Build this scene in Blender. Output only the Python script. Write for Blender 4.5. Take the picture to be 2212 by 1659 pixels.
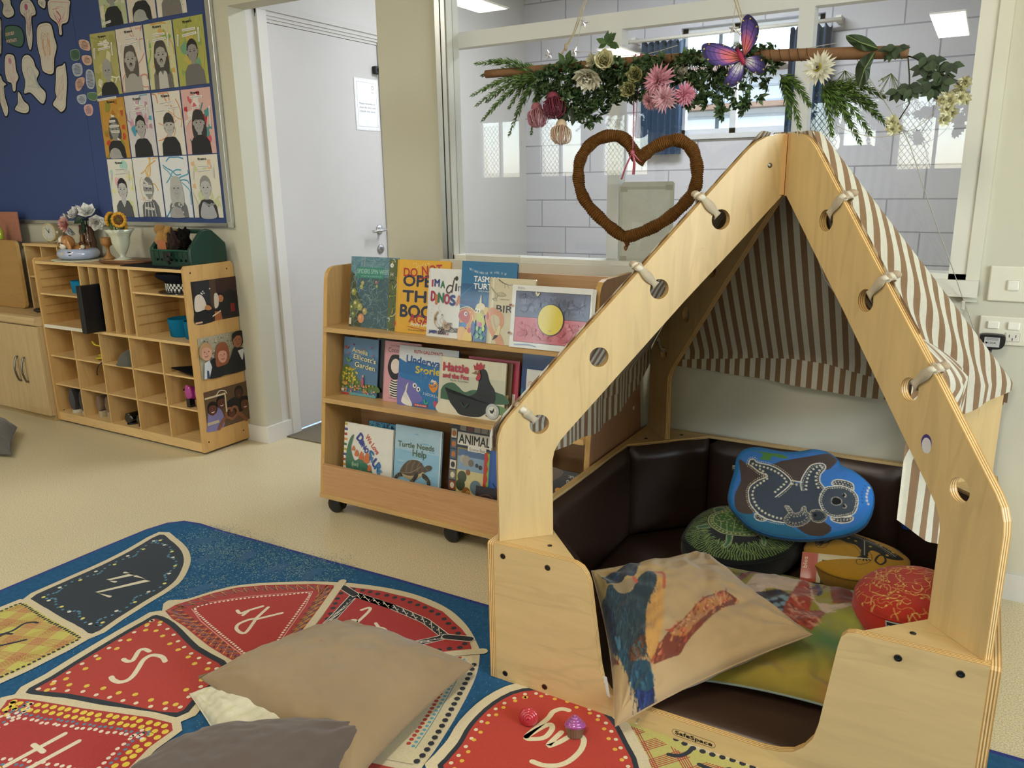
import bpy, math, random
import numpy as np
from mathutils import Vector, Matrix
from mathutils.geometry import tessellate_polygon
from math import sin, cos, pi, sqrt
random.seed(4)
SC = bpy.context.scene
for o in list(bpy.data.objects): bpy.data.objects.remove(o)

def H(h):
    """sRGB hex -> linear rgb"""
    h = h.lstrip('#')
    if len(h) == 3: h = ''.join(c*2 for c in h)
    r = [int(h[i:i+2], 16)/255 for i in (0, 2, 4)]
    return tuple(c/12.92 if c <= .04045 else ((c+.055)/1.055)**2.4 for c in r)

# ------------------------------------------------------------ camera
cam = bpy.data.cameras.new('camera'); cam_o = bpy.data.objects.new('camera', cam)
SC.collection.objects.link(cam_o); SC.camera = cam_o
cam.sensor_width = 36; cam.lens = 36*1702.3/2212; cam.clip_start = .05; cam.clip_end = 200
_y, _t, _r = -0.535559, 0.250427, -0.0162606
_f = Vector((sin(_y)*cos(_t), cos(_y)*cos(_t), -sin(_t))); _rt = Vector((cos(_y), -sin(_y), 0)); _up = _rt.cross(_f)
_R = _rt*cos(_r)+_up*sin(_r); _U = -_rt*sin(_r)+_up*cos(_r)
cam_o.matrix_world = Matrix(((_R.x, _U.x, -_f.x, 0), (_R.y, _U.y, -_f.y, 0), (_R.z, _U.z, -_f.z, 1.255), (0, 0, 0, 1)))

# ------------------------------------------------------------ world, lights, exposure
W = bpy.data.worlds.new('sky'); SC.world = W; W.use_nodes = True
_nt = W.node_tree; _bg = _nt.nodes['Background']
_sky = _nt.nodes.new('ShaderNodeTexSky'); _sky.sky_type = 'NISHITA'; _sky.sun_elevation = .9; _sky.sun_rotation = 2.4; _sky.sun_disc = False
_nt.links.new(_sky.outputs[0], _bg.inputs[0]); _bg.inputs[1].default_value = 1.3
SC.view_settings.view_transform = 'Standard'; SC.view_settings.look = 'None'
SC.view_settings.gamma = 1; SC.view_settings.use_curve_mapping = False
SC.view_settings.exposure = 0.04
SC.render.engine = 'CYCLES'
SC.cycles.max_bounces = 8; SC.cycles.diffuse_bounces = 3; SC.cycles.transparent_max_bounces = 16
SC.cycles.sample_clamp_indirect = 5; SC.cycles.caustics_reflective = False; SC.cycles.caustics_refractive = False
SC.cycles.use_denoising = True

def area(name, loc, size, target, power, col):
    l = bpy.data.lights.new(name, 'AREA'); l.shape = 'RECTANGLE'; l.size, l.size_y = size
    l.energy = power; l.color = col
    o = bpy.data.objects.new(name, l); SC.collection.objects.link(o); o.location = loc
    o.rotation_euler = (Vector(target)-Vector(loc)).to_track_quat('-Z', 'Y').to_euler()
    return o
WARM = (1.0, .93, .80); COOL = (.80, .90, 1.0)
LAMPS = [(x, y) for x in (-3.77, -.5, 2.6) for y in (-.1, -3.95)]
for i, (x, y) in enumerate(LAMPS):
    area('tube_light', (x, y, 2.655), (.28, 1.45), (x, y, 0), 34, WARM)
# daylight entering by the windows behind and to the left of the viewer, and by the window of the far room
for _x in (-7.0, -5.9, -4.8, -1.75, -.65): area('day_rear', (_x, -6.45, 1.85), (.75, .9), (_x*.8, 0, .7), 6, COOL)
area('day_right', (4.1, .3, 1.75), (2.2, 1.1), (-.5, 1.2, .4), 120, COOL)
area('day_far', (-1.45, 5.7, 2.1), (.7, .8), (-1.6, 2.7, .6), 70, COOL)
area('far_room_fill', (-1.5, 4.0, 2.6), (1.2, .3), (-1.5, 4.0, 0), 46, (.90, .94, 1))  # added fill light to brighten the far room, no actual fitting up there

# ------------------------------------------------------------ materials
MATS = {}
def _mat(name):
    m = bpy.data.materials.new(name); m.use_nodes = True; nt = m.node_tree
    b = nt.nodes['Principled BSDF']; return m, nt, b
def N(nt, t, **k):
    n = nt.nodes.new(t)
    for a, v in k.items():
        if a.startswith('i_'): n.inputs[a[2:].replace('_', ' ')].default_value = v
        else: setattr(n, a, v)
    return n
def attr_mat(name, rough=.6, spec=.5, noise=0, nscale=40, bump=0, bscale=200, coat=0, metal=0, sheen=0, stretch=(1, 1, 1)):
    """surface whose own colour is the mesh colour attribute, with procedural mottling and relief"""
    m, nt, b = _mat(name); L = nt.links
    a = N(nt, 'ShaderNodeAttribute', attribute_name='Col')
    tc = N(nt, 'ShaderNodeTexCoord'); mp = N(nt, 'ShaderNodeMapping'); mp.inputs['Scale'].default_value = stretch
    L.new(tc.outputs['Object'], mp.inputs['Vector'])
    out = a.outputs['Color']
    if noise:
        n = N(nt, 'ShaderNodeTexNoise', i_Scale=nscale, i_Detail=6.0, i_Roughness=.6); L.new(mp.outputs[0], n.inputs['Vector'])
        r = N(nt, 'ShaderNodeMapRange'); r.inputs[1].default_value = .25; r.inputs[2].default_value = .75
        r.inputs[3].default_value = 1-noise; r.inputs[4].default_value = 1+noise; L.new(n.outputs[0], r.inputs[0])
        mx = N(nt, 'ShaderNodeVectorMath', operation='SCALE'); L.new(out, mx.inputs[0]); L.new(r.outputs[0], mx.inputs['Scale'])
        out = mx.outputs[0]
    L.new(out, b.inputs['Base Color'])
    b.inputs['Roughness'].default_value = rough; b.inputs['Specular IOR Level'].default_value = spec
    b.inputs['Metallic'].default_value = metal
    if coat: b.inputs['Coat Weight'].default_value = coat; b.inputs['Coat Roughness'].default_value = .08
    if sheen: b.inputs['Sheen Weight'].default_value = sheen; b.inputs['Sheen Roughness'].default_value = .6
    if bump:
        n = N(nt, 'ShaderNodeTexNoise', i_Scale=bscale, i_Detail=3.0); L.new(mp.outputs[0], n.inputs['Vector'])
        bp = N(nt, 'ShaderNodeBump', i_Strength=bump, i_Distance=.002); L.new(n.outputs[0], bp.inputs['Height']); L.new(bp.outputs[0], b.inputs['Normal'])
    MATS[name] = m; return m
attr_mat('paper', .7, .3, .03, 60)
attr_mat('print_gloss', .35, .5, .05, 25, .04, 30, coat=.6)
attr_mat('photo', .3, .5, .08, 30)
attr_mat('paint', .55, .4, .02, 6, .05, 120)
attr_mat('plastic', .35, .5, .03, 20)
attr_mat('gloss', .12, .6, .02, 10, coat=.5)
attr_mat('cloth', .92, .15, .06, 90, .25, 700, sheen=.15)
attr_mat('suede', .85, .2, .05, 12, .12, 300, sheen=.25)
attr_mat('carpet', .95, .1, .13, 260, .5, 500, sheen=.1)
attr_mat('leaf', .5, .4, .18, 60)
attr_mat('petal', .65, .3, .08, 90)
attr_mat('jute', .9, .1, .25, 160, .6, 300)
attr_mat('metal', .3, .6, .03, 10, metal=.9)
attr_mat('rubber', .45, .4, .04, 30)
attr_mat('vinyl', .38, .5, .1, 9, .15, 60)
attr_mat('felt', .95, .1, .06, 200, .3, 500)
attr_mat('card', .8, .2, .12, 20, stretch=(3, 3, 3))

def wood(name, rough, sc, spread=.10, dark=.82):
    m, nt, b = _mat(name); L = nt.links
    a = N(nt, 'ShaderNodeAttribute', attribute_name='Col')
    tc = N(nt, 'ShaderNodeTexCoord'); mp = N(nt, 'ShaderNodeMapping'); mp.inputs['Scale'].default_value = sc
    L.new(tc.outputs['Object'], mp.inputs['Vector'])
    n = N(nt, 'ShaderNodeTexNoise', i_Scale=3.0, i_Detail=8.0, i_Roughness=.65, i_Distortion=.6); L.new(mp.outputs[0], n.inputs['Vector'])
    w = N(nt, 'ShaderNodeTexNoise', i_Scale=1.1, i_Detail=2.0, i_Distortion=1.6); L.new(mp.outputs[0], w.inputs['Vector'])
    wm = N(nt, 'ShaderNodeMath', operation='MULTIPLY'); wm.inputs[1].default_value = 22; L.new(w.outputs[0], wm.inputs[0])
    ws = N(nt, 'ShaderNodeMath', operation='SINE'); L.new(wm.outputs[0], ws.inputs[0])
    r = N(nt, 'ShaderNodeMapRange'); r.inputs[1].default_value = .3; r.inputs[2].default_value = .7
    r.inputs[3].default_value = 1-spread; r.inputs[4].default_value = 1+spread*.6; L.new(n.outputs[0], r.inputs[0])
    r2 = N(nt, 'ShaderNodeMapRange'); r2.inputs[1].default_value = .6; r2.inputs[2].default_value = 1
    r2.inputs[3].default_value = 1; r2.inputs[4].default_value = 1-(1-dark)*.5; L.new(ws.outputs[0], r2.inputs[0])
    mu = N(nt, 'ShaderNodeMath', operation='MULTIPLY'); L.new(r.outputs[0], mu.inputs[0]); L.new(r2.outputs[0], mu.inputs[1])
    mx = N(nt, 'ShaderNodeVectorMath', operation='SCALE'); L.new(a.outputs['Color'], mx.inputs[0]); L.new(mu.outputs[0], mx.inputs['Scale'])
    L.new(mx.outputs[0], b.inputs['Base Color']); b.inputs['Roughness'].default_value = rough
    MATS[name] = m
wood('ply_x', .42, (1.2, 9, 9)); wood('ply_z', .42, (9, 9, 1.2)); wood('ply_y', .42, (9, 1.2, 9))
wood('lam_x', .4, (2, 40, 40), .12, .8); wood('lam_z', .4, (40, 40, 2), .12, .8)

def glass_mat(name, tint=(1, 1, 1), rough=0.0, refl=1.0):
    m, nt, b = _mat(name); nt.nodes.remove(b); L = nt.links
    out = nt.nodes['Material Output']
    t = N(nt, 'ShaderNodeBsdfTransparent'); t.inputs[0].default_value = (*tint, 1)
    g = N(nt, 'ShaderNodeBsdfGlossy'); g.inputs['Roughness'].default_value = rough
    lw = N(nt, 'ShaderNodeLayerWeight', i_Blend=.5); pw = N(nt, 'ShaderNodeMath', operation='POWER'); pw.inputs[1].default_value = 5; L.new(lw.outputs['Facing'], pw.inputs[0])
    ml = N(nt, 'ShaderNodeMath', operation='MULTIPLY_ADD'); ml.inputs[1].default_value = .95*refl; ml.inputs[2].default_value = .04*refl; L.new(pw.outputs[0], ml.inputs[0])
    mx = N(nt, 'ShaderNodeMixShader'); L.new(ml.outputs[0], mx.inputs[0]); L.new(t.outputs[0], mx.inputs[1]); L.new(g.outputs[0], mx.inputs[2])
    L.new(mx.outputs[0], out.inputs[0]); MATS[name] = m
glass_mat('glass', (.985, .995, .99), 0, 1.0); glass_mat('clear', (.95, .95, .95), .1, 1.5)

def emit_mat(name, col, s):
    m, nt, b = _mat(name); b.inputs['Base Color'].default_value = (*col, 1)
    b.inputs['Emission Color'].default_value = (*col, 1); b.inputs['Emission Strength'].default_value = s; MATS[name] = m
emit_mat('lamp', (1, .93, .70), 3.2)

def floor_mat():
    m, nt, b = _mat('floor_vinyl'); L = nt.links
    tc = N(nt, 'ShaderNodeTexCoord')
    n = N(nt, 'ShaderNodeTexNoise', i_Scale=260.0, i_Detail=2.0, i_Roughness=.6); L.new(tc.outputs['Object'], n.inputs['Vector'])
    cr = N(nt, 'ShaderNodeValToRGB'); e = cr.color_ramp.elements
    e[0].position = .36; e[0].color = (*H('b3a37c'), 1); e[1].position = .62; e[1].color = (*H('ded3b4'), 1)
    k = cr.color_ramp.elements.new(.48); k.color = (*H('cfc29d'), 1)
    L.new(n.outputs[0], cr.inputs[0])
    n2 = N(nt, 'ShaderNodeTexNoise', i_Scale=1.3, i_Detail=4.0); L.new(tc.outputs['Object'], n2.inputs['Vector'])
    r = N(nt, 'ShaderNodeMapRange'); r.inputs[3].default_value = .9; r.inputs[4].default_value = 1.08; L.new(n2.outputs[0], r.inputs[0])
    mx = N(nt, 'ShaderNodeVectorMath', operation='SCALE'); L.new(cr.outputs[0], mx.inputs[0]); L.new(r.outputs[0], mx.inputs['Scale'])
    L.new(mx.outputs[0], b.inputs['Base Color']); b.inputs['Roughness'].default_value = .33; b.inputs['Specular IOR Level'].default_value = .45
    MATS['floor_vinyl'] = m
floor_mat()
def block_mat():
    m, nt, b = _mat('blockwork'); L = nt.links
    tc = N(nt, 'ShaderNodeTexCoord'); sp = N(nt, 'ShaderNodeSeparateXYZ'); cb = N(nt, 'ShaderNodeCombineXYZ')
    L.new(tc.outputs['Object'], sp.inputs[0]); L.new(sp.outputs[0], cb.inputs[0]); L.new(sp.outputs[2], cb.inputs[1])
    mp = N(nt, 'ShaderNodeMapping'); mp.inputs['Location'].default_value = (.13, .035, 0); L.new(cb.outputs[0], mp.inputs[0])
    br = N(nt, 'ShaderNodeTexBrick'); br.inputs['Scale'].default_value = 1; br.inputs['Mortar Size'].default_value = .005
    br.inputs['Brick Width'].default_value = .39; br.inputs['Row Height'].default_value = .193; br.inputs['Mortar Smooth'].default_value = .4
    br.inputs['Color1'].default_value = (*H('cdccd2'), 1); br.inputs['Color2'].default_value = (*H('c7c6cd'), 1); br.inputs['Mortar'].default_value = (*H('9d9ca6'), 1)
    L.new(mp.outputs[0], br.inputs['Vector']); L.new(br.outputs[0], b.inputs['Base Color']); b.inputs['Roughness'].default_value = .6
    n = N(nt, 'ShaderNodeTexNoise', i_Scale=90.0, i_Detail=4.0); L.new(tc.outputs['Object'], n.inputs['Vector'])
    ad = N(nt, 'ShaderNodeMath', operation='MULTIPLY_ADD'); ad.inputs[1].default_value = -.9; L.new(br.outputs['Fac'], ad.inputs[0])
    s = N(nt, 'ShaderNodeMath', operation='MULTIPLY'); s.inputs[1].default_value = .15; L.new(n.outputs[0], s.inputs[0]); L.new(s.outputs[0], ad.inputs[2])
    bp = N(nt, 'ShaderNodeBump', i_Strength=.5, i_Distance=.005); L.new(ad.outputs[0], bp.inputs['Height']); L.new(bp.outputs[0], b.inputs['Normal'])
    MATS['blockwork'] = m
block_mat()

# ------------------------------------------------------------ mesh building
def V(*a): return Vector(a if len(a) == 3 else a[0])
class MB:
    def __init__(s): s.v = []; s.f = []; s.m = []; s.c = []; s.sm = []
    def verts(s, pts):
        i = len(s.v); s.v.extend([tuple(p) for p in pts]); return i
    def face(s, idx, mat, col, smooth=False): s.f.append(tuple(idx)); s.m.append(mat); s.c.append(col); s.sm.append(smooth)
    def poly(s, pts, mat, col, smooth=False):
        i = s.verts(pts); s.face(range(i, i+len(pts)), mat, col, smooth)
    def box(s, lo, hi, mat, col, fn=None):
        x0, y0, z0 = lo; x1, y1, z1 = hi
        p = [(x0,y0,z0),(x1,y0,z0),(x1,y1,z0),(x0,y1,z0),(x0,y0,z1),(x1,y0,z1),(x1,y1,z1),(x0,y1,z1)]
        if fn: p = [fn(*q) for q in p]
        i = s.verts(p)
        for q in ((0,3,2,1),(4,5,6,7),(0,1,5,4),(1,2,6,5),(2,3,7,6),(3,0,4,7)): s.face([i+k for k in q], mat, col)
    def rbox(s, lo, hi, mat, col, r=.004, fn=None, n=3):
        """box with its vertical (z) edges and rims rounded"""
        x0, y0, z0 = lo; x1, y1, z1 = hi
        def ring(ins):
            out = []
            for (cx, cy, a0) in ((x1-r, y1-r, 0), (x0+r, y1-r, pi/2), (x0+r, y0+r, pi), (x1-r, y0+r, 1.5*pi)):
                for k in range(n+1):
                    a = a0+pi/2*k/n; out.append((cx+(r-ins)*cos(a), cy+(r-ins)*sin(a)))
            return out
        lv = [(z0, r*.9), (z0+r*.3, r*.3), (z0+r, 0), (z1-r, 0), (z1-r*.3, r*.3), (z1, r*.9)]
        rings = [[(x, y, z) for x, y in ring(i)] for z, i in lv]
        if fn: rings = [[fn(*q) for q in rr] for rr in rings]
        s.loft(rings, mat, col, cap=True, closed=True, smooth=False)
    def loft(s, rings, mat, col, cap=False, closed=True, smooth=True):
        n = len(rings[0]); ids = [s.verts(r) for r in rings]
        for a, b in zip(ids, ids[1:]):
            for k in range(n if closed else n-1):
                k2 = (k+1) % n; s.face((a+k, a+k2, b+k2, b+k), mat, col if not callable(col) else col(a, k), smooth)
        if cap:
            if callable(col): col = col(0, 0)
            s.face([ids[0]+k for k in range(n)][::-1], mat, col); s.face([ids[-1]+k for k in range(n)], mat, col)
    def lathe(s, prof, mat, col, c=(0, 0, 0), n=24, fn=None, wob=None, smooth=True, cap=True):
        rings = []
        for r, z in prof:
            rg = []
            for k in range(n):
                a = 2*pi*k/n; rr = r*(wob(a, z) if wob else 1); q = (c[0]+rr*cos(a), c[1]+rr*sin(a), c[2]+z); rg.append(fn(*q) if fn else q)
            rings.append(rg)
        s.loft(rings, mat, col, cap=cap, smooth=smooth)
    def tube(s, pts, r, mat, col, n=8, closed=False, cap=True, flat=None, up=None):
        pts = [Vector(p) for p in pts]; m = len(pts); rings = []
        prev = None
        for i, p in enumerate(pts):
            if closed: t = pts[(i+1) % m]-pts[i-1]
            else: t = pts[min(i+1, m-1)]-pts[max(i-1, 0)]
            if t.length < 1e-9: t = Vector((0, 0, 1))
            t.normalize()
            if prev is None:
                a = Vector(up) if up else (Vector((0, 0, 1)) if abs(t.z) < .9 else Vector((1, 0, 0)))
            else: a = prev
            a = (a-t*a.dot(t)); a = a.normalized() if a.length > 1e-6 else t.orthogonal().normalized()
            prev = a; b = t.cross(a); rr = r[i] if isinstance(r, (list, tuple)) else r
            fl = flat or 1
            rings.append([p+a*(rr*fl*cos(2*pi*k/n))+b*(rr*sin(2*pi*k/n)) for k in range(n)])
        if closed: rings.append(rings[0]); cap = False
        s.loft(rings, mat, col, cap=cap)
    def sphere(s, c, r, mat, col, n=16, m=10, sc=(1, 1, 1), rot=None, fn=None):
        rings = []
        for j in range(m+1):
            ph = -pi/2+pi*j/m; rr = max(cos(ph), 1e-3); rg = []
            for k in range(n):
                q = Vector((r*sc[0]*rr*cos(2*pi*k/n), r*sc[1]*rr*sin(2*pi*k/n), r*sc[2]*sin(ph)))
                if rot: q = rot @ q
                if fn: q = fn(q)
                rg.append(q+Vector(c))
            rings.append(rg)
        s.loft(rings, mat, col, cap=True)
    def prism(s, outer, P, t0, t1, mat, col, holes=(), side=None, layers=None, sidecol=None):
        """plate: outline (a,b) list placed by P(a,b,t) between depths t0,t1; layers = list of edge colours (plywood)"""
        loops = [list(outer)]+[list(h) for h in holes]
        flat = [p for l in loops for p in l]
        if holes: tris = tessellate_polygon([[Vector((a, b, 0)) for a, b in l] for l in loops])
        else: tris = [tuple(range(len(outer)))]
        for t, fl in ((t0, 1), (t1, 0)):
            i = s.verts([P(a, b, t) for a, b in flat])
            for tr in tris: s.face([i+k for k in (tr[::-1] if fl else tr)], mat, col)
        lay = layers or [sidecol or col]; nl = len(lay)
        for l in loops:
            ids = [s.verts([P(a, b, t0+(t1-t0)*j/nl) for a, b in l]) for j in range(nl+1)]; n = len(l)
            for j in range(nl):
                for k in range(n):
                    k2 = (k+1) % n; s.face((ids[j]+k, ids[j]+k2, ids[j+1]+k2, ids[j+1]+k), side or mat, lay[j])
    def grid(s, P, nu, nv, mat, col, smooth=True, closed_u=False):
        """P(i,j)->point ; col const or fn(i,j)"""
        i0 = s.verts([P(i, j) for j in range(nv+1) for i in range(nu+1)])
        for j in range(nv):
            for i in range(nu):
                a = i0+j*(nu+1)+i
                s.face((a, a+1, a+nu+2, a+nu+1), mat, col(i, j) if callable(col) else col, smooth)
    def build(s, name, parent=None, local=False, merge=False, origin=None):
        off = Vector((0, 0, 0))
        if parent is not None and not local: off = parent['_w'] if '_w' in parent else Vector((0, 0, 0)); off = Vector(off)
        elif parent is None and origin is not None: off = Vector(origin)
        me = bpy.data.meshes.new(name)
        me.from_pydata([(a[0]-off[0], a[1]-off[1], a[2]-off[2]) for a in s.v], [], s.f)
        keys = []
        for k in s.m:
            if k not in keys: keys.append(k)
        for k in keys: me.materials.append(MATS[k])
        ix = {k: i for i, k in enumerate(keys)}
        me.polygons.foreach_set('material_index', [ix[k] for k in s.m]); me.polygons.foreach_set('use_smooth', s.sm)
        cd = {}; cols = []
        for f, c in zip(s.f, s.c):
            if isinstance(c, str):
                if c not in cd: cd[c] = H(c)
                c = cd[c]
            cols.extend([c[0], c[1], c[2], 1.0]*len(f))
        ca = me.color_attributes.new('Col', 'FLOAT_COLOR', 'CORNER'); ca.data.foreach_set('color', cols)
        me.update()
        if merge:
            import bmesh
            bm = bmesh.new(); bm.from_mesh(me); bmesh.ops.remove_doubles(bm, verts=bm.verts, dist=1e-5); bm.to_mesh(me); bm.free()
        o = bpy.data.objects.new(name, me); SC.collection.objects.link(o)
        if parent is not None: o.parent = parent
        elif origin is not None: o.location = origin; o['_w'] = tuple(origin)
        return o

def tag(o, label, cat, group=None, kind=None):
    o['label'] = label; o['category'] = cat
    if group: o['group'] = group
    if kind: o['kind'] = kind
    return o
def thing(name, label, cat, loc=(0, 0, 0), rotz=0, group=None):
    o = bpy.data.objects.new(name, None); SC.collection.objects.link(o); o.empty_display_size = .05
    o.location = loc; o.rotation_euler = (0, 0, rotz); o['_w'] = tuple(loc)
    return tag(o, label, cat, group)
def struct(mb, name):
    o = mb.build(name); o['kind'] = 'structure'; return o
def solo(mb, name, label, cat, group=None, origin=None, **k):
    if origin is None:
        a = np.array(mb.v); origin = ((a[:, 0].min()+a[:, 0].max())/2, (a[:, 1].min()+a[:, 1].max())/2, a[:, 2].min())
    return tag(mb.build(name, origin=origin, **k), label, cat, group)
def dup(root, loc, rotz=None, label=None, group=None):
    r = root.copy(); SC.collection.objects.link(r); r.location = loc
    if rotz is not None: r.rotation_euler = (0, 0, rotz)
    if label: r['label'] = label
    if group: r['group'] = group
    for ch in root.children:
        c = ch.copy(); SC.collection.objects.link(c); c.parent = r
        for g in ch.children:
            d = g.copy(); SC.collection.objects.link(d); d.parent = c
    return r

# ------------------------------------------------------------ drawing on surfaces
def spline(pts, n=6, closed=False):
    P = [tuple(p) for p in pts]; m = len(P); out = []
    if m < 3: return P
    rng = range(m if closed else m-1)
    for i in rng:
        p0 = P[i-1] if (i > 0 or closed) else P[0]; p1 = P[i]; p2 = P[(i+1) % m]; p3 = P[(i+2) % m] if (closed or i+2 < m) else P[-1]
        for k in range(n):
            t = k/n; out.append(tuple(.5*((2*b)+(-a+c)*t+(2*a-5*b+4*c-d)*t*t+(-a+3*b-3*c+d)*t**3) for a, b, c, d in zip(p0, p1, p2, p3)))
    if not closed: out.append(P[-1])
    return out
def arc_pts(pts, step, closed=True):
    """points every `step` along a polyline"""
    q = list(pts)+([pts[0]] if closed else []); out = []; carry = 0
    for (a, b), (c, d) in zip(q, q[1:]):
        L = math.hypot(c-a, d-b)
        t = carry
        while t < L: out.append((a+(c-a)*t/L, b+(d-b)*t/L)); t += step
        carry = t-L
    return out
def inset(pts, d):
    """move each point of a closed outline towards its centroid side by about d (normal offset)"""
    n = len(pts); A = sum(pts[i-1][0]*pts[i][1]-pts[i][0]*pts[i-1][1] for i in range(n)); sg = 1 if A > 0 else -1
    out = []
    for i in range(n):
        (ax, ay), (bx, by), (cx, cy) = pts[i-1], pts[i], pts[(i+1) % n]
        n1 = (-(by-ay), bx-ax); n2 = (-(cy-by), cx-bx); l1 = math.hypot(*n1) or 1; l2 = math.hypot(*n2) or 1
        nx, ny = n1[0]/l1+n2[0]/l2, n1[1]/l1+n2[1]/l2; l = math.hypot(nx, ny) or 1
        cosh = max(.45, l/2); out.append((bx+sg*nx/l*d/cosh, by+sg*ny/l*d/cosh))
    return out
def circ(cx, cy, rx, ry=None, n=14, rot=0):
    ry = rx if ry is None else ry; c, s = cos(rot), sin(rot)
    return [(cx+rx*cos(2*pi*k/n)*c-ry*sin(2*pi*k/n)*s, cy+rx*cos(2*pi*k/n)*s+ry*sin(2*pi*k/n)*c) for k in range(n)]
_TX = {}
def text_polys(s, bold=0):
    if s in _TX: return _TX[s]
    cu = bpy.data.curves.new('t', 'FONT'); cu.body = s; cu.size = 1; cu.resolution_u = 3
    o = bpy.data.objects.new('t', cu); SC.collection.objects.link(o)
    bpy.context.view_layer.update()
    me = o.evaluated_get(bpy.context.evaluated_depsgraph_get()).to_mesh()
    vs = [(v.co.x, v.co.y) for v in me.vertices]; fs = [tuple(p.vertices) for p in me.polygons]
    bpy.data.objects.remove(o)
    if not vs: vs = [(0, 0)]
    x0 = min(v[0] for v in vs); x1 = max(v[0] for v in vs); y1 = .72
    _TX[s] = ([((x-x0)/max(x1-x0, 1e-6), y/y1) for x, y in vs], fs, (x1-x0)/y1); return _TX[s]
class Draw:
    """flat artwork laid on a surface: fn(u,v,h) -> point"""
    def __init__(s, mb, fn, mat='paper', eps=.00004, k0=1): s.mb = mb; s.fn = fn; s.mat = mat; s.eps = eps; s.k = k0
    def _add(s, polys, col):
        h = s.k*s.eps; s.k += 1
        for p in polys: s.mb.poly([s.fn(u, v, h) for u, v in p], s.mat, col)
    def poly(s, pts, col, sm=False): s._add([spline(pts, 5, True) if sm else pts], col)
    def polys(s, L, col): s._add(L, col)
    def rect(s, a, b, c, d, col): s._add([[(a, b), (c, b), (c, d), (a, d)]], col)
    def ell(s, cx, cy, rx, ry, col, rot=0, n=14): s._add([circ(cx, cy, rx, ry, n, rot)], col)
    def dots(s, pts, r, col, n=7, ry=None, rot=0): s._add([circ(x, y, r, ry, n, rot) for x, y in pts], col)
    def stroke(s, pts, w, col, sm=True, closed=False, n=5):
        q = spline(pts, n, closed) if sm else list(pts)
        if closed: q = q+[q[0], q[1]]
        m = len(q); Lp = []; Rp = []
        for i in range(m):
            a = q[max(i-1, 0)]; b = q[min(i+1, m-1)]; dx, dy = b[0]-a[0], b[1]-a[1]; l = math.hypot(dx, dy) or 1
            ww = (w[0]+(w[1]-w[0])*i/(m-1) if isinstance(w, tuple) else w)/2
            if not sm and 0 < i < m-1:
                d1 = (q[i][0]-a[0], q[i][1]-a[1]); l1 = math.hypot(*d1) or 1
                cs = max(.5, abs(d1[0]*dx+d1[1]*dy)/(l1*l)); ww = ww/cs
            Lp.append((q[i][0]-dy/l*ww, q[i][1]+dx/l*ww)); Rp.append((q[i][0]+dy/l*ww, q[i][1]-dx/l*ww))
        P = [[Lp[i], Rp[i], Rp[i+1], Lp[i+1]] for i in range(m-1)]
        if not closed:
            for i, sg in ((0, -1), (m-1, 1)):
                a = q[0] if i == 0 else q[-2]; b = q[1] if i == 0 else q[-1]; an = math.atan2(b[1]-a[1], b[0]-a[0])+(pi if sg < 0 else 0)
                r = math.hypot(Lp[i][0]-q[i][0], Lp[i][1]-q[i][1])
                P.append([(q[i][0]+r*cos(an+t), q[i][1]+r*sin(an+t)) for t in (-pi/2, -pi/4, 0, pi/4, pi/2)])
        s._add(P, col)
    def text(s, t, x, y, h, col, w=None, rot=0, slant=0, align='l', boldness=0):
        vs, fs, asp = text_polys(t); w = w or asp*h*.95; c, sn = cos(rot), sin(rot)
        ox = {'l': 0, 'c': -w/2, 'r': -w}[align]
        def T(p, dx=0, dy=0):
            a = ox+p[0]*w+p[1]*h*slant+dx; b = p[1]*h+dy; return (x+a*c-b*sn, y+a*sn+b*c)
        s._add([[T(vs[k]) for k in f] for f in fs], col)
        if boldness:
            b = boldness*h
            for dx, dy in ((b, 0), (-b, 0), (0, b), (0, -b)): s._add([[T(vs[k], dx, dy) for k in f] for f in fs], col)
class Ras(Draw):
    """the same drawing calls, sampled on the vertices of a curved cloth"""
    def __init__(s, U, Vv, base):
        s.U = np.asarray(U, float).ravel(); s.V = np.asarray(Vv, float).ravel()
        s.C = np.tile(np.array(H(base)), (len(s.U), 1)); s.k = 0
    def _add(s, polys, col):
        c = H(col) if isinstance(col, str) else col
        for p in polys:
            a = np.array(p); lo = a.min(0); hi = a.max(0)
            I = np.nonzero((s.U >= lo[0]) & (s.U <= hi[0]) & (s.V >= lo[1]) & (s.V <= hi[1]))[0]
            if not len(I): continue
            x = s.U[I]; y = s.V[I]; ins = np.zeros(len(I), bool); n = len(a)
            for i in range(n):
                x0, y0 = a[i-1]; x1, y1 = a[i]
                if y0 == y1: continue
                k = ((y0 > y) != (y1 > y)) & (x < (x1-x0)*(y-y0)/(y1-y0)+x0); ins ^= k
            s.C[I[ins]] = c
    def shade(s, cx, cy, rx, ry, col, a=.6):
        d = np.sqrt(((s.U-cx)/rx)**2+((s.V-cy)/ry)**2); w = np.clip(1-d, 0, 1); w = (w*w*(3-2*w)*a)[:, None]
        s.C = s.C*(1-w)+np.array(H(col))*w
def plane(o, ex, ey, n):
    o, ex, ey, n = Vector(o), Vector(ex), Vector(ey), Vector(n)
    return lambda u, v, h=0: o+ex*u+ey*v+n*h
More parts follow.
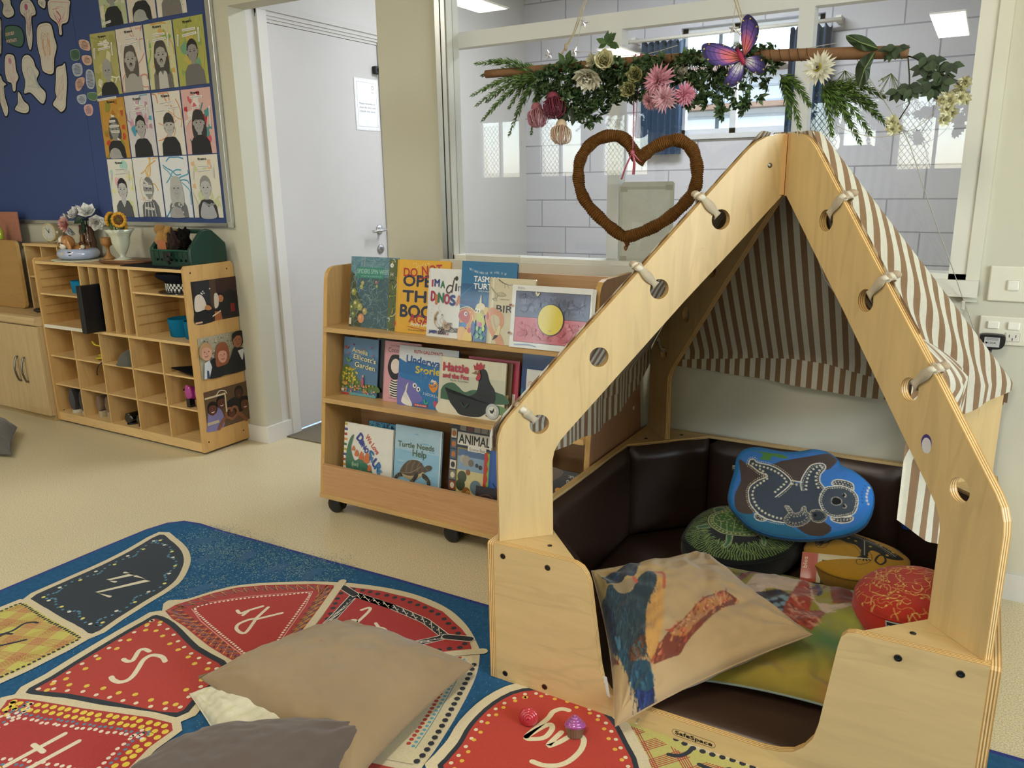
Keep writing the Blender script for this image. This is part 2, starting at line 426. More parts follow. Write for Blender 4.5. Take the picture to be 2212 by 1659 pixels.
# ============================================================ the room
WY = 2.632; HX = -2.994; CEIL = 2.7
CREAM = 'c8c5b3'; WHITE = 'dad7cf'; PINKW = 'd3d0cc'
mb = MB(); mb.box((-8, -6.3, -.1), (3.9, 8, 0), 'floor_vinyl', 'fff'); struct(mb, 'floor')
mb = MB(); mb.box((-8.1, -6.3, CEIL), (3.9, 2.70, CEIL+.1), 'paint', 'd8d6cc'); mb.box((-3.2, 2.70, CEIL), (3.9, 5.5, CEIL+.1), 'paint', 'd8d8da'); struct(mb, 'ceiling')
mb = MB()
for a, b, z0, z1 in ((-8, HX, 0, CEIL), (HX, -2.157, 2.03, CEIL), (-2.157, -1.86, 0, CEIL), (-1.86, -.03, 0, .92), (-1.86, -.03, 2.42, CEIL), (-.03, 3.9, 0, CEIL)):
    mb.box((a, WY, z0), (b, WY+.1, z1), 'paint', CREAM)
struct(mb, 'wall_back')
mb = MB(); mb.box((-8.1, -6.3, 0), (-8, 2.73, CEIL), 'paint', CREAM); struct(mb, 'wall_left')
def wall_with_windows(name, u0, u1, wins, P, t0, t1, z0, z1):
    mb = MB(); xs = sorted([u0, u1]+[w for a in wins for w in a])
    for a, b in zip(xs, xs[1:]):
        if any(abs(a-w[0]) < 1e-6 for w in wins):
            mb.box((a, t0, 0), (b, t1, z0), 'paint', CREAM, P); mb.box((a, t0, z1), (b, t1, CEIL), 'paint', CREAM, P)
        else: mb.box((a, t0, 0), (b, t1, CEIL), 'paint', CREAM, P)
    struct(mb, name)
RW = [(-7.4, -6.6), (-6.3, -5.5), (-5.2, -4.4), (-2.2, -1.3), (-1.1, -.2)]
wall_with_windows('wall_front', -8, 3.9, RW, lambda x, y, z: (x, y, z), -6.3, -6.2, 1.3, 2.25)
wall_with_windows('wall_right', -6.3, 5.5, [(-.9, 1.5)], lambda x, y, z: (y, x, z), 3.8, 3.9, 1.1, 2.3)

# windows behind and beside the viewer: white frames, panes and security mesh
def sash(name, lo, hi, P, mesh=True):
    (a, z0), (b, z1) = lo, hi; mb = MB(); t = .04
    for q in ((a, z0, b, z0+t), (a, z1-t, b, z1), (a, z0, a+t, z1), (b-t, z0, b, z1), ((a+b)/2-.02, z0, (a+b)/2+.02, z1)):
        mb.box((q[0], -.03, q[1]), (q[2], .03, q[3]), 'paint', 'd8d8d8', P)
    mb.box((a+t, -.003, z0+t), (b-t, .003, z1-t), 'glass', 'fff', P)
    if mesh:
        n = int((b-a)/2/.07); rows = int((z1-z0)/.07)
        for i in range(-rows, n+1):
            for sg in (1, -1):
                pts = [(a+t+.07*(i+j) if sg > 0 else a+t+.07*(n-i-j), z0+t+.07*j*1.3) for j in range(rows)]
                pts = [p for p in pts if a < p[0] < (a+b)/2 and p[1] < z1]
                if len(pts) > 1: mb.tube([P(p[0], -.02, p[1]) for p in (pts[0], pts[-1])], .004, 'paint', 'bbb', 4)
    return struct(mb, name)
for i, (a, b) in enumerate(RW): sash('window_%d' % (i+3), (a, 1.3), (b, 2.25), lambda x, y, z: (x, -6.25+y, z))
sash('window_8', (-.9, 1.1), (1.5, 2.3), lambda x, y, z: (3.85+y, x, z), False)

# hall and the room behind the big window
mb = MB(); P = lambda x, y, z: (x, y, z)
for (y0, y1, z0, z1) in ((2.732, 2.80, 0, CEIL), (3.69, 5.3, 0, CEIL), (2.80, 3.69, 2.045, CEIL)):
    mb.box((HX-.12, y0, z0), (HX, y1, z1), 'paint', PINKW)
mb.box((HX-.12, 2.62, 0), (HX-.001, 2.732, .001), 'paint', PINKW)
struct(mb, 'wall_hall')
mb = MB(); FX0, FX1, FZ0, FZ1 = -1.83, -.95, 1.54, 2.20
mb.box((HX-.12, 5.3, 0), (FX0, 5.45, CEIL), 'blockwork', 'fff'); mb.box((FX1, 5.3, 0), (3.9, 5.45, CEIL), 'blockwork', 'fff')
mb.box((FX0, 5.3, 0), (FX1, 5.45, FZ0), 'blockwork', 'fff'); mb.box((FX0, 5.3, FZ1), (FX1, 5.45, CEIL), 'blockwork', 'fff')
struct(mb, 'wall_far')
mb = MB()
for q in ((FX0, FZ0, FX1, FZ0+.035), (FX0, FZ1-.035, FX1, FZ1), (FX0, FZ0, FX0+.035, FZ1), (FX1-.035, FZ0, FX1, FZ1), (-1.50, FZ0, -1.46, FZ1), (FX0, 1.97, FX1, 1.995)):
    mb.box((q[0], 5.34, q[1]), (q[2], 5.38, q[3]), 'paint', 'd0d2d4')
mb.box((-1.60, 5.36, FZ0), (-1.575, 5.385, FZ1), 'paint', '5c6a78')
mb.box((FX0-.03, 5.28, FZ0-.03), (FX1+.03, 5.31, FZ0), 'paint', 'cfd0d2')
mb.box((FX0, 5.357, FZ0), (FX1, 5.361, FZ1), 'glass', 'fff'); struct(mb, 'window_2')
# neighbouring building beyond that window
mb = MB(); mb.box((-6, 9.0, -1), (2.5, 9.2, 2.35), 'paint', 'e4e4e6')
for k in range(9): mb.box((-6, 8.98, 1.0+.15*k), (2.5, 9.0, 1.02+.15*k), 'paint', 'b9bcc0')
mb.box((-6.2, 8.6, 2.35), (2.8, 9.3, 2.47), 'paint', '7a5e4e'); mb.box((-6.2, 8.75, 1.98), (2.8, 8.98, 2.03), 'paint', '8a6a52')
solo(mb, 'building', 'pale weatherboard building seen through the small far window', 'building')
# white beam, studs and frame of the big window
mb = MB(); ZT = 2.42
mb.box((-1.85, 2.70, 1.757), (-.03, 2.745, 1.812), 'paint', 'eceaec')
for a in (-1.19, -.562): mb.box((a, 2.70, .97), (a+.046, 2.76, 1.757), 'paint', 'eceaec')
struct(mb, 'trim_1')
mb = MB()
for q in ((-1.86, .921, -1.815, ZT), (-.075, .921, -.03, ZT), (-1.86, .958, -.03, .978), (-1.86, ZT-.03, -.03, ZT)):
    mb.box((q[0], 2.622, q[1]), (q[2], 2.70, q[3]), 'paint', 'dad8cc')
mb.box((-1.862, 2.612, .93), (-1.840, 2.64, ZT), 'metal', 'b9bbbb'); mb.box((-1.840, 2.618, .93), (-1.836, 2.64, ZT), 'paint', '222')
mb.box((-1.836, 2.614, .93), (-1.818, 2.64, ZT), 'metal', 'b9bbbb')
mb.box((-.03, 2.618, .90), (.004, 2.64, ZT), 'paint', 'd6d4c4')
mb.box((-1.87, 2.60, .915), (.004, 2.64, .962), 'paint', 'dcdacd')
mb.box((-1.815, 2.658, .978), (-.075, 2.662, ZT-.03), 'glass', 'fff'); struct(mb, 'window_1')
# reception side: skirting
mb = MB()
mb.box((-8, WY-.014, 0), (HX, WY, .085), 'paint', 'dcdad2'); struct(mb, 'baseboard_left')
mb = MB(); mb.box((-2.157, WY-.014, 0), (3.8, WY, .085), 'paint', 'd2d1cb'); struct(mb, 'baseboard_back')
mb = MB(); mb.box((HX, WY-.014, 0), (HX+.013, 2.80, .085), 'paint', 'dedcd8'); mb.box((HX, 3.74, 0), (HX+.013, 5.3, .085), 'paint', 'dedcd8'); struct(mb, 'baseboard_hall')
# door in the hall wall
mb = MB(); D = lambda x, y, z: (x, y, z)
for y0, y1 in ((2.785, 2.842), (3.652, 3.71)):
    mb.box((HX, y0, 0), (HX+.016, y1, 2.06), 'paint', 'dcd9d4'); mb.box((HX-.1, y0+.03 if y0 < 3 else y0-.001, 0), (HX, y1 if y0 < 3 else y1-.03, 2.03), 'paint', 'd5d2ce')
for z0, z1, x1 in ((1.998, 2.012, -.002), (2.012, 2.026, .004), (2.026, 2.045, .010), (2.045, 2.075, .018)):
    mb.box((HX-.1, 2.785, z0), (HX+x1, 3.71, z1), 'paint', 'cfccc8')
struct(mb, 'trim_2')
do = bpy.data.objects.new('door_1', None); SC.collection.objects.link(do); do.location = (HX, 3.25, .01); do['kind'] = 'structure'; do['_w'] = (HX, 3.25, .01)
mb = MB(); mb.rbox((HX-.04, 2.846, .012), (HX-.004, 3.648, 1.996), 'paint', 'cfccca', .002); mb.build('door_leaf', do)
mb = MB(); hy = 3.585
mb.lathe([(.001, 0), (.026, 0), (.027, .006), (.022, .009), (.001, .009)], 'metal', 'c9c9c9', fn=lambda x, y, z: (HX-.004+z, hy+x, 1.005+y))
mb.tube([(HX+.002, hy, 1.005), (HX+.045, hy, 1.005), (HX+.052, hy-.012, 1.005), (HX+.052, hy-.06, 1.003), (HX+.048, hy-.115, 1.0)], .0085, 'metal', 'd2d2d2', 10); mb.build('door_handle', do)
mb = MB(); mb.lathe([(.001, 0), (.024, 0), (.025, .008), (.020, .012), (.001, .012)], 'metal', 'b5b5b5', fn=lambda x, y, z: (HX-.004+z, hy+x, .895+y))
mb.box((HX+.008, hy-.002, .885), (HX+.009, hy+.002, .905), 'paint', '222'); mb.build('door_lock', do)
mb = MB(); mb.rbox((HX-.004, 3.60, 1.845), (HX+.022, 3.645, 1.885), 'rubber', '1b1b1b', .004); mb.tube([(HX+.02, 3.62, 1.87), (HX+.035, 3.635, 1.862), (HX+.03, 3.65, 1.85)], .006, 'rubber', '1b1b1b'); mb.build('door_catch', do)
# laminated notice on the door
mb = MB(); mb.rbox((HX-.0035, 3.441, 1.545), (HX-.0015, 3.642, 1.815), 'photo', 'dedede', .0005)
d = Draw(mb, lambda u, v, h: (HX-.0013+h, 3.441+u, 1.545+v), 'photo')
d.rect(.008, .008, .193, .262, 'ebe9ea'); d.stroke([(.02, .02), (.18, .02), (.18, .25), (.02, .25)], .0012, '666', False, True)
for k, t in enumerate(('Please remember to', 'close the door and', 'check the lock')): d.text(t, .1, .135-.02*k, .011, '222', w=.13, align='c')
d.stroke(circ(.15, .225, .009), .002, '333', closed=True); d.text('PTO', .14, .195, .008, '333')
solo(mb, 'notice', 'laminated notice in a clear sleeve on the white hall door', 'notice')
mb = MB(); mb.box((HX, 2.74, 0), (-1.9, 5.3, .006), 'carpet', '6e6655'); solo(mb, 'carpet_runner', 'dark grey brown carpet on the hall floor beyond the opening', 'carpet')
# switch, sockets
def plate(name, label, cat, x0, x1, z0, z1):
    t = thing(name, label, cat, ((x0+x1)/2, WY, (z0+z1)/2))
    mb = MB(); mb.rbox((x0, z0, 0), (x1, z1, .009), 'plastic', 'dedac8', .004, fn=lambda x, y, z: (x, WY-z, y)); mb.build('face_plate', t); return t
t = plate('light_switch', 'cream light switch plate on the wall right of the window', 'light switch', .028, .148, .905, .985+.02)
mb = MB(); mb.rbox((.073, .937, .008), (.103, .967, .013), 'plastic', 'e6e3d6', .004, fn=lambda x, y, z: (x, WY-z, y)); mb.build('rocker', t)
t = plate('power_socket', 'double power point below the light switch with a black plug in it', 'power socket', .018, .138, .780, .862)
for a in (.038, .088):
    mb = MB(); mb.rbox((a, .826, .008), (a+.03, .848, .014), 'plastic', 'ece9dd', .003, fn=lambda x, y, z: (x, WY-z, y)); mb.build('rocker', t)
mb = MB(); mb.rbox((.086, .792, .008), (.122, .818, .011), 'plastic', 'd8d5c8', .003, fn=lambda x, y, z: (x, WY-z, y))
for a, b in ((.096, .808), (.112, .808), (.104, .799)): mb.box((a-.001, WY-.0115, b-.004), (a+.001, WY-.0108, b+.004), 'rubber', '333')
mb.build('outlet', t)
t = thing('plug_adapter', 'black plug adapter pushed into the left outlet of the power point', 'plug', (.055, WY, .79))
mb = MB(); ol = spline([(.030, .812), (.080, .812), (.087, .800), (.085, .782), (.072, .772), (.038, .772), (.025, .782), (.024, .800)], 4, True)
mb.prism(ol, lambda a, b, t_: (a, WY-.011-t_, b), 0, .028, 'rubber', '17171a'); bd = mb.build('body', t)
mb = MB(); d = Draw(mb, lambda u, v, h: (.036+u, WY-.0395-h, .778+v), 'paper'); d.rect(0, 0, .038, .028, 'b9b9b9')
for k in range(5): d.rect(.003, .019+.0017*k, .034, .0196+.0017*k, '444')
d.text('CE', .010, .009, .006, '222'); d.text('UK', .020, .009, .006, '222'); d.ell(.006, .012, .003, .003, '333'); mb.build('rating_label', t).parent = bd
mb = MB(); mb.tube([(.054, WY-.025, .775), (.052, WY-.025, .757), (.049, WY-.022, .738)], [.006, .005, .004], 'rubber', '17171a'); mb.build('cable_boot', t)
# ceiling lights
for i, (x, y) in enumerate(LAMPS):
    t = thing('ceiling_light', 'long fluorescent ceiling light panel', 'ceiling light', (x, y, CEIL), 0, 'fluorescent ceiling panels'); t['_w'] = (x, y, CEIL)
    mb = MB(); mb.rbox((x-.17, y-.77, 2.668), (x+.17, y+.77, CEIL-.001), 'paint', 'e0e0dc', .01); mb.build('housing', t)
    mb = MB(); mb.box((x-.145, y-.745, 2.662), (x+.145, y+.745, 2.668), 'lamp', 'fff'); mb.build('diffuser', t)
# curtains beyond
def curtain(x0, x1, z0, z1, label, seed):
    mb = MB(); n = 60; R = random.Random(seed); ph = [R.uniform(0, 6) for _ in range(3)]
    def Pp(i, j):
        u = i/n; v = j/12; am = .012+.014*v
        return (x0+(x1-x0)*u+.01*sin(v*3+ph[0])*(1-v)*0, 5.235+am*(sin(u*(x1-x0)*150+ph[1])+.5*sin(u*(x1-x0)*61+ph[2])), z0+(z1-z0)*v+(.012*sin(u*40) if j == 12 else 0))
    mb.grid(Pp, n, 12, 'cloth', '2f4560'); return solo(mb, 'curtain', label, 'curtain', 'blue curtains of the far window')
curtain(-2.06, -1.79, 1.42, 2.12, 'blue gathered curtain left of the small far window', 1)
curtain(-1.13, -.89, 1.42, 2.12, 'blue gathered curtain right of the small far window, behind the white post', 2)
mb = MB(); mb.tube([(-2.16, 5.20, 2.135), (-.84, 5.20, 2.135)], .012, 'plastic', 'dcd9cf')
for x in (-2.12, -.86): mb.box((x-.015, 5.20, 2.125), (x+.015, 5.3, 2.16), 'plastic', 'dcd9cf')
solo(mb, 'curtain_rail', 'white curtain rail over the small far window', 'curtain rail')
mb = MB(); mb.rbox((-2.28, 1.165-.02, 5.285), (-2.18, 1.205, 5.3), 'plastic', 'd8d8d8', .005, fn=lambda x, y, z: (x, z, y)); solo(mb, 'wall_vent', 'small white plate low on the far block wall', 'vent')
# ============================================================ shoe and bag cubby unit
BIRCH = 'cda66b'; BIRCH2 = 'd8b57c'
CX0, CX1, CY0, CY1, CZ = -4.345, -3.12, 2.343, 2.605, .905
cub = thing('cubby_unit', 'open birch cubby unit with shoe pigeonholes, photos taped on its end', 'storage unit', ((CX0+CX1)/2, (CY0+CY1)/2, 0))
def cub_panel(name, lo, hi, mat='ply_x', col=BIRCH): mb = MB(); mb.box(lo, hi, mat, col); return mb.build(name, cub)
T = .012
def side(x, name='side_panel'):
    mb = MB(); ol = [(CY0, .012), (CY1+.02, .012), (CY1+.02, CZ-.012), (CY1+.008, CZ+.004), (CY0+.012, CZ+.002), (CY0, CZ-.010)]
    mb.prism(ol, lambda a, b, t: (x+t, a, b), 0, .016, 'ply_z', 'c99f62')
    if name != 'side_panel': return mb.build(name, cub)
    for a, b in ((CY0+.035, CZ-.03), (CY1-.02, CZ-.03), (CY0+.03, .06), (CY1-.02, .06)):
        mb.lathe([(.001, 0), (.004, 0), (.004, .001), (.001, .001)], 'metal', '4a3c2a', n=8, fn=lambda X, Y, Z: (x+.0165+Z, a+X, b+Y))
    return mb.build(name, cub)
side(CX0); side(CX1-.016)
cub_panel('top_board', (CX0+.016, CY0+.004, CZ-.028), (CX1-.016, CY1, CZ-.014), 'ply_x', BIRCH2)
cub_panel('middle_shelf', (CX0+.016, CY0+.002, .537), (CX1-.016, CY1, .550), 'ply_x', BIRCH2)
cub_panel('base_board', (CX0+.016, CY0+.004, .045), (CX1-.016, CY1, .058), 'ply_x', BIRCH2)
cub_panel('plinth', (CX0+.016, CY0+.004, .012), (CX1-.016, CY0+.018, .045), 'ply_x', BIRCH2)
cub_panel('back_panel', (CX0+.016, CY1-.006, .05), (CX1-.016, CY1, CZ-.02), 'ply_x', 'b98e50')
TX = [-3.945, -3.861, -3.779, -3.697, -3.618, -3.535]
for i, x in enumerate(TX):
    w = .012 if i in (0, 5) else .006
    cub_panel('divider', (x-w/2, CY0+.006, .550), (x+w/2, CY1-.006, CZ-.028), 'ply_z', BIRCH)
cub_panel('shelf', (CX0+.016, CY0+.008, .712), (-3.951, CY1-.006, .721), 'ply_x', BIRCH2)
cub_panel('shelf', (-3.529, CY0+.008, .762), (CX1-.016, CY1-.006, .771), 'ply_x', BIRCH2)
for x0, s in ((CX0+.016, 1), (-3.951, -1), (-3.529, 1), (CX1-.016, -1)):
    for z in (.60, .645, .69, .745, .79, .835):
        cub_panel('runner', (min(x0, x0+s*.004), CY0+.02, z), (max(x0, x0+s*.004), CY1-.01, z+.006), 'ply_y', 'b08649')
LXs = [-4.092, -3.855, -3.607, -3.364]
for x in LXs: cub_panel('divider', (x-.0045, CY0+.006, .058), (x+.0045, CY1-.006, .537), 'ply_z', BIRCH)
cols = [CX0+.016]+[v for x in LXs for v in (x-.0045, x+.0045)]+[CX1-.016]
for z in (.377, .216):
    for i in range(5): cub_panel('pigeonhole_shelf', (cols[2*i], CY0+.01, z-.004), (cols[2*i+1], CY1-.006, z+.004), 'ply_x', BIRCH2)
cub_panel('edge_tape', (CX0+.016, CY0-.0005, .535), (-3.93, CY0+.003, .553), 'paper', 'd9d2c2')
for x in (CX0+.08, CX1-.08):
    for y in (CY0+.05, CY1-.05):
        mb = MB(); mb.lathe([(.001, 0), (.02, 0), (.02, .012), (.001, .012)], 'rubber', '222', c=(x, y, 0)); mb.build('glide', cub)
RUG = {'edge':[(-2.583,1.122),(-2.593,1.359),(-2.601,1.611),(-2.587,1.725),(-2.543,1.776),(-2.466,1.79),(-2.33,1.787),(-2.146,1.796),(-2.082,1.794),(-1.823,1.799),(-1.53,1.815),(-1.179,1.813),(0.207,1.836)],'Z':[(-2.461,1.152),(-2.473,1.248),(-2.474,1.395),(-2.488,1.519),(-2.514,1.652),(-2.44,1.642),(-2.351,1.614),(-2.283,1.579),(-2.224,1.532),(-2.16,1.455),(-2.136,1.389),(-2.127,1.32),(-2.109,1.213),(-2.096,1.125),(-2.189,1.131),(-2.252,1.133),(-2.355,1.142)],'Y':[(-2.467,0.963),(-2.469,1.063),(-2.465,1.117),(-2.441,1.126),(-2.29,1.112),(-2.146,1.105),(-2.098,1.097),(-2.093,1.046),(-2.094,0.993),(-2.095,0.931),(-2.102,0.874),(-2.114,0.794)],'S':[(-2.019,1.282),(-1.93,1.279),(-1.765,1.233),(-1.604,1.208),(-1.575,1.096),(-1.558,1.003),(-1.737,0.949),(-1.873,0.912),(-1.983,0.875),(-1.994,0.947),(-2.008,1.045),(-2.02,1.164),(-2.024,1.241)],'T':[(-1.981,0.849),(-1.79,0.911),(-1.55,0.983),(-1.522,0.904),(-1.502,0.839),(-1.471,0.76),(-1.712,0.673),(-1.93,0.586),(-1.959,0.728),(-1.968,0.805)],'R':[(-2.016,1.309),(-1.999,1.397),(-1.938,1.515),(-1.811,1.607),(-1.674,1.677),(-1.627,1.592),(-1.571,1.461),(-1.536,1.37),(-1.493,1.277),(-1.478,1.23),(-1.517,1.224),(-1.588,1.228),(-1.742,1.247),(-1.883,1.279)],'Ri':[(-1.956,1.357),(-1.941,1.408),(-1.859,1.496),(-1.77,1.567),(-1.705,1.614),(-1.662,1.54),(-1.603,1.406),(-1.554,1.296),(-1.582,1.255),(-1.688,1.277),(-1.871,1.324)],'Q':[(-1.649,1.685),(-1.519,1.722),(-1.391,1.733),(-1.272,1.715),(-1.17,1.664),(-1.126,1.634),(-1.088,1.593),(-1.178,1.509),(-1.269,1.421),(-1.368,1.346),(-1.476,1.294),(-1.531,1.404),(-1.571,1.519)],'Qc':[(-1.574,1.664),(-1.421,1.663),(-1.286,1.647),(-1.186,1.609),(-1.248,1.53),(-1.333,1.432),(-1.467,1.332),(-1.516,1.417),(-1.537,1.528)],'P':[(-1.07,1.569),(-1.043,1.535),(-1.024,1.476),(-0.995,1.37),(-0.972,1.278),(-0.956,1.196),(-0.957,1.157),(-1.033,1.136),(-1.115,1.125),(-1.263,1.127),(-1.45,1.269),(-1.253,1.402)],'N':[(-0.96,1.133),(-0.937,1.125),(-0.973,1.013),(-1.151,1.015),(-1.279,1.093),(-1.139,1.1),(-1.057,1.111)],'outer':[(-2.028,1.307),(-2.016,1.399),(-1.954,1.523),(-1.827,1.622),(-1.682,1.7),(-1.526,1.747),(-1.393,1.759),(-1.273,1.74),(-1.172,1.691),(-1.092,1.626),(-1.055,1.582),(-1.01,1.491),(-0.971,1.356),(-0.944,1.227),(-0.933,1.148),(-0.903,1.029),(-1.143,0.917),(-1.375,1.015),(-1.482,1.036)],'Gp':[(-0.871,1.499),(-0.906,1.423),(-0.911,1.331),(-0.898,1.263),(-0.895,1.205),(-0.885,1.175),(-0.772,1.119),(-0.632,1.176),(-0.505,1.293),(-0.53,1.387),(-0.577,1.443),(-0.636,1.503),(-0.698,1.53),(-0.784,1.541)],'Fp':[(-0.649,1.533),(-0.589,1.471),(-0.543,1.419),(-0.515,1.383),(-0.374,1.322),(-0.233,1.469),(-0.305,1.514),(-0.434,1.508),(-0.55,1.539)],'Z1':[(-2.3,1.405),(-2.235,1.409),(-2.312,1.275),(-2.248,1.281)],'Z2':[(-2.354,1.403),(-2.318,1.409),(-2.357,1.342),(-2.322,1.348)],'S1':[(-1.85,1.024),(-1.833,1.019),(-1.812,1.021),(-1.8,1.034),(-1.804,1.055),(-1.822,1.083),(-1.844,1.114),(-1.846,1.138),(-1.828,1.148),(-1.807,1.148),(-1.787,1.14)],'S2':[(-1.896,1.09),(-1.879,1.089),(-1.869,1.097),(-1.877,1.112),(-1.895,1.137),(-1.889,1.149),(-1.867,1.149)],'R1':[(-1.738,1.412),(-1.727,1.394),(-1.705,1.342),(-1.74,1.344),(-1.759,1.366),(-1.751,1.4),(-1.734,1.414)],'R2':[(-1.738,1.412),(-1.755,1.477)],'R3':[(-1.734,1.411),(-1.693,1.474)],'R4':[(-1.824,1.418),(-1.802,1.412),(-1.793,1.437),(-1.775,1.473)],'R5':[(-1.787,1.408),(-1.793,1.437)],'Q1':[(-1.493,1.603),(-1.481,1.625),(-1.467,1.602),(-1.455,1.506),(-1.469,1.494),(-1.484,1.514),(-1.479,1.546),(-1.463,1.545),(-1.457,1.501)],'Q2':[(-1.403,1.507),(-1.396,1.539),(-1.375,1.555),(-1.35,1.546),(-1.337,1.516),(-1.354,1.489)],'Q3':[(-1.407,1.566),(-1.371,1.545)],'T1':[(-1.766,0.775),(-1.722,0.773)],'T2':[(-1.739,0.833),(-1.751,0.705)],'T3':[(-1.685,0.834),(-1.699,0.71)],'G1':[(-0.738,1.489),(-0.756,1.485),(-0.769,1.465),(-0.769,1.434),(-0.782,1.357),(-0.76,1.36),(-0.743,1.378),(-0.742,1.408),(-0.75,1.421),(-0.759,1.416),(-0.77,1.392),(-0.782,1.357)],'G2':[(-0.731,1.293),(-0.703,1.295),(-0.675,1.311),(-0.659,1.338),(-0.653,1.379),(-0.662,1.413),(-0.682,1.422),(-0.694,1.409),(-0.708,1.376),(-0.724,1.356),(-0.718,1.41)],'Y1':[(-2.295,1.08),(-2.311,1.075),(-2.325,1.056),(-2.316,1.017),(-2.333,0.98)],'Y2':[(-2.3,1.009),(-2.318,0.999),(-2.317,0.975)],'Y3':[(-2.232,1.012),(-2.275,0.945)],'F1':[(-0.476,1.462),(-0.455,1.469),(-0.441,1.488),(-0.437,1.506)],'F2':[(-0.407,1.465),(-0.371,1.464),(-0.345,1.484)],'hands':[(-2.2,1.632),(-2.315,1.719),(-1.922,1.693),(-1.795,1.724),(-2.035,1.467),(-2.089,1.7)],'dotP':[(-1.072,1.556),(-1.085,1.553),(-1.067,1.538),(-1.034,1.477),(-1.021,1.433),(-1.012,1.395),(-0.998,1.347),(-0.988,1.307),(-0.984,1.271),(-0.978,1.231),(-0.969,1.178)]}
# ============================================================ alphabet rug
def make_rug():
    mb = MB(); top = .0062
    edge = [(-2.60, -.9), (-2.601, 1.50), (-2.598, 1.66), (-2.580, 1.735), (-2.54, 1.776), (-2.466, 1.79), (-2.33, 1.787), (-2.146, 1.793), (-1.823, 1.799), (-1.53, 1.81), (-1.179, 1.813), (.207, 1.83), (1.3, 1.85), (1.3, -.9)]
    mb.prism(edge, lambda a, b, t: (a, b, t), .0005, top, 'rugblue', '2b587d', sidecol='1c2a78')
    d = Draw(mb, lambda u, v, h: (u, v, top+h), 'carpet', .00003)
    BL, CRM, BLK, RED = '2b587d', 'cbbd9c', '262c33', 'a8392f'
    d.stroke([(a, b) for a, b in edge[:-1]], .012, '1c2a78', False)
    R = random.Random(7)
    def edgedots(ol, ins, step, r, col, mat=None, jit=0, n=8, ry=None):
        q = inset(spline(ol, 3, True), ins); pts = [(x+R.uniform(-jit, jit), y+R.uniform(-jit, jit)) for x, y in arc_pts(q, step)]
        d.dots(pts, r, col, n, ry)
    def scatter(ol, n, r, col):
        xs = [p[0] for p in ol]; ys = [p[1] for p in ol]
        d.dots([(R.uniform(min(xs), max(xs)), R.uniform(min(ys), max(ys))) for _ in range(n)], r, col, 4)
    # pale spray with the shapes of hands left blue
    for hx, hy in RUG['hands']:
        pts = []
        for _ in range(900):
            a = R.uniform(0, 2*pi); q = abs(R.gauss(.075, .035)); pts.append((hx+q*cos(a)*1.15, hy+q*sin(a)))
        d.dots(pts, .0021, '557d92', 4); d.dots(pts[:200], .0026, '7f9c9c', 4)
        th = R.uniform(-2.2, -1.2); c, s = cos(th), sin(th); T = lambda x, y: (hx+x*c-y*s, hy+x*s+y*c)
        d.poly([T(x, y) for x, y in circ(0, 0, .026, .022, 10)], BL)
        for k, (an, L) in enumerate(((-.55, .05), (-.25, .062), (0, .066), (.25, .06), (.95, .045))):
            d.stroke([T(.01*cos(an), .012*sin(an)), T(L*cos(an), L*sin(an))], (.014, .008), BL)
    pts = [(R.uniform(-2.1, .1), R.uniform(.9, 1.78)) for _ in range(2600)]
    d.dots(pts, .0012, '8fb0bb', 4)
    d.poly(RUG['outer'], CRM, True)
    # Z
    z = spline(RUG['Z'], 3, True); d.poly(inset(z, -.022), CRM); d.poly(z, '283039')
    q = inset(z, .035); pts = arc_pts(q, .017)
    d.dots([(x+.012*sin(i*.75), y+.012*cos(i*.75)) for i, (x, y) in enumerate(pts)], .0048, '4f8297', 7)
    for i, (x, y) in enumerate(arc_pts(inset(z, .03), .062)): d.dots([(x+.006*(-1)**i, y)], .0062, ('d7cf6c', 'd8d4c4')[i % 2], 8)
    for k in ('Z1', 'Z2'): d.stroke(RUG[k], .011, 'd5cdb4', False)
    # Y, yellow with crossed threads
    y = RUG['Y']; d.poly(inset(y, -.022), CRM); d.poly(y, 'bdb45c')
    yi = inset(y, .012)
    def clipline(p, q, ol):
        ts = []
        for i in range(len(ol)):
            a, b = ol[i-1], ol[i]; dx, dy = q[0]-p[0], q[1]-p[1]; ex, ey = b[0]-a[0], b[1]-a[1]; den = dx*ey-dy*ex
            if abs(den) < 1e-12: continue
            t = ((a[0]-p[0])*ey-(a[1]-p[1])*ex)/den; u = ((a[0]-p[0])*dy-(a[1]-p[1])*dx)/den
            if 0 <= u <= 1: ts.append(t)
        ts.sort(); return [((p[0]+(q[0]-p[0])*a, p[1]+(q[1]-p[1])*a), (p[0]+(q[0]-p[0])*b, p[1]+(q[1]-p[1])*b)) for a, b in zip(ts[::2], ts[1::2])]
    def threads(ol, ang, col, period, bw, sp, w, off=0):
        cx = sum(p[0] for p in ol)/len(ol); cy = sum(p[1] for p in ol)/len(ol); dx, dy = cos(ang), sin(ang); L = []
        k = -1.0
        while k < 1.0:
            for m in range(bw):
                o = k+m*sp+off; p = (cx-dy*o-dx*2, cy+dx*o-dy*2); q2 = (cx-dy*o+dx*2, cy+dx*o+dy*2)
                L += clipline(p, q2, ol)
            k += period
        d.polys([[(a[0]-dy*w, a[1]+dx*w), (a[0]+dy*w, a[1]-dx*w), (b[0]+dy*w, b[1]-dx*w), (b[0]-dy*w, b[1]+dx*w)] for a, b in L], col)
    threads(yi, .35, 'a84f4a', .075, 7, .0052, .0009); threads(yi, 1.9, 'b04a4a', .085, 7, .0055, .001); threads(yi, 1.2, '9c6a2c', .11, 5, .006, .0008)
    edgedots(y, .008, .0135, .0052, '24242c', jit=.0015)
    for k in ('Y1', 'Y2', 'Y3'): d.stroke(RUG[k], .009, '232733')
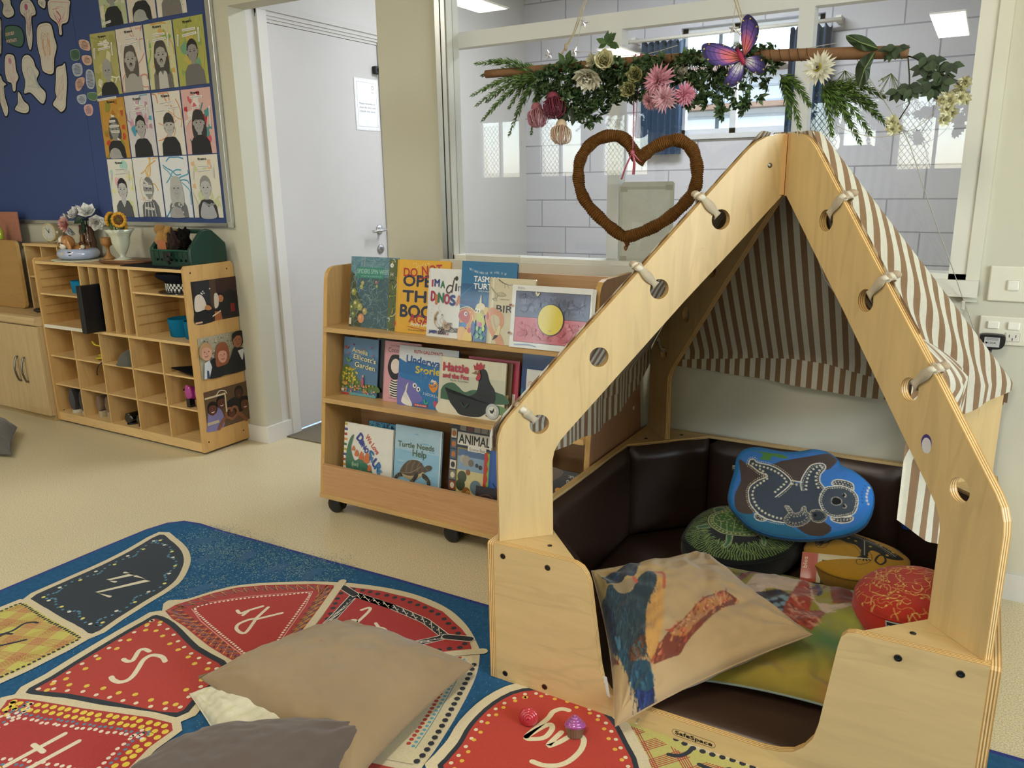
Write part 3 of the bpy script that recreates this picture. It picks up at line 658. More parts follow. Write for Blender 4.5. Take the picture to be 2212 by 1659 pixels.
    # S
    s_ = RUG['S']; sp = spline(s_, 3, True); d.poly(inset(sp, -.024), CRM); d.poly(sp, BLK); d.poly(inset(sp, .017), RED)
    edgedots(s_, .030, .042, .0062, 'd9cdb0', jit=.003); edgedots(s_, .052, .05, .0075, 'd3b545', jit=.005)
    d.stroke(RUG['S1'], .014, 'd5cbae'); d.stroke(RUG['S2'], .013, 'd5cbae')
    # T
    t = RUG['T']; tp = spline(t, 3, True); d.poly(inset(tp, -.02), CRM); d.poly(tp, 'a23430')
    for ins, st, r, c in ((.014, .023, .0085, 'd8c045'), (.034, .021, .0078, 'd8c045'), (.052, .015, .0045, '567d94'), (.066, .0165, .0055, 'dccbb8')): edgedots(t, ins, st, r, c, jit=.003)
    for k in ('T1', 'T2', 'T3'): d.stroke(RUG[k], .013, 'd5cbae', False)
    # R
    r = RUG['R']; rp = spline(r, 2, True); d.poly(rp, 'a23a36')
    for ph, c, a0, b0 in ((0, '2a2c36', .003, .034), (.017, 'd0a040', .004, .040), (.008, '2a2c36', .012, .04), (.026, 'a9713a', .006, .03), (.0, '71566e', .014, .026)):
        A1 = arc_pts(inset(rp, a0), .017); B1 = arc_pts(inset(rp, b0), .0155); n = min(len(A1), len(B1))
        zz = [(A1 if i % 2 == 0 else B1)[int(i*len(A1 if i % 2 == 0 else B1)/n)] for i in range(n)]
        if ph: zz = zz[1:]+zz[:1]
        d.stroke(zz, .0024, c, False, True)
    ri = RUG['Ri']; d.poly(ri, 'a6352f'); d.stroke(ri, .0032, 'cf9488', False, True); edgedots(ri, .010, .0125, .0042, 'ddd0bb')
    for k in ('R1', 'R2', 'R3', 'R4', 'R5'): d.stroke(RUG[k], .0105, 'd9cdb4')
    # Q
    q = RUG['Q']; d.poly(q, 'a2302e'); edgedots(q, .020, .03, .0085, '2c2c33', jit=.002)
    qc = RUG['Qc']; d.stroke(qc, .028, 'd8d0bf', False, True); d.stroke(qc, .023, '24272c', False, True); d.poly(inset(qc, .0135), 'a2302e')
    o1 = inset(qc, -.010); i1 = inset(qc, .011); A1 = arc_pts(o1, .02); B1 = arc_pts(i1, .019); n = min(len(A1), len(B1))
    d.stroke([(A1 if i % 2 == 0 else B1)[i] for i in range(n)], .0018, 'd8d0bf', False); d.dots(arc_pts(qc, .0195), .0028, 'd8d0bf', 6)
    for a, b in ((qc[3], (-1.120, 1.632)), (qc[0], (-1.640, 1.682))):
        d.stroke([a, b], .028, 'd8d0bf', False); d.stroke([a, b], .023, '24272c', False)
    for k in ('Q1', 'Q2', 'Q3'): d.stroke(RUG[k], .010, 'd9cdb4')
    # dividing bands
    for a in ([(-1.666, 1.71), (-1.638, 1.64), (-1.592, 1.53), (-1.55, 1.42), (-1.50, 1.30)], [(-1.055, 1.60), (-1.13, 1.543), (-1.225, 1.455), (-1.32, 1.373), (-1.47, 1.28)]): d.stroke(a, .026, CRM)
    # P
    p = RUG['P']; d.poly(p, 'c9bc98'); pi_ = p[1:7]
    d.dots([(x, y_) for x, y_ in arc_pts(spline(pi_, 4), .021, False)], .0078, '25272d')
    for off, r0, c in ((.026, .0011, '3c7d8c'), (.034, .0048, '5a97a8'), (.048, .0058, 'a83a2c')):
        q2 = spline([(x-off*1.05, y_+off*.15) for x, y_ in p[1:6]], 4)
        if r0 < .002: d.stroke(q2, .002, c)
        else: d.dots(arc_pts(q2, .0145, False), r0, c)
    for off, r0, c in ((0, .0078, '25272d'), (.018, .0048, '5a97a8'), (.028, .0055, 'a83a2c')):
        d.dots(arc_pts([(x, y_+off) for x, y_ in ((-.985, 1.045), (-1.10, 1.06), (-1.25, 1.08))], .022 if off == 0 else .0145, False), r0, c)
    n_ = RUG['N']; d.poly(n_, 'a3392f'); edgedots(n_, .02, .03, .0075, 'd3b545')
    # G and its neighbour
    g = RUG['Gp']; gp = spline(g, 3, True); f = RUG['Fp']
    d.poly(inset(f, -.03), 'bfb496'); d.poly(f, 'b3ad62'); threads(inset(f, .03), .9, 'a04038', .055, 6, .0052, .0012); threads(inset(f, .03), 2.3, 'a04038', .075, 5, .0052, .0012)
    edgedots(f, .0, .022, .0075, '23252b'); 
    for k in ('F1', 'F2'): d.stroke(RUG[k], .011, '262a33')
    d.poly(inset(gp, -.038), CRM); d.poly(inset(gp, -.012), BLK); d.poly(gp, 'b03a2b')
    edgedots(g, .012, .03, .0052, 'd5c7a8', jit=.002); edgedots(g, .024, .034, .0055, 'd3a93c', jit=.004)
    for k in ('G1', 'G2'): d.stroke(RUG[k], .0135, 'd6caa6')
    solo(mb, 'rug', 'large blue alphabet rug with red lettered panels and cream outlines', 'rug', origin=(-.65, .45, 0))
m = attr_mat('rugblue', .95, .1, .22, 90, .5, 500)
make_rug()
# ============================================================ cosy corner bed with a four-legged canopy
PLY = 'cbae79'; PLYE = ['b88a48', 'e0c48c', 'a87838', 'e2c890', 'a87838', 'dcbf86', 'b88a48']
BX0, BX1, BY0, BY1, BZ = -.98, .117, 1.518, 2.612, .39; TCX, TCY = -.4315, 2.065
bed = thing('play_den', 'square birch plywood play den with brown vinyl padding and a striped canopy frame', 'play den', (TCX, TCY, .007))
def make_bed():
    E18 = PLYE; th = .018; z0 = .008
    # front panel with its low entrance
    ol = [(BX0+th, z0), (BX1-th, z0), (BX1-th, BZ)]
    ol += [(-.128, BZ), (-.143, .386), (-.153, .374), (-.158, .35), (-.165, .29), (-.180, .16), (-.188, .125), (-.204, .098), (-.225, .078), (-.252, .068), (-.285, .0625), (-.60, .060), (-.625, .064), (-.648, .076), (-.663, .098), (-.672, .135), (-.700, .345), (-.708, .366), (-.720, .381), (-.738, .389), (-.760, BZ), (BX0+th, BZ)]
    mb = MB(); mb.prism(ol, lambda a, b, t: (a, BY0+t, b), 0, th, 'ply_x', PLY, layers=E18)
    for x, z in ((-.935, .36), (-.81, .36), (-.935, .03), (-.82, .03), (-.05, .36), (.055, .36), (.0, .03)):
        mb.lathe([(.001, -.0005), (.0075, -.0005), (.0075, .0012), (.006, .0018), (.003, .0004), (.001, .0004)], 'metal', '4b4238', n=12, fn=lambda X, Y, Z, x=x, z=z: (x+X, BY0-Z, z+Y))
    # the maker's mark on the rail
    d = Draw(mb, lambda u, v, h: (-.490+u, BY0-.0002-h, .020+v), 'paper')
    rr = [(.010, 0), (.094, 0), (.100, .003), (.1025, .0085), (.100, .014), (.094, .017), (.010, .017), (.004, .014), (.0015, .0085), (.004, .003)]
    d.stroke(rr, .0009, '15120e', False, True)
    d.text('SafeSpace', .052, .0045, .0092, '15120e', w=.086, align='c', boldness=.06)
    mb.build('front_panel', bed)
    for x, nm in ((BX0, 'side_panel'), (BX1-th, 'side_panel')):
        mb = MB(); mb.prism([(BY0, z0), (BY1, z0), (BY1, BZ), (BY0+.006, BZ), (BY0, BZ-.006)], lambda a, b, t: (x+t, a, b), 0, th, 'ply_y', PLY, layers=E18); mb.build(nm, bed)
    mb = MB(); mb.prism([(BX0+th, z0), (BX1-th, z0), (BX1-th, BZ), (BX0+th, BZ)], lambda a, b, t: (a, BY1-th+t, b), 0, th, 'ply_x', PLY, layers=E18); mb.build('back_panel', bed)
    c = .215
    for sx, sy in ((-1, -1), (1, -1), (-1, 1), (1, 1)):
        X = BX0+th if sx < 0 else BX1-th; Y = BY0+th if sy < 0 else BY1-th
        mb = MB(); ol = [(X, Y), (X-sx*c, Y), (X, Y-sy*c)]
        if sx*sy < 0: ol = ol[::-1]
        mb.prism(ol, lambda a, b, t: (a, b, BZ-.0185+t), 0, th, 'ply_x', PLY, layers=E18)
        for a, b in ((.13, .035), (.035, .13)):
            mb.lathe([(.001, 0), (.006, 0), (.006, .0012), (.001, .0012)], 'metal', '4b4238', n=10, fn=lambda x, y, z, a=a, b=b: (X-sx*a+x, Y-sy*b+y, BZ+z-.0005))
        mb.build('corner_shelf', bed)
    # vinyl padding
    VY = '33231b'
    i = .002; q = c+.004
    oc = [(BX0+th+q, BY0+th+.0), (BX0+th+i, BY0+th+q), (BX0+th+i, BY1-th-q), (BX0+th+q, BY1-th-i), (BX1-th-q, BY1-th-i), (BX1-th-i, BY1-th-q), (BX1-th-i, BY0+th+q), (BX1-th-q, BY0+th)]
    t = .034
    for k in range(7):
        a = Vector((*oc[k], 0)); b = Vector((*oc[k+1], 0)); e = (b-a).normalized(); n = Vector((-e.y, e.x, 0)); n = -n if n.dot(Vector((TCX, TCY, 0))-a) < 0 else n
        L = (b-a).length; mb = MB(); nu, nv = 18, 14; za, zb = .058, BZ-.008
        def Pp(i_, j, front=True, a=a, e=e, n=n, L=L):
            u = i_/nu; v = j/nv; z = za+(zb-za)*v; m = 1-abs(2*u-1)**8; mv = 1-abs(2*v-1)**10
            s = .002+t*(max(m, 0)**.25)*(max(mv, 0)**.25)*.82
            ins = t*.42*(1-min(u, 1-u)*2)**6*0
            p = a+e*(L*u)+n*s; return (p.x, p.y, z+.002*sin(u*9+k)*v)
        mb.grid(Pp, nu, nv, 'vinyl', VY)
        mb.poly([tuple(a+n*.002+Vector((0, 0, za))), tuple(b+n*.002+Vector((0, 0, za))), tuple(b+n*.002+Vector((0, 0, zb))), tuple(a+n*.002+Vector((0, 0, zb)))], 'vinyl', VY)
        mb.build('wall_pad', bed)
    mb = MB(); ctr = Vector((TCX, TCY, 0)); fl = [(BX0+th, BY0+th), (BX1-th, BY0+th), (BX1-th, BY1-th), (BX0+th, BY1-th)]
    fl = [(BX0+th+c, BY0+th+.001), (BX1-th-c, BY0+th+.001), (BX1-th, BY0+th+c), (BX1-th, BY1-th-c), (BX1-th-c, BY1-th), (BX0+th+c, BY1-th), (BX0+th, BY1-th-c), (BX0+th, BY0+th+c)]
    rings = []
    for zz, ins in ((.010, .006), (.014, .001), (.046, 0), (.054, .004), (.0585, .012), (.060, .03), (.058, .25)):
        rings.append([(x, y, zz+(.002*sin(x*40)+.0015*sin(y*33) if zz > .05 else 0)) for x, y in inset(fl, ins)])
    mb.loft(rings, 'vinyl', '3a281e', cap=True); mb.build('floor_pad', bed)
make_bed()

# ---- canopy frame: four bent boards meeting at the top
S2 = sqrt(.5)
OUT = [(.745, BZ), (.745, .640), (.742, .664), (.733, .687), (.718, .707), (.56, .872), (.40, 1.032), (.235, 1.2), (.135, 1.302), (.115, 1.322), (.092, 1.340), (.066, 1.352), (.035, 1.358), (.017, 1.359)]
INN = [(.017, 1.212), (.15, 1.080), (.268, .965), (.49, .738), (.565, .662), (.588, .637), (.602, .612), (.607, .588), (.606, BZ)]
HOLES = [(.640, .685), (.488, .841), (.335, .999), (.179, 1.160)]
def board(sx, sy, holes):
    D = Vector((sx*S2, sy*S2, 0)); n = Vector((-sy*S2, sx*S2, 0)); c0 = Vector((TCX, TCY, 0))
    P = lambda u, z, t: c0+D*u+Vector((0, 0, z))+n*t
    mb = MB(); th = .018
    mb.prism(OUT+INN, P, -th/2, th/2, 'ply_z', PLY, holes=[circ(u, z, .0245, n=24) for u, z in holes], layers=PLYE)
    fs = -1 if (n.dot(Vector((0, 0, 0))-c0) < 0) else 1
    if (sx, sy) == (1, -1):
        d = Draw(mb, lambda u, v, h: P(u, v, -(th/2+.0003+h)), 'photo')
        d.ell(.548, .747, .014, .019, '3a2c72'); d.ell(.549, .743, .0125, .016, 'c9c6c8')
    if (sx, sy) == (-1, -1):
        d = Draw(mb, lambda u, v, h: P(u, v, (th/2+.0002+h)), 'ply_z')
        mb.lathe([(.001, 0), (.006, 0), (.006, .0012), (.001, .0015)], 'metal', '8b8b86', n=14, fn=lambda x, y, z: P(.055+x, 1.285+y, th/2+z))
        for a, b in ((.66, .60), (.50, .93), (.58, .835), (.30, 1.12), (.22, 1.09)): d.poly([(a, b), (a+.008, b+.003), (a+.007, b+.0045)], 'b5935a')
    mb.build('canopy_leg', bed); return P
LEGS = {}
for sx, sy in ((-1, -1), (1, -1), (-1, 1), (1, 1)): LEGS[sx, sy] = board(sx, sy, HOLES)
mb = MB()
for sx, sy in ((-1, -1), (1, -1), (-1, 1), (1, 1)):
    D = Vector((sx*S2, sy*S2, 0)); n = Vector((-sy*S2, sx*S2, 0)); c0 = Vector((TCX, TCY, 0))
    ol = [(.001, 1.218), (.016, 1.218), (.016, 1.358), (.001, 1.358)]
    mb.prism(ol, lambda u, z, t: c0+D*u+Vector((0, 0, z))+n*t, -.010, .010, 'ply_z', 'c08f50')
for i, (ax, z) in enumerate(((-.012, 1.345), (.011, 1.335), (-.013, 1.262), (.009, 1.245))):
    mb.lathe([(.001, 0), (.0035, 0), (.0035, .0012), (.001, .0012)], 'metal', '8a8478', n=8, fn=lambda x, y, zz: (TCX+ax+x, TCY-.024-zz+abs(ax)*.6, z+y))
mb.box((TCX-.020, TCY-.023, 1.215), (TCX+.0, TCY-.006, 1.356), 'ply_z', 'c2934f'); mb.box((TCX+.001, TCY-.020, 1.213), (TCX+.016, TCY-.004, 1.357), 'ply_z', 'b98847')
mb.build('apex_block', bed)

# ---- striped canvas
can = thing('striped_canopy', 'brown and cream striped cotton canopy tied over the den frame', 'canopy', (TCX, TCY, 1.3))
ST = ('cac5b2', '85694c')
def panel(kind):
    mb = MB(); w = .0165; n = 66 if kind != 'right' else 60; nr = 26 if kind != 'right' else 110; R = random.Random(hash(kind) % 99)
    lo = -w*33; sub = 2; cols = n*sub if kind != 'right' else 200; wr = .985/200
    def K(k):  # top of the cloth over the boards
        return min(1.438-abs(k)*sqrt(2), 1.366)
    pn = [R.uniform(0, 6) for _ in range(6)]
    def P(i, j):
        k = lo+(w/sub)*i; v = j/nr; a = abs(k)
        if kind == 'right':
            k = -.385+wr*i; a = abs(k); zt = K(k); f = min(1, max(0, (k+.385)/.9))   # k>0 is towards the wall
            zb = np.interp(k, [-.385, -.34, -.2, 0, .25, .42, .55], [.55, .535, .485, .50, .55, .60, .645])
            xl = float(np.interp(k, [-.385, -.33, -.24, -.1, .1, .3, .55], [.335, .345, .42, .47, .505, .525, .535]))
        else:
            zt = K(k); zb = {'back': .598+.028*(abs(k)/.54)**2-.02*(k/.54)-.006*sin(k*9), 'left': float(np.interp(k, [-.54, -.40, -.2, .1, .32, .49, .54], [.63, .575, .525, .50, .535, .61, .64]))}[kind]
            xl = .532
        zb = min(zb, zt-.002); z = zt+(zb-zt)*v; o = (1.438-z)/sqrt(2)
        slack = 1-min(1, (a+.0)/max(.03, (1.438-z)/sqrt(2)+1e-6))
        if z > .70: o -= .030*sin(pi*min(1, (1.37-z)/.67))*max(0, slack)**.8*(1 if kind != 'right' else -.25)
        if kind == 'left' and z < .98: o -= .05*(max(0, slack)**.7)*min(1, (.98-z)/.2)
        o = min(o, xl+.004*sin(k*30+pn[0])) if kind != 'right' else min(o, xl+.006*sin(k*45+z*8))
        rip = (.004+.010*max(0, .85-z))*sin(k*38+pn[1]+z*3)*.5+.003*sin(k*85+z*14+pn[2])*(.9-min(z, .9))
        if a > (1.438-z)/sqrt(2)-.02: rip *= .2
        o += rip*(.8 if kind != 'back' else .5)+.005
        if kind == 'back': o = min(o, .552); return (TCX+k, TCY+o, z)
        if kind == 'left': return (TCX-o, TCY+k, z)
        return (TCX+o, TCY+k, z)
    def bias(i, j):   # this side is cut on the bias
        p = P(i, j); kk = p[1]-TCY; dd = (1.438-p[2])*1.2247
        return ST[int(math.floor((kk*.96+dd*.77*(1.0-.12*dd)+2)/.043)) % 2]
    col = bias if kind == 'right' else (lambda i, j: ST[(i//sub) % 2])
    mb.grid(P, cols, nr, 'cloth', col)
    # hem band stitched on
    h0 = nr-3
    def Hm(i, j):
        p = Vector(P(i, h0+j)); q = Vector((TCX, TCY, p.z)); e = (q-p); e.z = 0
        e = Vector((0, -1, 0)) if kind == 'back' else (Vector((1, 0, 0)) if kind == 'left' else Vector((-1, 0, 0)))
        return tuple(p+e*.0016+Vector((0, 0, -.0015)))
    if kind != 'right': mb.grid(Hm, cols, 3, 'cloth', lambda i, j: ST[((i+1)//sub) % 2])
    mb.build('canopy_panel', can)
for k in ('back', 'left'): panel(k)
def slack_panel():
    mb = MB(); n, nr = 168, 130; fw = .0165/2
    def cross(z):
        a = max(.052, min((1.438-z)/sqrt(2), .535)); S = min(.66*a, .20); w = min(1, max(0, (.97-z)/.14))
        e = (-a, a) if z > .955 else (-.338, .338)
        b = lambda p, q: (p[0]+(q[0]-p[0])*w, p[1]+(q[1]-p[1])*w)
        P = [(a+.004, a+.002), (a-.020, a+.004), (a-.034-.42*S, a-.42*S), (a-.038-.82*S, a-.82*S), (a-.06-S*1.15, a-S), b((0, a-S), (.0, .40)), b((-a*.62, a-S*.42), (-.20, .425)), b((-a*.85, a-S*.17), (-.295, .395)), b(e, (-.325, .335))]
        c = spline(P, 12); L = [0]
        for p, q in zip(c, c[1:]): L.append(L[-1]+math.hypot(q[0]-p[0], q[1]-p[1]))
        return c, L, a
    hem = lambda t: float(np.interp(t, [0, .12, .25, .45, .7, .85, .93, 1], [.665, .63, .575, .53, .50, .47, .50, .55]))
    pts = {}; lab = {}
    zt = 1.362
    for j in range(nr+1):
        for i in range(n+1):
            f0 = .572-fw*i; z = 1.362-(1.362-.55)*(j/nr)
            for _ in range(4):
                c, L, a = cross(z); l = min(max(1.06*a-f0, 0), L[-1]); t = l/L[-1]; z = zt+(hem(t)-zt)*(j/nr)
            m = int(np.searchsorted(L, l)); m = min(max(m, 1), len(L)-1); f = (l-L[m-1])/max(L[m]-L[m-1], 1e-6)
            k = c[m-1][0]+(c[m][0]-c[m-1][0])*f; o = c[m-1][1]+(c[m][1]-c[m-1][1])*f
            rip = .006*sin(l*60+z*9)*min(1, (1.36-z)*2.2)*min(1, t*6)*min(1, (1-t)*6)
            pts[i, j] = (TCX+o+.006+rip, TCY+k, z)
    col = lambda i, j: ST[(i//2) % 2]
    mb.grid(lambda i, j: pts[i, j], n, nr, 'cloth', col); mb.build('canopy_panel', can)
slack_panel()
def tab(sx, sy, u, z, knot=True, side=1):
    D = Vector((sx*S2, sy*S2, 0)); n = Vector((-sy*S2, sx*S2, 0)); c0 = Vector((TCX, TCY, 0))
    q = Vector((S2, S2)) ; mb = MB()
    P = lambda d, t: c0+D*(u+q.x*d)+Vector((0, 0, z+q.y*d))+n*t
    e = .070 if z > .7 else .052
    pts = [P(.010, 0), P(.017, .0125), P(.04, .0135), P(e, .0135), P(e+.010, .009), P(e+.013, 0), P(e+.010, -.009), P(e, -.0135), P(.04, -.0135), P(.017, -.0125)]
    wv = (D*S2*-1+Vector((0, 0, S2)))
    m = len(pts); pts = [Vector(p) for p in spline([tuple(p) for p in pts], 4, True)]
    rings = []
    for i, p in enumerate(pts):
        tn = (pts[(i+1) % len(pts)]-pts[i-1]).normalized(); b = wv; c = tn.cross(b).normalized()
        wd = .0095+.002*sin(i*.9); rings.append([p+b*wd+c*.001, p+b*wd*.4+c*.0022, p-b*wd*.4+c*.0018, p-b*wd+c*.001, p-b*wd-c*.001, p+b*wd-c*.001])
    rings.append(rings[0]); mb.loft(rings, 'cloth', 'b5a78e')
    if knot:
        for k in range(4):
            pc = P(e+.004+.004*k, side*(.006-.005*k)); mb.sphere(pc, .0115, 'cloth', ('d2cbb8', 'a8957a')[k % 2], 10, 7, sc=(1, .9, .75))
    mb.build('canopy_tab', can)
for u, z in (HOLES[0], HOLES[2], HOLES[3]): tab(-1, -1, u, z)
for u, z in HOLES[1:]: tab(1, -1, u, z, side=-1)
for u, z in HOLES[:3:2]: tab(-1, 1, u, z)
# ============================================================ book display on castors
bcs = thing('book_display', 'beech laminate book display stand on black castors', 'bookcase', (-1.56, 2.35, 0))
BEE = 'c0956a'; BEE2 = 'c9a36a'; KX0, KX1 = -2.13, -.992
KF = lambda z: 2.10+(z-.09)*.131         # sloping front
def kpanel(name, lo, hi, mat='lam_x', col=BEE): mb = MB(); mb.box(lo, hi, mat, col); return mb.build(name, bcs)
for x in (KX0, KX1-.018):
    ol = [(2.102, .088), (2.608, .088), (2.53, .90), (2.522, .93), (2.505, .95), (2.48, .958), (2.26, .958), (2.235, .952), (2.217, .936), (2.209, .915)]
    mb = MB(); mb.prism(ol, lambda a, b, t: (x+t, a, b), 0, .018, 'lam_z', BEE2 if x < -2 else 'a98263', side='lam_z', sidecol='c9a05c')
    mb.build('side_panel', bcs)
kpanel('centre_panel', (KX0+.018, 2.345, .088), (KX1-.018, 2.360, .955), 'lam_x', BEE)
kpanel('base_board', (KX0, 2.098, .070), (KX1, 2.615, .088), 'lam_x', BEE2)
for i, (z, f) in enumerate(((.719, 2.165), (.450, 2.135))):
    mb = MB(); mb.box((KX0+.018, f, z), (KX1-.018, 2.345, z+.018), 'lam_x', BEE2); mb.build('shelf', bcs)
    kpanel('rear_shelf', (KX0+.018, 2.360, z), (KX1-.018, 2.54-.06*i*0, z+.018), 'lam_x', BEE2)
kpanel('front_lip', (KX0+.018, 2.104, .088), (KX1-.018, 2.120, .208), 'lam_x', 'c49769')
kpanel('rear_lip', (KX0+.018, 2.585, .088), (KX1-.018, 2.60, .208), 'lam_x', 'c49769')
mb = MB(); mb.box((KX0+.018, 2.180, .088), (KX1-.018, 2.19, .1), 'lam_x', BEE); mb.build('bin_stop', bcs)
mb = MB(); mb.box((KX1-.001, 2.50, .475), (KX1+.003, 2.51, .487), 'plastic', 'c9c5ba'); mb.build('shelf_clip', bcs)
def castor(x, y):
    mb = MB(); 
    for s in (-.013, .013): mb.lathe([(.001, -.010), (.027, -.010), (.032, -.006), (.032, .006), (.027, .010), (.001, .010)], 'rubber', '1d1d1f', n=20, fn=lambda X, Y, Z: (x+X, y+Z+s, .033+Y))
    h = mb.build('castor', bcs)
    mb = MB(); mb.tube([(x, y-.015, .035), (x-.018, y, .05), (x-.01, y, .070)], .010, 'rubber', '232325', 8); mb.lathe([(.001, .050), (.017, .050), (.020, .066), (.020, .070), (.001, .070)], 'rubber', '232325', c=(x, y, 0), n=14)
    m = mb.build('castor_fork', bcs); m.parent = h
for x, y in ((-2.09, 2.15), (-1.53, 2.15), (-1.03, 2.15), (-2.09, 2.57), (-1.03, 2.57)): castor(x, y)
# ============================================================ picture books
LEAN = math.radians(9)
def book(name, label, x, y, z, w, h, th, art, col='e8e4da', mat='print_gloss', lean=LEAN, group=None, pages=True, cat='book', pagecol='e3dcc8', yaw=0):
    t = thing(name, label, cat, (x+w/2, y, z), 0, group); t['_w'] = (x+w/2, y, z)
    c, s = cos(lean), sin(lean); cy, sy = cos(yaw), sin(yaw)
    def R(p): p = Vector(p); return Vector((x, y, z))+Vector((p.x*cy-p.y*sy, p.x*sy+p.y*cy, p.z))
    F = lambda u, v, h_=0: R((u, v*s-h_*c, v*c+h_*s))          # front face, h_ towards the viewer
    mb = MB(); ct = .0018
    r = .004; ol = [(0, 0), (w-r, 0), (w, r), (w, h-r), (w-r, h), (0, h)]
    mb.prism(ol, F, -ct, 0, mat, col); mb.prism(ol, F, -th, -th+ct, mat, col)
    mb.prism([(0, 0), (ct*1.5, 0), (ct*1.5, h), (0, h)], F, -th, 0, mat, col)
    d = Draw(mb, F, mat, .00004); art(d, w, h); mb.build('cover', t)
    if pages and th > .005:
        mb = MB(); mb.prism([(ct*1.5, .003), (w-.003, .003), (w-.003, h-.003), (ct*1.5, h-.003)], F, -th+ct, -ct, 'paper', pagecol); mb.build('pages', t)
    return t
def rr(seed): return random.Random(seed)
def grass(d, R, x0, y0, x1, y1, n, cols, w=(.001, .0003), L=.03):
    for c in cols:
        P = []
        for _ in range(n//len(cols)):
            x, y = R.uniform(x0, x1), R.uniform(y0, y1); a = R.uniform(0, 6.3); q = [(x, y)]
            for k in range(4): a += R.uniform(-.8, .8); x = min(max(x+L/4*cos(a), x0), x1); y = min(max(y+L/4*sin(a), y0), y1); q.append((x, y))
            for (a1, b1), (a2, b2) in zip(q, q[1:]):
                l = math.hypot(a2-a1, b2-b1) or 1; nx, ny = -(b2-b1)/l*w[0]/2, (a2-a1)/l*w[0]/2
                P.append([(a1+nx, b1+ny), (a1-nx, b1-ny), (a2-nx, b2-ny), (a2+nx, b2+ny)])
        d._add(P, c)
def a_spiders(d, w, h):
    R = rr(1); d.rect(0, 0, w, h, '3d5a66'); d.rect(0, h*.72, w, h, '5f8797')
    d.poly([(0, 0), (w*.25, 0), (w*.3, h*.3), (w*.12, h*.55), (w*.1, h*.75), (0, h*.8)], '3a3f22')
    grass(d, R, .002, .002, w-.002, h-.002, 360, ('7d98a0', '56747a', '8da894', '2e4a52', '9bb3bd', '48623f'), (.0009, 0), .04)
    for cx, cy, r, c in ((.018, .13, .012, '8b8a3a'), (.03, .085, .015, '7c7f38'), (.05, .075, .012, 'a3a054'), (.012, .07, .012, '5f6a2c'), (.02, .045, .011, '6c7434'), (.055, .15, .008, '9aa05a'), (.06, .165, .007, 'b5a06a'), (.075, .06, .011, 'ab9a5c'), (.058, .033, .0155, 'c98a5c'), (.125, .17, .006, 'a8606a'), (.128, .155, .005, 'a09a5c')):
        d.ell(cx, cy, r, r*1.15, c); d.ell(cx-r*.25, cy+r*.3, r*.4, r*.4, 'c5c08a' if c != 'c98a5c' else 'dba27a')
    d.rect(.028, h*.70, .160, h*.855, '3c8274'); d.text('SPIDERS SPIN WEBS', .032, h*.765, .017, 'a9cdc0', w=.15); d.text('written by a nature lover', .05, h*.72, .006, '8fb8aa', w=.10)
    d.rect(.066, h*.86, .068, h, 'b8a9a4'); d.rect(.001, .008, .012, .032, 'cfc8b4')
def a_strip(d, w, h):
    R = rr(2); d.rect(0, 0, w, h, '54603a'); grass(d, R, .001, .001, w-.001, h-.001, 160, ('a9a04a', '3c4420', 'd0c060', '6f9a3c', '2f2a16', 'b9c7c9'), (.003, 0), .02)
    for y, c in ((.17, 'a8a437'), (.12, '5c8a35'), (.1, '6f9e48'), (.07, '9db4c4'), (.03, '7f97b0'), (.225, 'b89a2e')): d.ell(w*.45, y, .012, .013, c)
    d.ell(.012, h*.91, .008, .008, 'e5e2d6'); d.text('A', .009, h*.895, .008, '333'); d.text('H', .008, h*.76, .014, 'e8e6da'); 
def a_donot(d, w, h):
    d.rect(0, 0, w, h, 'd9a52b'); d.rect(.004, 0, .007, h, 'c4922a'); R = rr(3)
    grass(d, R, .07, h*.9, .14, h*.97, 14, ('efe0b4',), (.001, 0), .012)
    d.text('OPEN', .030, .168, .040, '1d2440', w=.175, boldness=.05); d.text('THIS', .030, .113, .040, '1d2440', w=.165, boldness=.05)
    d.text('BOOK', .022, .058, .044, '1d2440', w=.19, boldness=.05)
    d.text('DO', .030, .202, .030, 'b02732', w=.06, boldness=.03); d.text('NOT', .112, .207, .034, 'b02732', w=.085, boldness=.03, rot=.1)
    d.stroke([(.10, .196), (.15, .205)], .004, 'b02732'); d.text('AGAIN', .062, .040, .032, 'b02732', w=.13, boldness=.03, rot=-.08)
    d.text('Andy Lee', .070, .028, .013, 'efe8cf', w=.075, boldness=.03); d.stroke([(.058, .024), (.15, .014)], .002, 'b02732'); d.text('Illustrated by Heath', .062, .010, .006, '3a3a2a', w=.07)
    d.ell(.0, .03, .004, .01, 'a8382e')
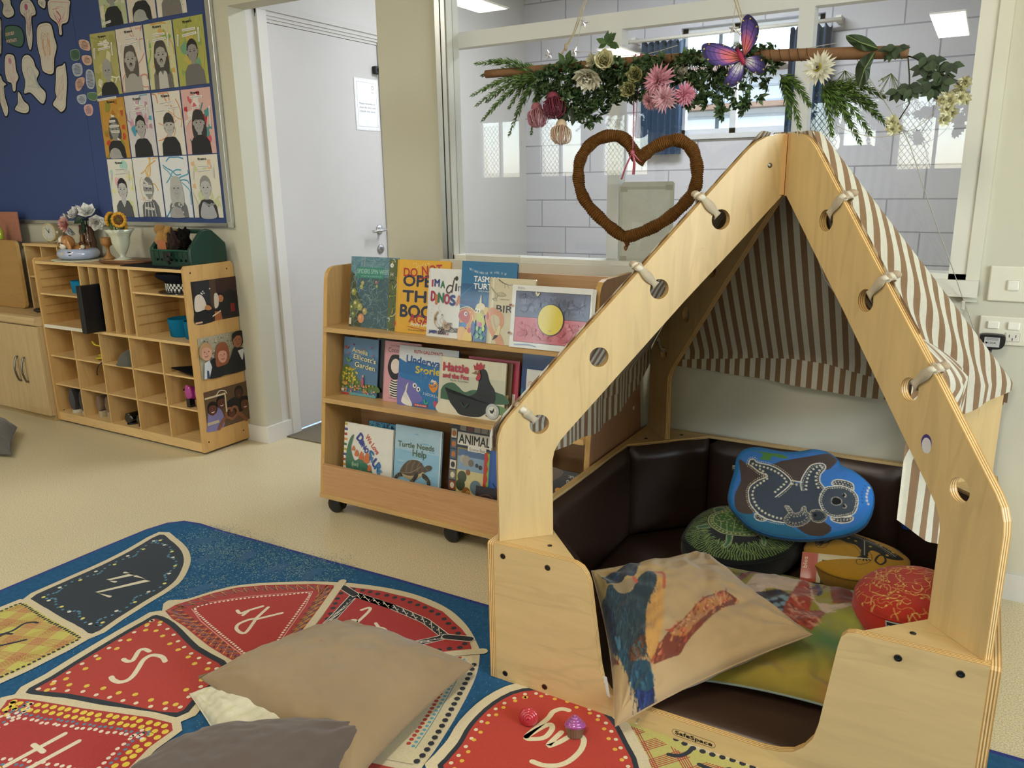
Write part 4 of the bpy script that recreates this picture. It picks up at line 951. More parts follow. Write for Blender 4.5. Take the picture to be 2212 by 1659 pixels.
def a_ima(d, w, h):
    d.rect(0, 0, w, h, 'dcdcda'); d.rect(.004, 0, .006, h, 'c5c5c5')
    for t, x, y, hh, c, ww in (("I", .014, .173, .024, 'a03048', .005), ("'", .021, .19, .008, 'a03048', .003), ('M', .026, .174, .026, '27357a', .020), ('A', .052, .170, .025, '2c7050', .017)): d.text(t, x, y, hh, c, w=ww, boldness=.06)
    d.stroke([(.108, .206), (.104, .185), (.100, .158)], (.004, .006), '4a3428'); d.stroke([(.102, .178), (.088, .180), (.078, .168), (.080, .157), (.090, .155), (.101, .166)], .0055, '4a3428')
    d.ell(.117, .205, .007, .008, '2b2b30'); d.poly([(.112, .162), (.120, .162), (.120, .188), (.114, .188)], '2b2b30'); d.text('nky', .125, .162, .028, '4a3428')
    for t, x, y, c, ww in (('D', .014, .124, 'a02f4c', .018), ('I', .034, .113, 'c4794a', .006), ('N', .045, .120, '2c7050', .022), ('O', .070, .117, 'a02f4c', .022), ('S', .095, .114, '27357a', .021), ('A', .120, .114, 'c4794a', .021), ('U', .143, .113, '27357a', .02), ('R', .167, .112, '2c7050', .02)): d.text(t, x, y, .034, c, w=ww, boldness=.07)
    d.text('JANEEN', .012, .012, .011, '27357a', w=.034, boldness=.06); d.text('BRIAN', .052, .010, .011, '4a2f4c', w=.032, boldness=.06); d.text('&', .090, .009, .009, 'a02f4c')
    # the hatching egg on its nest
    R = rr(4); grass(d, R, .05, .020, .15, .036, 90, ('8a6f4e', '5c4a50', '3d3a44'), (.0012, 0), .02)
    d.stroke([(.06, .088), (.05, .098), (.052, .11)], .0007, '444'); d.stroke([(.046, .085), (.036, .072), (.034, .055), (.040, .040), (.052, .032)], (.007, .001), 'b9986a'); d.ell(.038, .062, .004, .006, '7b5a34')
    d.stroke([(.048, .092), (.042, .07), (.046, .05), (.058, .040)], .0008, '444'); d.stroke([(.062, .078), (.064, .066), (.058, .06), (.062, .05), (.07, .046), (.066, .033)], .0008, '555')
    d.stroke([(.062, .078), (.067, .080), (.072, .074), (.068, .068), (.072, .062), (.08, .058)], .0008, '555'); d.ell(.066, .077, .002, .002, '7a3a44')
    d.poly([(.072, .060), (.082, .052), (.094, .050), (.104, .040), (.10, .028), (.082, .026), (.07, .036)], 'c0a888'); grass(d, R, .078, .030, .11, .052, 50, ('6d5244', '8a7468', '4a3a34'), (.0011, 0), .01)
    for a in range(5): d.stroke([(.012+.003*a, .06+.012*a), (.018+.003*a, .056+.012*a)], .0006, '555', False)
def fish(d, x, y, s, body, cols):
    d.poly([(x-s, y), (x-s*.4, y+s*.62), (x+s*.4, y+s*.6), (x+s, y), (x+s*.4, y-s*.55), (x-s*.4, y-s*.55)], body, True); d.poly([(x+s*.8, y), (x+s*1.5, y+s*.5), (x+s*1.4, y-s*.4)], cols[0])
    d.stroke([(x-s*.1, y+s*.5), (x, y), (x-s*.1, y-s*.5)], s*.14, cols[1]); d.ell(x-s*.55, y+s*.15, s*.16, s*.18, 'e8e6df'); d.ell(x-s*.55, y+s*.15, s*.08, s*.09, '1a1a22')
def a_tasman(d, w, h):
    d.rect(0, 0, w, h, '12507e'); d.rect(0, h*.72, w, h, '1c6a98'); d.rect(0, h*.28, w, h*.5, '12427a')
    d.stroke([(.004, .15), (.05, .185), (.09, .19), (.16, .175)], .002, '2b7cae'); d.stroke([(.0, .12), (.04, .115)], .002, '4c93bb')
    P = spline([(.030, .238), (.06, .229), (.095, .226), (.14, .230), (.18, .224)], 8); t = 'THE TREACHEROUS TRAVELS OF'
    for i, ch in enumerate(t):
        if ch != ' ': k = int(i/len(t)*(len(P)-1)); d.text(ch, P[k][0], P[k][1], .0072, 'cfdbe0', w=.0045 if ch != 'I' else .0015)
    d.text('TASMAN', .052, .200, .019, 'eef0ee', w=.095, boldness=.03); d.text('TURTLE', .052, .176, .019, 'eef0ee', w=.10, boldness=.03); d.text('SIMON McLEAN', .072, .167, .005, 'dfe6e8', w=.055)
    # pale puffer fish
    d.poly([(.078, .125), (.088, .125), (.086, .155), (.083, .158), (.080, .140)], 'c8bfa4'); d.poly([(.064, .100), (.068, .122), (.085, .130), (.10, .124), (.106, .105), (.10, .088), (.084, .082), (.07, .086)], 'd3c79b', True)
    d.poly([(.064, .104), (.06, .088), (.068, .072), (.082, .074), (.1, .088), (.085, .1)], 'cf9f3c', True); d.ell(.068, .104, .006, .008, 'e8dfc0'); d.ell(.078, .103, .006, .008, 'e8dfc0'); d.ell(.067, .103, .0025, .004, '1c1c1c'); d.ell(.077, .102, .0025, .004, '1c1c1c')
    d.ell(.092, .098, .009, .010, 'a58f3a'); d.ell(.108, .105, .009, .014, 'd0b040')
    # orange and red fish
    d.poly([(0, .095), (.02, .108), (.045, .110), (.06, .098), (.064, .075), (.056, .05), (.035, .04), (.005, .06)], 'c98a4a', True); d.poly([(.0, .09), (.02, .103), (.036, .098), (.044, .08), (.036, .058), (.018, .062), (.0, .074)], 'b0473f', True)
    for k in range(4): d.stroke([(.04+.004*k, .105-.006*k), (.052+.003*k, .09-.008*k), (.05, .06)], .003, ('d0602f', 'd8c878')[k % 2])
    d.ell(.027, .090, .0065, .0075, 'e8e6df'); d.ell(.028, .090, .0035, .0045, '1a2030'); d.ell(.014, .05, .012, .010, '2f5ea0'); d.ell(.022, .052, .011, .009, '3e78b8'); d.stroke([(.0, .105), (.03, .114), (.056, .106), (.066, .086), (.064, .06)], .003, 'd8d090')
    d.poly([(.0, .0), (.0, .04), (.02, .045), (.034, .03), (.028, .0)], 'd3a25a', True); d.poly([(.02, .0), (.03, .035), (.045, .04), (.055, .02), (.055, 0)], 'd6b23c', True); d.poly([(.036, .035), (.045, .045), (.055, .036), (.045, .026)], 'b53a34', True)
    d.poly([(.052, .06), (.062, .066), (.068, .04), (.06, .018), (.052, .03)], '2b4c88', True); d.poly([(.07, .09), (.085, .098), (.1, .085), (.106, .06), (.09, .05), (.075, .062)], 'b9b83c', True)
    for a, b, c in ((.08, .06, 'c06a8a'), (.088, .058, 'b04e7c'), (.076, .045, '7fae5a'), (.09, .035, '4c9a6a'), (.1, .045, 'b8c04a'), (.078, .02, '5f9f5a'), (.095, .015, '3f8f6f')): d.ell(a, b, .006, .009, c)
    d.dots([(.074+.006*k, .012+.004*(k % 3)) for k in range(6)], .0015, 'd8e0b0')
def a_birds(d, w, h):
    d.rect(0, 0, w, h, 'cdc3a3'); d.rect(0, 0, .006, h, 'b9ab86'); d.rect(.013, 0, .017, h, 'e3ddc9')
    G = '5f594a'; d.stroke([(.035, .212), (.048, .204), (.062, .199), (.075, .196), (.09, .198)], (.004, .0015), G); d.stroke([(.058, .200), (.060, .186)], .0015, G); d.stroke([(.068, .197), (.075, .185)], .0012, G)
    d.poly([(.006, .186), (.014, .184), (.026, .170), (.034, .166), (.05, .170), (.064, .166), (.066, .160), (.05, .157), (.036, .156), (.028, .148), (.018, .144), (.014, .150), (.024, .158)], 'b3a98c', True)
    for q in ([(.006, .186), (.016, .176), (.03, .166)], [(.032, .168), (.05, .171), (.066, .163)], [(.034, .160), (.05, .158), (.064, .160)], [(.03, .166), (.034, .158), (.028, .146)], [(.014, .150), (.022, .143), (.034, .143)], [(.016, .146), (.026, .152), (.032, .145)]): d.stroke(q, .0011, G)
    d.text('NATURE', .045, .146, .004, G, w=.035); d.text('BIRDS', .032, .106, .024, '1e1c18', w=.115, boldness=.02)
    d.stroke([(.1, .19), (.12, .197), (.14, .19)], .0008, '8a846c'); d.stroke([(.025, .13), (.025, .06), (.06, .06)], .0006, '8a846c', False)
    FL = 'cf9674'; d.stroke([(.055, .0), (.045, .02), (.022, .045), (.006, .07), (.004, .09), (.015, .108), (.032, .106), (.05, .095), (.056, .072), (.048, .055)], (.03, .014), FL); d.poly([(.012, .085), (.02, .086), (.036, .045), (.026, .046)], 'c8bd98', True)
    d.poly([(.045, .062), (.052, .058), (.048, .034), (.034, .024), (.03, .03), (.038, .045)], 'd9cc9c', True); d.poly([(.031, .030), (.046, .030), (.038, .020), (.022, .012)], '1d1a18'); d.ell(.0, .09, .005, .012, 'b85a48')
    d.ell(.105, .03, .01, .012, '8f8d84')
def a_flag(d, w, h):
    R = rr(9); d.rect(0, 0, w, h, 'dcdcd8'); x0, x1, y0, y1 = .016, w-.008, .020, h-.020
    d.rect(x0-.0015, y0-.0015, x1+.0015, y1+.0015, '121418'); m = (y0+y1)/2; d.rect(x0, m, x1, y1, '5a5c74'); d.rect(x0, y0, x1, m-.0015, 'c2606a')
    for _ in range(46): cx = R.uniform(x0+.02, x1-.02); cy = R.uniform(m+.014, y1-.012); d.ell(cx, cy, R.uniform(.006, .018), R.uniform(.004, .01), R.choice(('62657e', '52546a', '6f7289', '484a5c', '5c5f78')))
    for _ in range(34): cx = R.uniform(x0+.02, x1-.02); cy = R.uniform(y0+.012, m-.016); d.ell(cx, cy, R.uniform(.006, .016), R.uniform(.004, .009), R.choice(('c86a72', 'b8525c', 'ce7a80', 'b44850')))
    for s, c, ya, yb in ((1, '2b2c3a', m+.01, y1-.005), (2, '2b2c3a', m+.02, y1-.004), (3, 'a03840', y0+.005, m-.01), (4, '9a3440', y0+.01, m-.005), (5, '2b2c3a', m+.03, y1-.01)):
        q = rr(s*7); d.stroke([(x0+.02+(x1-x0-.04)*k/16+q.uniform(-.012, .012), q.uniform(ya, yb)) for k in range(17)], .0008, c)
    d.ell((x0+x1)/2, m-.004, .047, .050, '121418', n=36); d.ell((x0+x1)/2, m-.004, .0445, .0475, 'd9c41c', n=36); d.text('Kylie', (x0+x1)/2, m-.04, .004, '4a4420', align='c')
    d.text('Ella', .022, h-.013, .008, 'b0a0a8', w=.026); d.stroke([(.09, h-.022), (.095, h-.03), (.1, h-.024)], .006, 'cfc79e'); d.stroke([(.075, h-.02), (.08, h-.032)], .0015, '222')
    for y in (.045, .135): d.ell(-.001, y, .006, .004, '7a2a18'); d.ell(.006, y-.002, .004, .003, 'b98a4a')
    d.stroke([(.02, .01), (.07, .012), (.1, .008)], .003, '8aa0c8')
def a_amelia(d, w, h):
    R = rr(11); d.rect(0, 0, w, h, '4f7396'); d.rect(0, h*.7, w, h, '5d84a8'); d.poly([(0, .03), (0, .10), (.02, .115), (.05, .10), (.075, .07), (.1, .05), (w, .045), (w, .02)], '56703a', True)
    for _ in range(60): d.ell(R.uniform(0, .075), R.uniform(.05, .105), .004, .004, R.choice(('c9b13a', 'd4be48', '8f9a34', 'b59a2c')), n=7)
    for _ in range(50): d.ell(R.uniform(0, w), R.uniform(.0, .045), .005, .004, R.choice(('c08a5a', 'd09a7a', '6f8f4a', 'b5a05a', '5c8f9a', 'c87a5c')), n=7)
    d.rect(0, 0, w, .010, '5f9aa0'); d.rect(0, .0, .04, .008, 'b03a2c'); d.text('Amelia', .046, .168, .019, 'ddd49a', w=.078, boldness=.02, rot=-.12); d.text("Ellicott's", .055, .143, .018, 'ddd49a', w=.11, boldness=.02, rot=-.12); d.text('Garden', .062, .112, .02, 'ddd49a', w=.10, boldness=.02, rot=-.1)
    d.stroke([(.01, .188), (.018, .178), (.026, .186)], .005, 'b5452f'); d.stroke([(.02, .14), (.03, .13), (.04, .135)], .008, '5c8f4a'); d.dots([(.05, .195), (.1, .18), (.15, .16), (.14, .19), (.03, .16)], .004, 'a04a6a')
    d.poly([(.098, .038), (.108, .04), (.11, .06), (.105, .072), (.098, .066)], 'b0586a', True); d.ell(.105, .078, .004, .005, 'd0a080'); d.ell(.122, .04, .004, .006, 'c07a4a'); d.ell(.018, .045, .012, .010, 'b99a4a'); d.ell(.018, .052, .012, .004, '7a5a2c'); d.rect(.0, .012, .014, .022, 'd8d4c4')
def a_coco(d, w, h):
    d.rect(0, 0, w, h, 'd09aa0'); d.rect(0, 0, .0045, h, 'b98088'); d.text('Little People, BIG DREAMS', .03, .208, .007, '6a4a50', w=.10); d.text('Coco Chanel', .018, .186, .017, '2a2426', w=.115)
    d.poly([(.03, .168), (.05, .178), (.08, .17), (.085, .12), (.07, .09), (.045, .085), (.028, .10), (.018, .13)], '17151b', True); d.ell(.055, .135, .022, .028, 'e0cfc4')
    d.ell(.054, .05, .025, .034, 'e6e1d6'); [d.stroke([(.032+.002*abs(3-k), .026+.009*k), (.055, .022+.009*k), (.078, .026+.009*k)], .0045, '15141a') for k in range(7)]; d.text('Isabel Vegara', .03, .012, .005, '6a4a50')
def a_under(d, w, h):
    d.rect(0, 0, w, h, 'c9cdd0'); d.poly([(0, 0), (w, 0), (w, .165), (.20, .150), (.13, .158), (.07, .166), (.03, .160), (0, .172)], '2467a2'); d.poly([(0, 0), (w, 0), (w, .10), (0, .12)], '2a72ad')
    d.text("RUTH GALLOWAY'S", .068, .196, .012, 'a8342c', w=.125, boldness=.04); d.text('Underwater', .034, .160, .027, '20508c', w=.20, boldness=.05, rot=-.05); d.text('Stories', .078, .125, .026, 'c9b43c', w=.125, boldness=.05)
    d.poly([(0, .125), (.008, .105), (.03, .098), (.07, .092), (.095, .075), (.102, .050), (.112, .040), (.115, .028), (.1, .018), (.075, .012), (.04, .0), (.0, .01)], '6f6ab0', True)
    d.poly([(.02, .022), (.048, .085), (.036, .06), (.07, .006), (.045, .002), (.025, .008)], 'e3e1da', True)
    for k in range(5): d.stroke([(.024+.008*k, .07-.013*k), (.030+.006*k, .03-.003*k)], .0009, '5b5f7a', False)
    for a, b in ((.077, .078), (.094, .066)): d.ell(a, b, .009, .009, 'e8e8e4'); d.ell(a+.001, b, .004, .005, '15161c')
    d.poly([(.14, .09), (.155, .105), (.175, .1), (.18, .08), (.165, .062), (.148, .07)], 'd88a2c', True); d.ell(.155, .103, .005, .005, 'eee'); d.ell(.155, .103, .002, .002, '111'); d.ell(.167, .1, .005, .005, 'eee'); d.ell(.167, .1, .002, .002, '111'); d.stroke([(.142, .086), (.152, .08), (.162, .084)], .003, 'a8441c')
    d.text('3 BOOKS in ONE', .116, .050, .010, 'd4dce4', w=.10, rot=-.1); R = rr(12)
    for _ in range(16): x, y = R.uniform(.1, .2), R.uniform(.005, .14); d.ell(x, y, .005, .005, '5b93c0', n=9); d.ell(x, y, .0036, .0036, '2a6ca8', n=9)
    d.rect(.078, .004, .14, .013, 'b5302c'); d.text('PUBLISHING', .084, .006, .005, 'eee', w=.05); d.stroke([(.125, .03), (.13, .018), (.14, .022)], .006, '3fa07a'); d.poly([(.165, .03), (.17, .012), (.185, .01), (.18, .03)], 'b84a5c', True)
def a_hattie(d, w, h):
    d.rect(0, 0, w, h, 'd3ceb6'); d.rect(.012, .075, w, .14, 'c3c4ae'); d.poly([(.012, .085), (.03, .105), (.06, .112), (.085, .1), (.11, .085), (.14, .095), (.17, .1), (.2, .118), (.235, .1), (w, .09), (w, .06), (.012, .05)], '3d6148', True); d.poly([(.012, .03), (.05, .04), (.1, .05), (.2, .055), (w, .05), (w, .02), (.012, .025)], '6f8f62', True); d.rect(0, 0, .010, h, 'c8c2ac'); d.poly([(.012, 0), (w, 0), (w, .02), (.2, .028), (.1, .03), (.05, .04), (.012, .045)], 'd8d2bb', True)
    K = '1b1c22'; d.poly([(.026, .095), (.034, .078), (.05, .084), (.075, .078), (.12, .072), (.15, .082), (.162, .10), (.165, .13), (.158, .15), (.168, .168), (.188, .172), (.2, .16), (.212, .13), (.232, .105), (.238, .075), (.225, .045), (.2, .02), (.17, .004), (.10, .003), (.075, .02), (.05, .045), (.038, .07)], K, True)
    R = rr(13)
    for _ in range(70): x, y = R.uniform(.07, .225), R.uniform(.012, .09); d.stroke([(x, y), (x+.006, y-.004)], .001, R.choice(('2c2e38', '23302c', '101014')), False)
    d.poly([(.148, .166), (.142, .184), (.152, .18), (.156, .194), (.164, .184), (.172, .196), (.178, .184), (.188, .19), (.186, .176), (.175, .168)], 'a8303a'); d.poly([(.16, .148), (.155, .136), (.162, .13), (.172, .136), (.175, .15), (.168, .158)], 'a8303a', True)
    d.poly([(.155, .165), (.146, .157), (.136, .154), (.148, .152), (.16, .152)], '7a5c30'); d.ell(.166, .162, .0045, .005, 'b0702c'); d.ell(.166, .162, .002, .002, '111'); d.stroke([(.1, .045), (.115, .032), (.13, .045)], .006, '24402f')
    d.text('Hattie', .018, .152, .030, 'b0304a', w=.105, boldness=.06); d.text('and the Fox', .018, .128, .017, 'b0304a', w=.108, boldness=.06); d.text('Mem Fox - Patricia Mullins', .05, .118, .006, '4a4844', w=.075)
    d.ell(w-.043, .032, .027, .027, '8f98a0', n=28); d.ell(w-.043, .032, .0255, .0255, 'b9bdbe', n=28); d.ell(w-.043, .032, .017, .017, 'd8d8cf', n=24); d.poly([(w-.055, .036), (w-.044, .034), (w-.036, .046), (w-.036, .034), (w-.042, .024), (w-.05, .026)], '1c1c20'); d.text('25', w-.038, .02, .014, '9aa0a4')
def a_dino(d, w, h):
    d.rect(0, 0, w, h, 'dedbd0')
    for k in range(13): d.rect(0, h-.012-.02*k, .014+.002*(k % 2), h-.002-.02*k, ('b5a44a', '4a4a8a', 'a8453a', 'd08a3a', '3f6f5a')[k % 5]); d.rect(0, h-.014-.02*k, .014, h-.012-.02*k, 'efece2')
    d.text('We Love', .105, .232, .022, 'c05a4a', w=.085, rot=-.78, boldness=.04)
    for i, (t, c) in enumerate(zip('DINOSAURS', ('33408c', '33408c', '3a4a98', '33408c', '2b6a9a', '3a7ab0', '33408c', '2f6aa0', '4a88b8'))):
        big = .034 if i in (0, 4, 6, 7) else .022; d.text(t, .062+.0135*i, .222-.0145*i, big, c, w=big*.72, rot=-.7, boldness=.07)
    G = '3f7058'; d.poly([(.05, .235), (.035, .222), (.022, .19), (.015, .15), (.014, .12), (.02, .09), (.03, .07), (.032, .0), (.175, .0), (.19, .055), (.2, .07), (.215, .072), (.214, .06), (.235, .058), (.232, .05), (.2, .045), (.17, .06), (.15, .10), (.12, .13), (.085, .145), (.06, .135), (.045, .155), (.038, .18), (.042, .205)], G, True)
    R = rr(14)
    for _ in range(30): x, y = R.uniform(.025, .15), R.uniform(.02, .12); d.ell(x, y, R.uniform(.004, .009), R.uniform(.004, .012), R.choice(('6f9478', '8aa68a', '5b8468')), n=9)
    d.stroke([(.06, .1), (.075, .06), (.07, .0)], .004, '2f5644')
    for x, y, s, a in ((.052, .178, .010, .5), (.068, .160, .013, .3), (.092, .152, .016, .1), (.12, .145, .020, -.1), (.135, .112, .013, -.5), (.145, .08, .009, -.7)):
        d.poly([(x-s*.7, y-s*.4), (x-s*.6, y+s*.5), (x+s*.1*(1+a), y+s*1.5), (x+s*.7, y+s*.4), (x+s*.4, y-s*.5)], 'c86c3c', True)
def a_turtle(d, w, h):
    d.rect(0, 0, w, h, '86b3cb'); d.rect(0, h*.7, w, h, '9fbccb'); R = rr(15)
    for _ in range(26): x, y = R.uniform(.02, w-.03), R.uniform(.01, h-.01); d.ell(x, y, R.uniform(.01, .03), .0025, R.choice(('7dabc6', '93bcd0', 'a6c2cc')))
    d.rect(w-.006, 0, w, h, 'c5cfd0'); d.text('Turtle Needs', .016, .223, .021, '4f5e3a', w=.165, rot=.02, boldness=.02); d.text('Help', .085, .195, .026, '4f5e3a', w=.062, boldness=.02)
    S = '5a4c3e'; d.poly([(.03, .125), (.045, .155), (.075, .178), (.11, .182), (.135, .168), (.142, .15), (.12, .13), (.085, .116), (.05, .112)], S, True)
    for k in range(7): d.stroke([(.045+.013*k, .13), (.052+.012*k, .16), (.07+.01*k, .176)], .0014, ('2f2a24', '8a7a5c')[k % 2])
    d.stroke([(.035, .126), (.08, .132), (.125, .16)], .0012, 'a89a78'); d.poly([(.03, .124), (.06, .108), (.1, .108), (.135, .13), (.14, .145), (.11, .128), (.07, .118)], 'b5a077', True)
    def flip(q): d.poly(q, '3f3a34', True); d.dots([(sum(p[0] for p in q)/len(q)+R.uniform(-.012, .012), sum(p[1] for p in q)/len(q)+R.uniform(-.008, .008)) for _ in range(16)], .0013, 'a09a84', 5)
    flip([(.035, .124), (.018, .118), (.004, .098), (.012, .094), (.028, .108), (.045, .112)]); flip([(.108, .14), (.085, .105), (.055, .082), (.06, .076), (.088, .092), (.115, .122)]); flip([(.135, .138), (.158, .13), (.172, .11), (.17, .09), (.16, .088), (.155, .11), (.135, .122)])
    d.poly([(.135, .15), (.15, .168), (.168, .172), (.176, .165), (.17, .155), (.155, .148), (.142, .142)], '4c463c', True); d.ell(.166, .164, .002, .002, '111'); d.stroke([(.148, .158), (.16, .152)], .001, 'a89a78')
def a_animalia(d, w, h):
    d.rect(0, 0, w, h, '2a2f40'); R = rr(16)
    for k in range(8):
        for a, b in ((.004, .034-.001*k), (w-.03, w-.004)):
            y = .02+.038*k; d.rect(a, y, b, y+.033, R.choice(('6f6a5c', 'a8783c', '4a5c6a', '8a4a34', 'b8a06a', 'c9c2ae'))); d.ell((a+b)/2, y+.016, .009, .011, R.choice(('b06a2c', '2f2a2a', 'd0c8a8', 'c8b040', '5c3a34')))
    for k in range(6): d.rect(.04+.03*k, h-.028, .066+.03*k, h-.008, R.choice(('5f6a80', '6a3a3a', '8a8474', '4a5570')))
    d.rect(.034, .02, w-.032, h-.09, '8c7a34'); d.rect(.038, .024, w-.036, h-.095, 'c9bb84'); d.rect(.038, h-.17, w-.036, h-.095, '7d9ab0'); d.rect(.038, h-.12, w-.036, h-.095, '4a6488')
    d.rect(.032, h-.080, w-.02, h-.034, 'd8d3c3'); d.text('ANIMALIA', .038, h-.074, .034, '1a1a1c', w=.165, boldness=.03); d.rect(.078, h-.098, .155, h-.080, 'd8d3c3'); d.text('Graeme Base', .084, h-.095, .011, '1a1a1c', w=.066)
    for x, y, s, c in ((.06, .215, .014, 'a8a090'), (.075, .21, .018, '9a9284'), (.095, .205, .012, '6a6458'), (.12, .2, .007, '3a3a34'), (.135, .195, .008, '2f2f2c'), (.06, .15, .020, '3f4a2c'), (.055, .12, .02, '38422a'), (.085, .17, .010, '8a5a34'), (.12, .12, .024, '5f7480'), (.15, .1, .018, 'c8c4b0')): d.ell(x, y, s, s*1.1, c)
    d.poly([(.05, .03), (.056, .075), (.07, .105), (.092, .11), (.1, .085), (.125, .08), (.15, .06), (.165, .03)], 'a8743a', True); d.ell(.082, .092, .019, .024, '8a5a28'); d.ell(.090, .090, .011, .015, 'c09050'); d.ell(.094, .094, .002, .002, '111'); grass(d, R, .05, .03, .09, .10, 50, ('6f4420', 'b07a3c'), (.0013, 0), .02)
    d.rect(.038, .02, w-.036, .03, '2c2a1c')
def plain(c, c2=None, t=None):
    def f(d, w, h):
        d.rect(0, 0, w, h, c)
        if c2: d.rect(.01, .01, w-.01, h*.45, c2)
        if t: d.text(t, .02, h*.75, .018, 'ddd', w=w*.7)
    return f
B1 = .7375; B2 = .4685; B3 = .0885; g1 = 'picture books on the top shelf'; g2 = 'picture books on the middle shelf'; g3 = 'picture books in the bottom bin'
book('picture_book', 'picture book with tangled green web cover and teal title band on the top shelf', -2.036, 2.226, B1, .228, .262, .005, a_spiders, '3d5a66', group=g1)
book('picture_book', 'narrow strip of a leafy green and gold book cover beside the yellow book', -1.846, 2.217, B1, .200, .259, .005, a_strip, '54603a', group=g1)
book('picture_book', 'bright yellow book with big navy and red block lettering', -1.800, 2.206, B1, .231, .260, .008, a_donot, 'd9a52b', group=g1)
book('picture_book', 'white book with multicoloured letters and a hatching egg drawing', -1.650, 2.194, B1, .222, .236, .008, a_ima, 'dcdcda', group=g1)
book('picture_book', 'tall blue undersea book with bright fish at the bottom', -1.507, 2.183, B1, .217, .267, .006, a_tasman, '12507e', group=g1)
book('picture_book', 'cream field guide to birds with a pink flamingo on its cover', -1.387, 2.173, B1, .174, .218, .008, a_birds, 'cdc3a3', group=g1)
t = book('display_folder', 'clear folder showing a painted black, red and yellow flag drawing', -1.291, 2.160, B1, .285, .201, .009, a_flag, 'd6d6d2', group=g1, cat='folder')
mb = MB()
for k in range(4): mb.prism([(.270, .004), (.292-.002*k, .004), (.296-.002*k, .198), (.274, .198)], lambda a, b, t_: (-1.291+a, 2.160+b*.156+t_+.003*k+.001, B1+b*.988), 0, .0012, 'paper', 'd9d9d4')
mb.build('sleeves', t)
mb = MB(); mb.box((-1.50, 2.236, B1), (-1.29, 2.239, B1+.285), 'clear', 'fff'); mb.box((-1.50, 2.20, B1), (-1.29, 2.239, B1+.003), 'clear', 'fff'); mb.box((-1.50, 2.2355, B1+.283), (-1.29, 2.2395, B1+.287), 'paint', 'dcdcdc')
solo(mb, 'sign_holder', 'clear acrylic sign holder behind the tall blue book on the top shelf', 'sign holder')
book('picture_book', 'blue garden story book with pale curly title and golden flowers, first on the middle shelf', -2.089, 2.220, B2, .172, .222, .005, a_amelia, '4f7396', group=g2)
book('picture_book', 'book with a plain black cover edge between the garden book and the pink book', -1.930, 2.228, B2, .15, .226, .009, plain('17171c'), '17171c', group=g2)
book('picture_book', 'pink book with a woman in black and white stripes', -1.878, 2.208, B2, .169, .226, .006, a_coco, 'd09aa0', group=g2)
book('picture_book', 'blue underwater story book with a grinning purple shark', -1.797, 2.194, B2, .262, .220, .008, a_under, '2467a2', group=g2)
book('picture_book', 'cream book with a large black hen and a round silver award sticker', -1.603, 2.178, B2, .273, .200, .007, a_hattie, 'd3ceb6', group=g2)
book('picture_book', 'brown and cream book standing right behind the black hen book', -1.52, 2.194, B2, .205, .198, .008, plain('6a5236', 'c8b890'), '6a5236', group=g2)
book('picture_book', 'red backed book behind the black hen book, edge only showing', -1.50, 2.205, B2, .205, .205, .008, plain('a8304a', 'd8d0c0'), 'a03040', group=g2)
def a_reef(d, w, h):
    d.rect(0, 0, w, h, '1c3f78'); R = rr(21)
    for _ in range(40): d.ell(R.uniform(0, w), R.uniform(0, h*.6), R.uniform(.004, .012), R.uniform(.004, .014), R.choice(('2a6a7a', '1c2c4a', '3f7a6a', 'a85a3a', '245a8a', 'b8a84a')), n=8)
def a_ros(d, w, h):
    d.rect(0, 0, w, h, 'd6d6d0'); sp = lambda x, y, r, c: d.stroke([(x+r*t/14*cos(t*.9), y+r*t/14*sin(t*.9)) for t in range(15)], .0016, c)
    sp(.018, .135, .014, 'b86a3c'); sp(.02, .095, .009, 'b9b84a'); sp(.045, .11, .009, 'c8c05a'); d.text('Ros Moriarty', .03, .125, .009, '4a4a52', w=.065, rot=.12); d.text('Listen', .05, .095, .022, 'c04a34', w=.07, boldness=.04)
    d.poly([(0, 0), (w, 0), (w, .04), (.04, .07), (0, .08)], 'b8c83c', True); sp(.015, .055, .009, 'e0dc7a')
book('picture_book', 'deep blue reef picture book near the right end of the middle shelf', -1.290, 2.214, B2, .20, .235, .006, a_reef, '1c3f78', group=g2)
book('picture_book', 'white book with orange and yellow spirals in front of the blue reef book', -1.262, 2.198, B2, .19, .185, .006, a_ros, 'd6d6d0', group=g2)
book('picture_book', 'white dinosaur book with a green plated dinosaur and striped spine', -2.060, 2.150, B3, .240, .278, .009, a_dino, 'dedbd0', group=g3)
book('picture_book', 'turquoise leafy topped book standing behind the dinosaur and turtle books', -1.96, 2.176, B3, .20, .290, .008, lambda d, w, h: (d.rect(0, 0, w, h, '2f7aa0'), grass(d, rr(5), .003, h-.03, w-.003, h-.003, 120, ('173048', '63b0cc', '10222c'), (.003, 0), .012)), '2f7aa0', group=g3)
book('picture_book', 'pale blue book with a swimming sea turtle', -1.812, 2.152, B3, .212, .303, .009, a_turtle, '86b3cb', group=g3)
book('picture_book', 'tall dark bordered animal book with a lion in the foreground', -1.572, 2.165, B3, .222, .345, .009, a_animalia, '2a2f40', group=g3)
def a_zig(d, w, h):
    d.rect(0, 0, w, h, '7fae3c'); d.poly([(0, 0)]+[(.012+.006*(k % 2), h*k/14) for k in range(15)]+[(0, h)], 'b8352a')
book('picture_book', 'thin green book with a red zigzag edge leaning in the bottom bin', -1.415, 2.150, B3, .16, .255, .006, a_zig, 'b8352a', group=g3)
def a_blue(d, w, h):
    d.rect(0, 0, w, h, '2d559c'); d.rect(0, 0, .01, h, '24488a'); d.stroke([(.02, .16), (.035, .145), (.05, .16)], .005, '14284e')
book('picture_book', 'plain mid blue book in the bottom bin beside the den post', -1.385, 2.136, B3, .20, .30, .006, a_blue, '2d559c', group=g3)
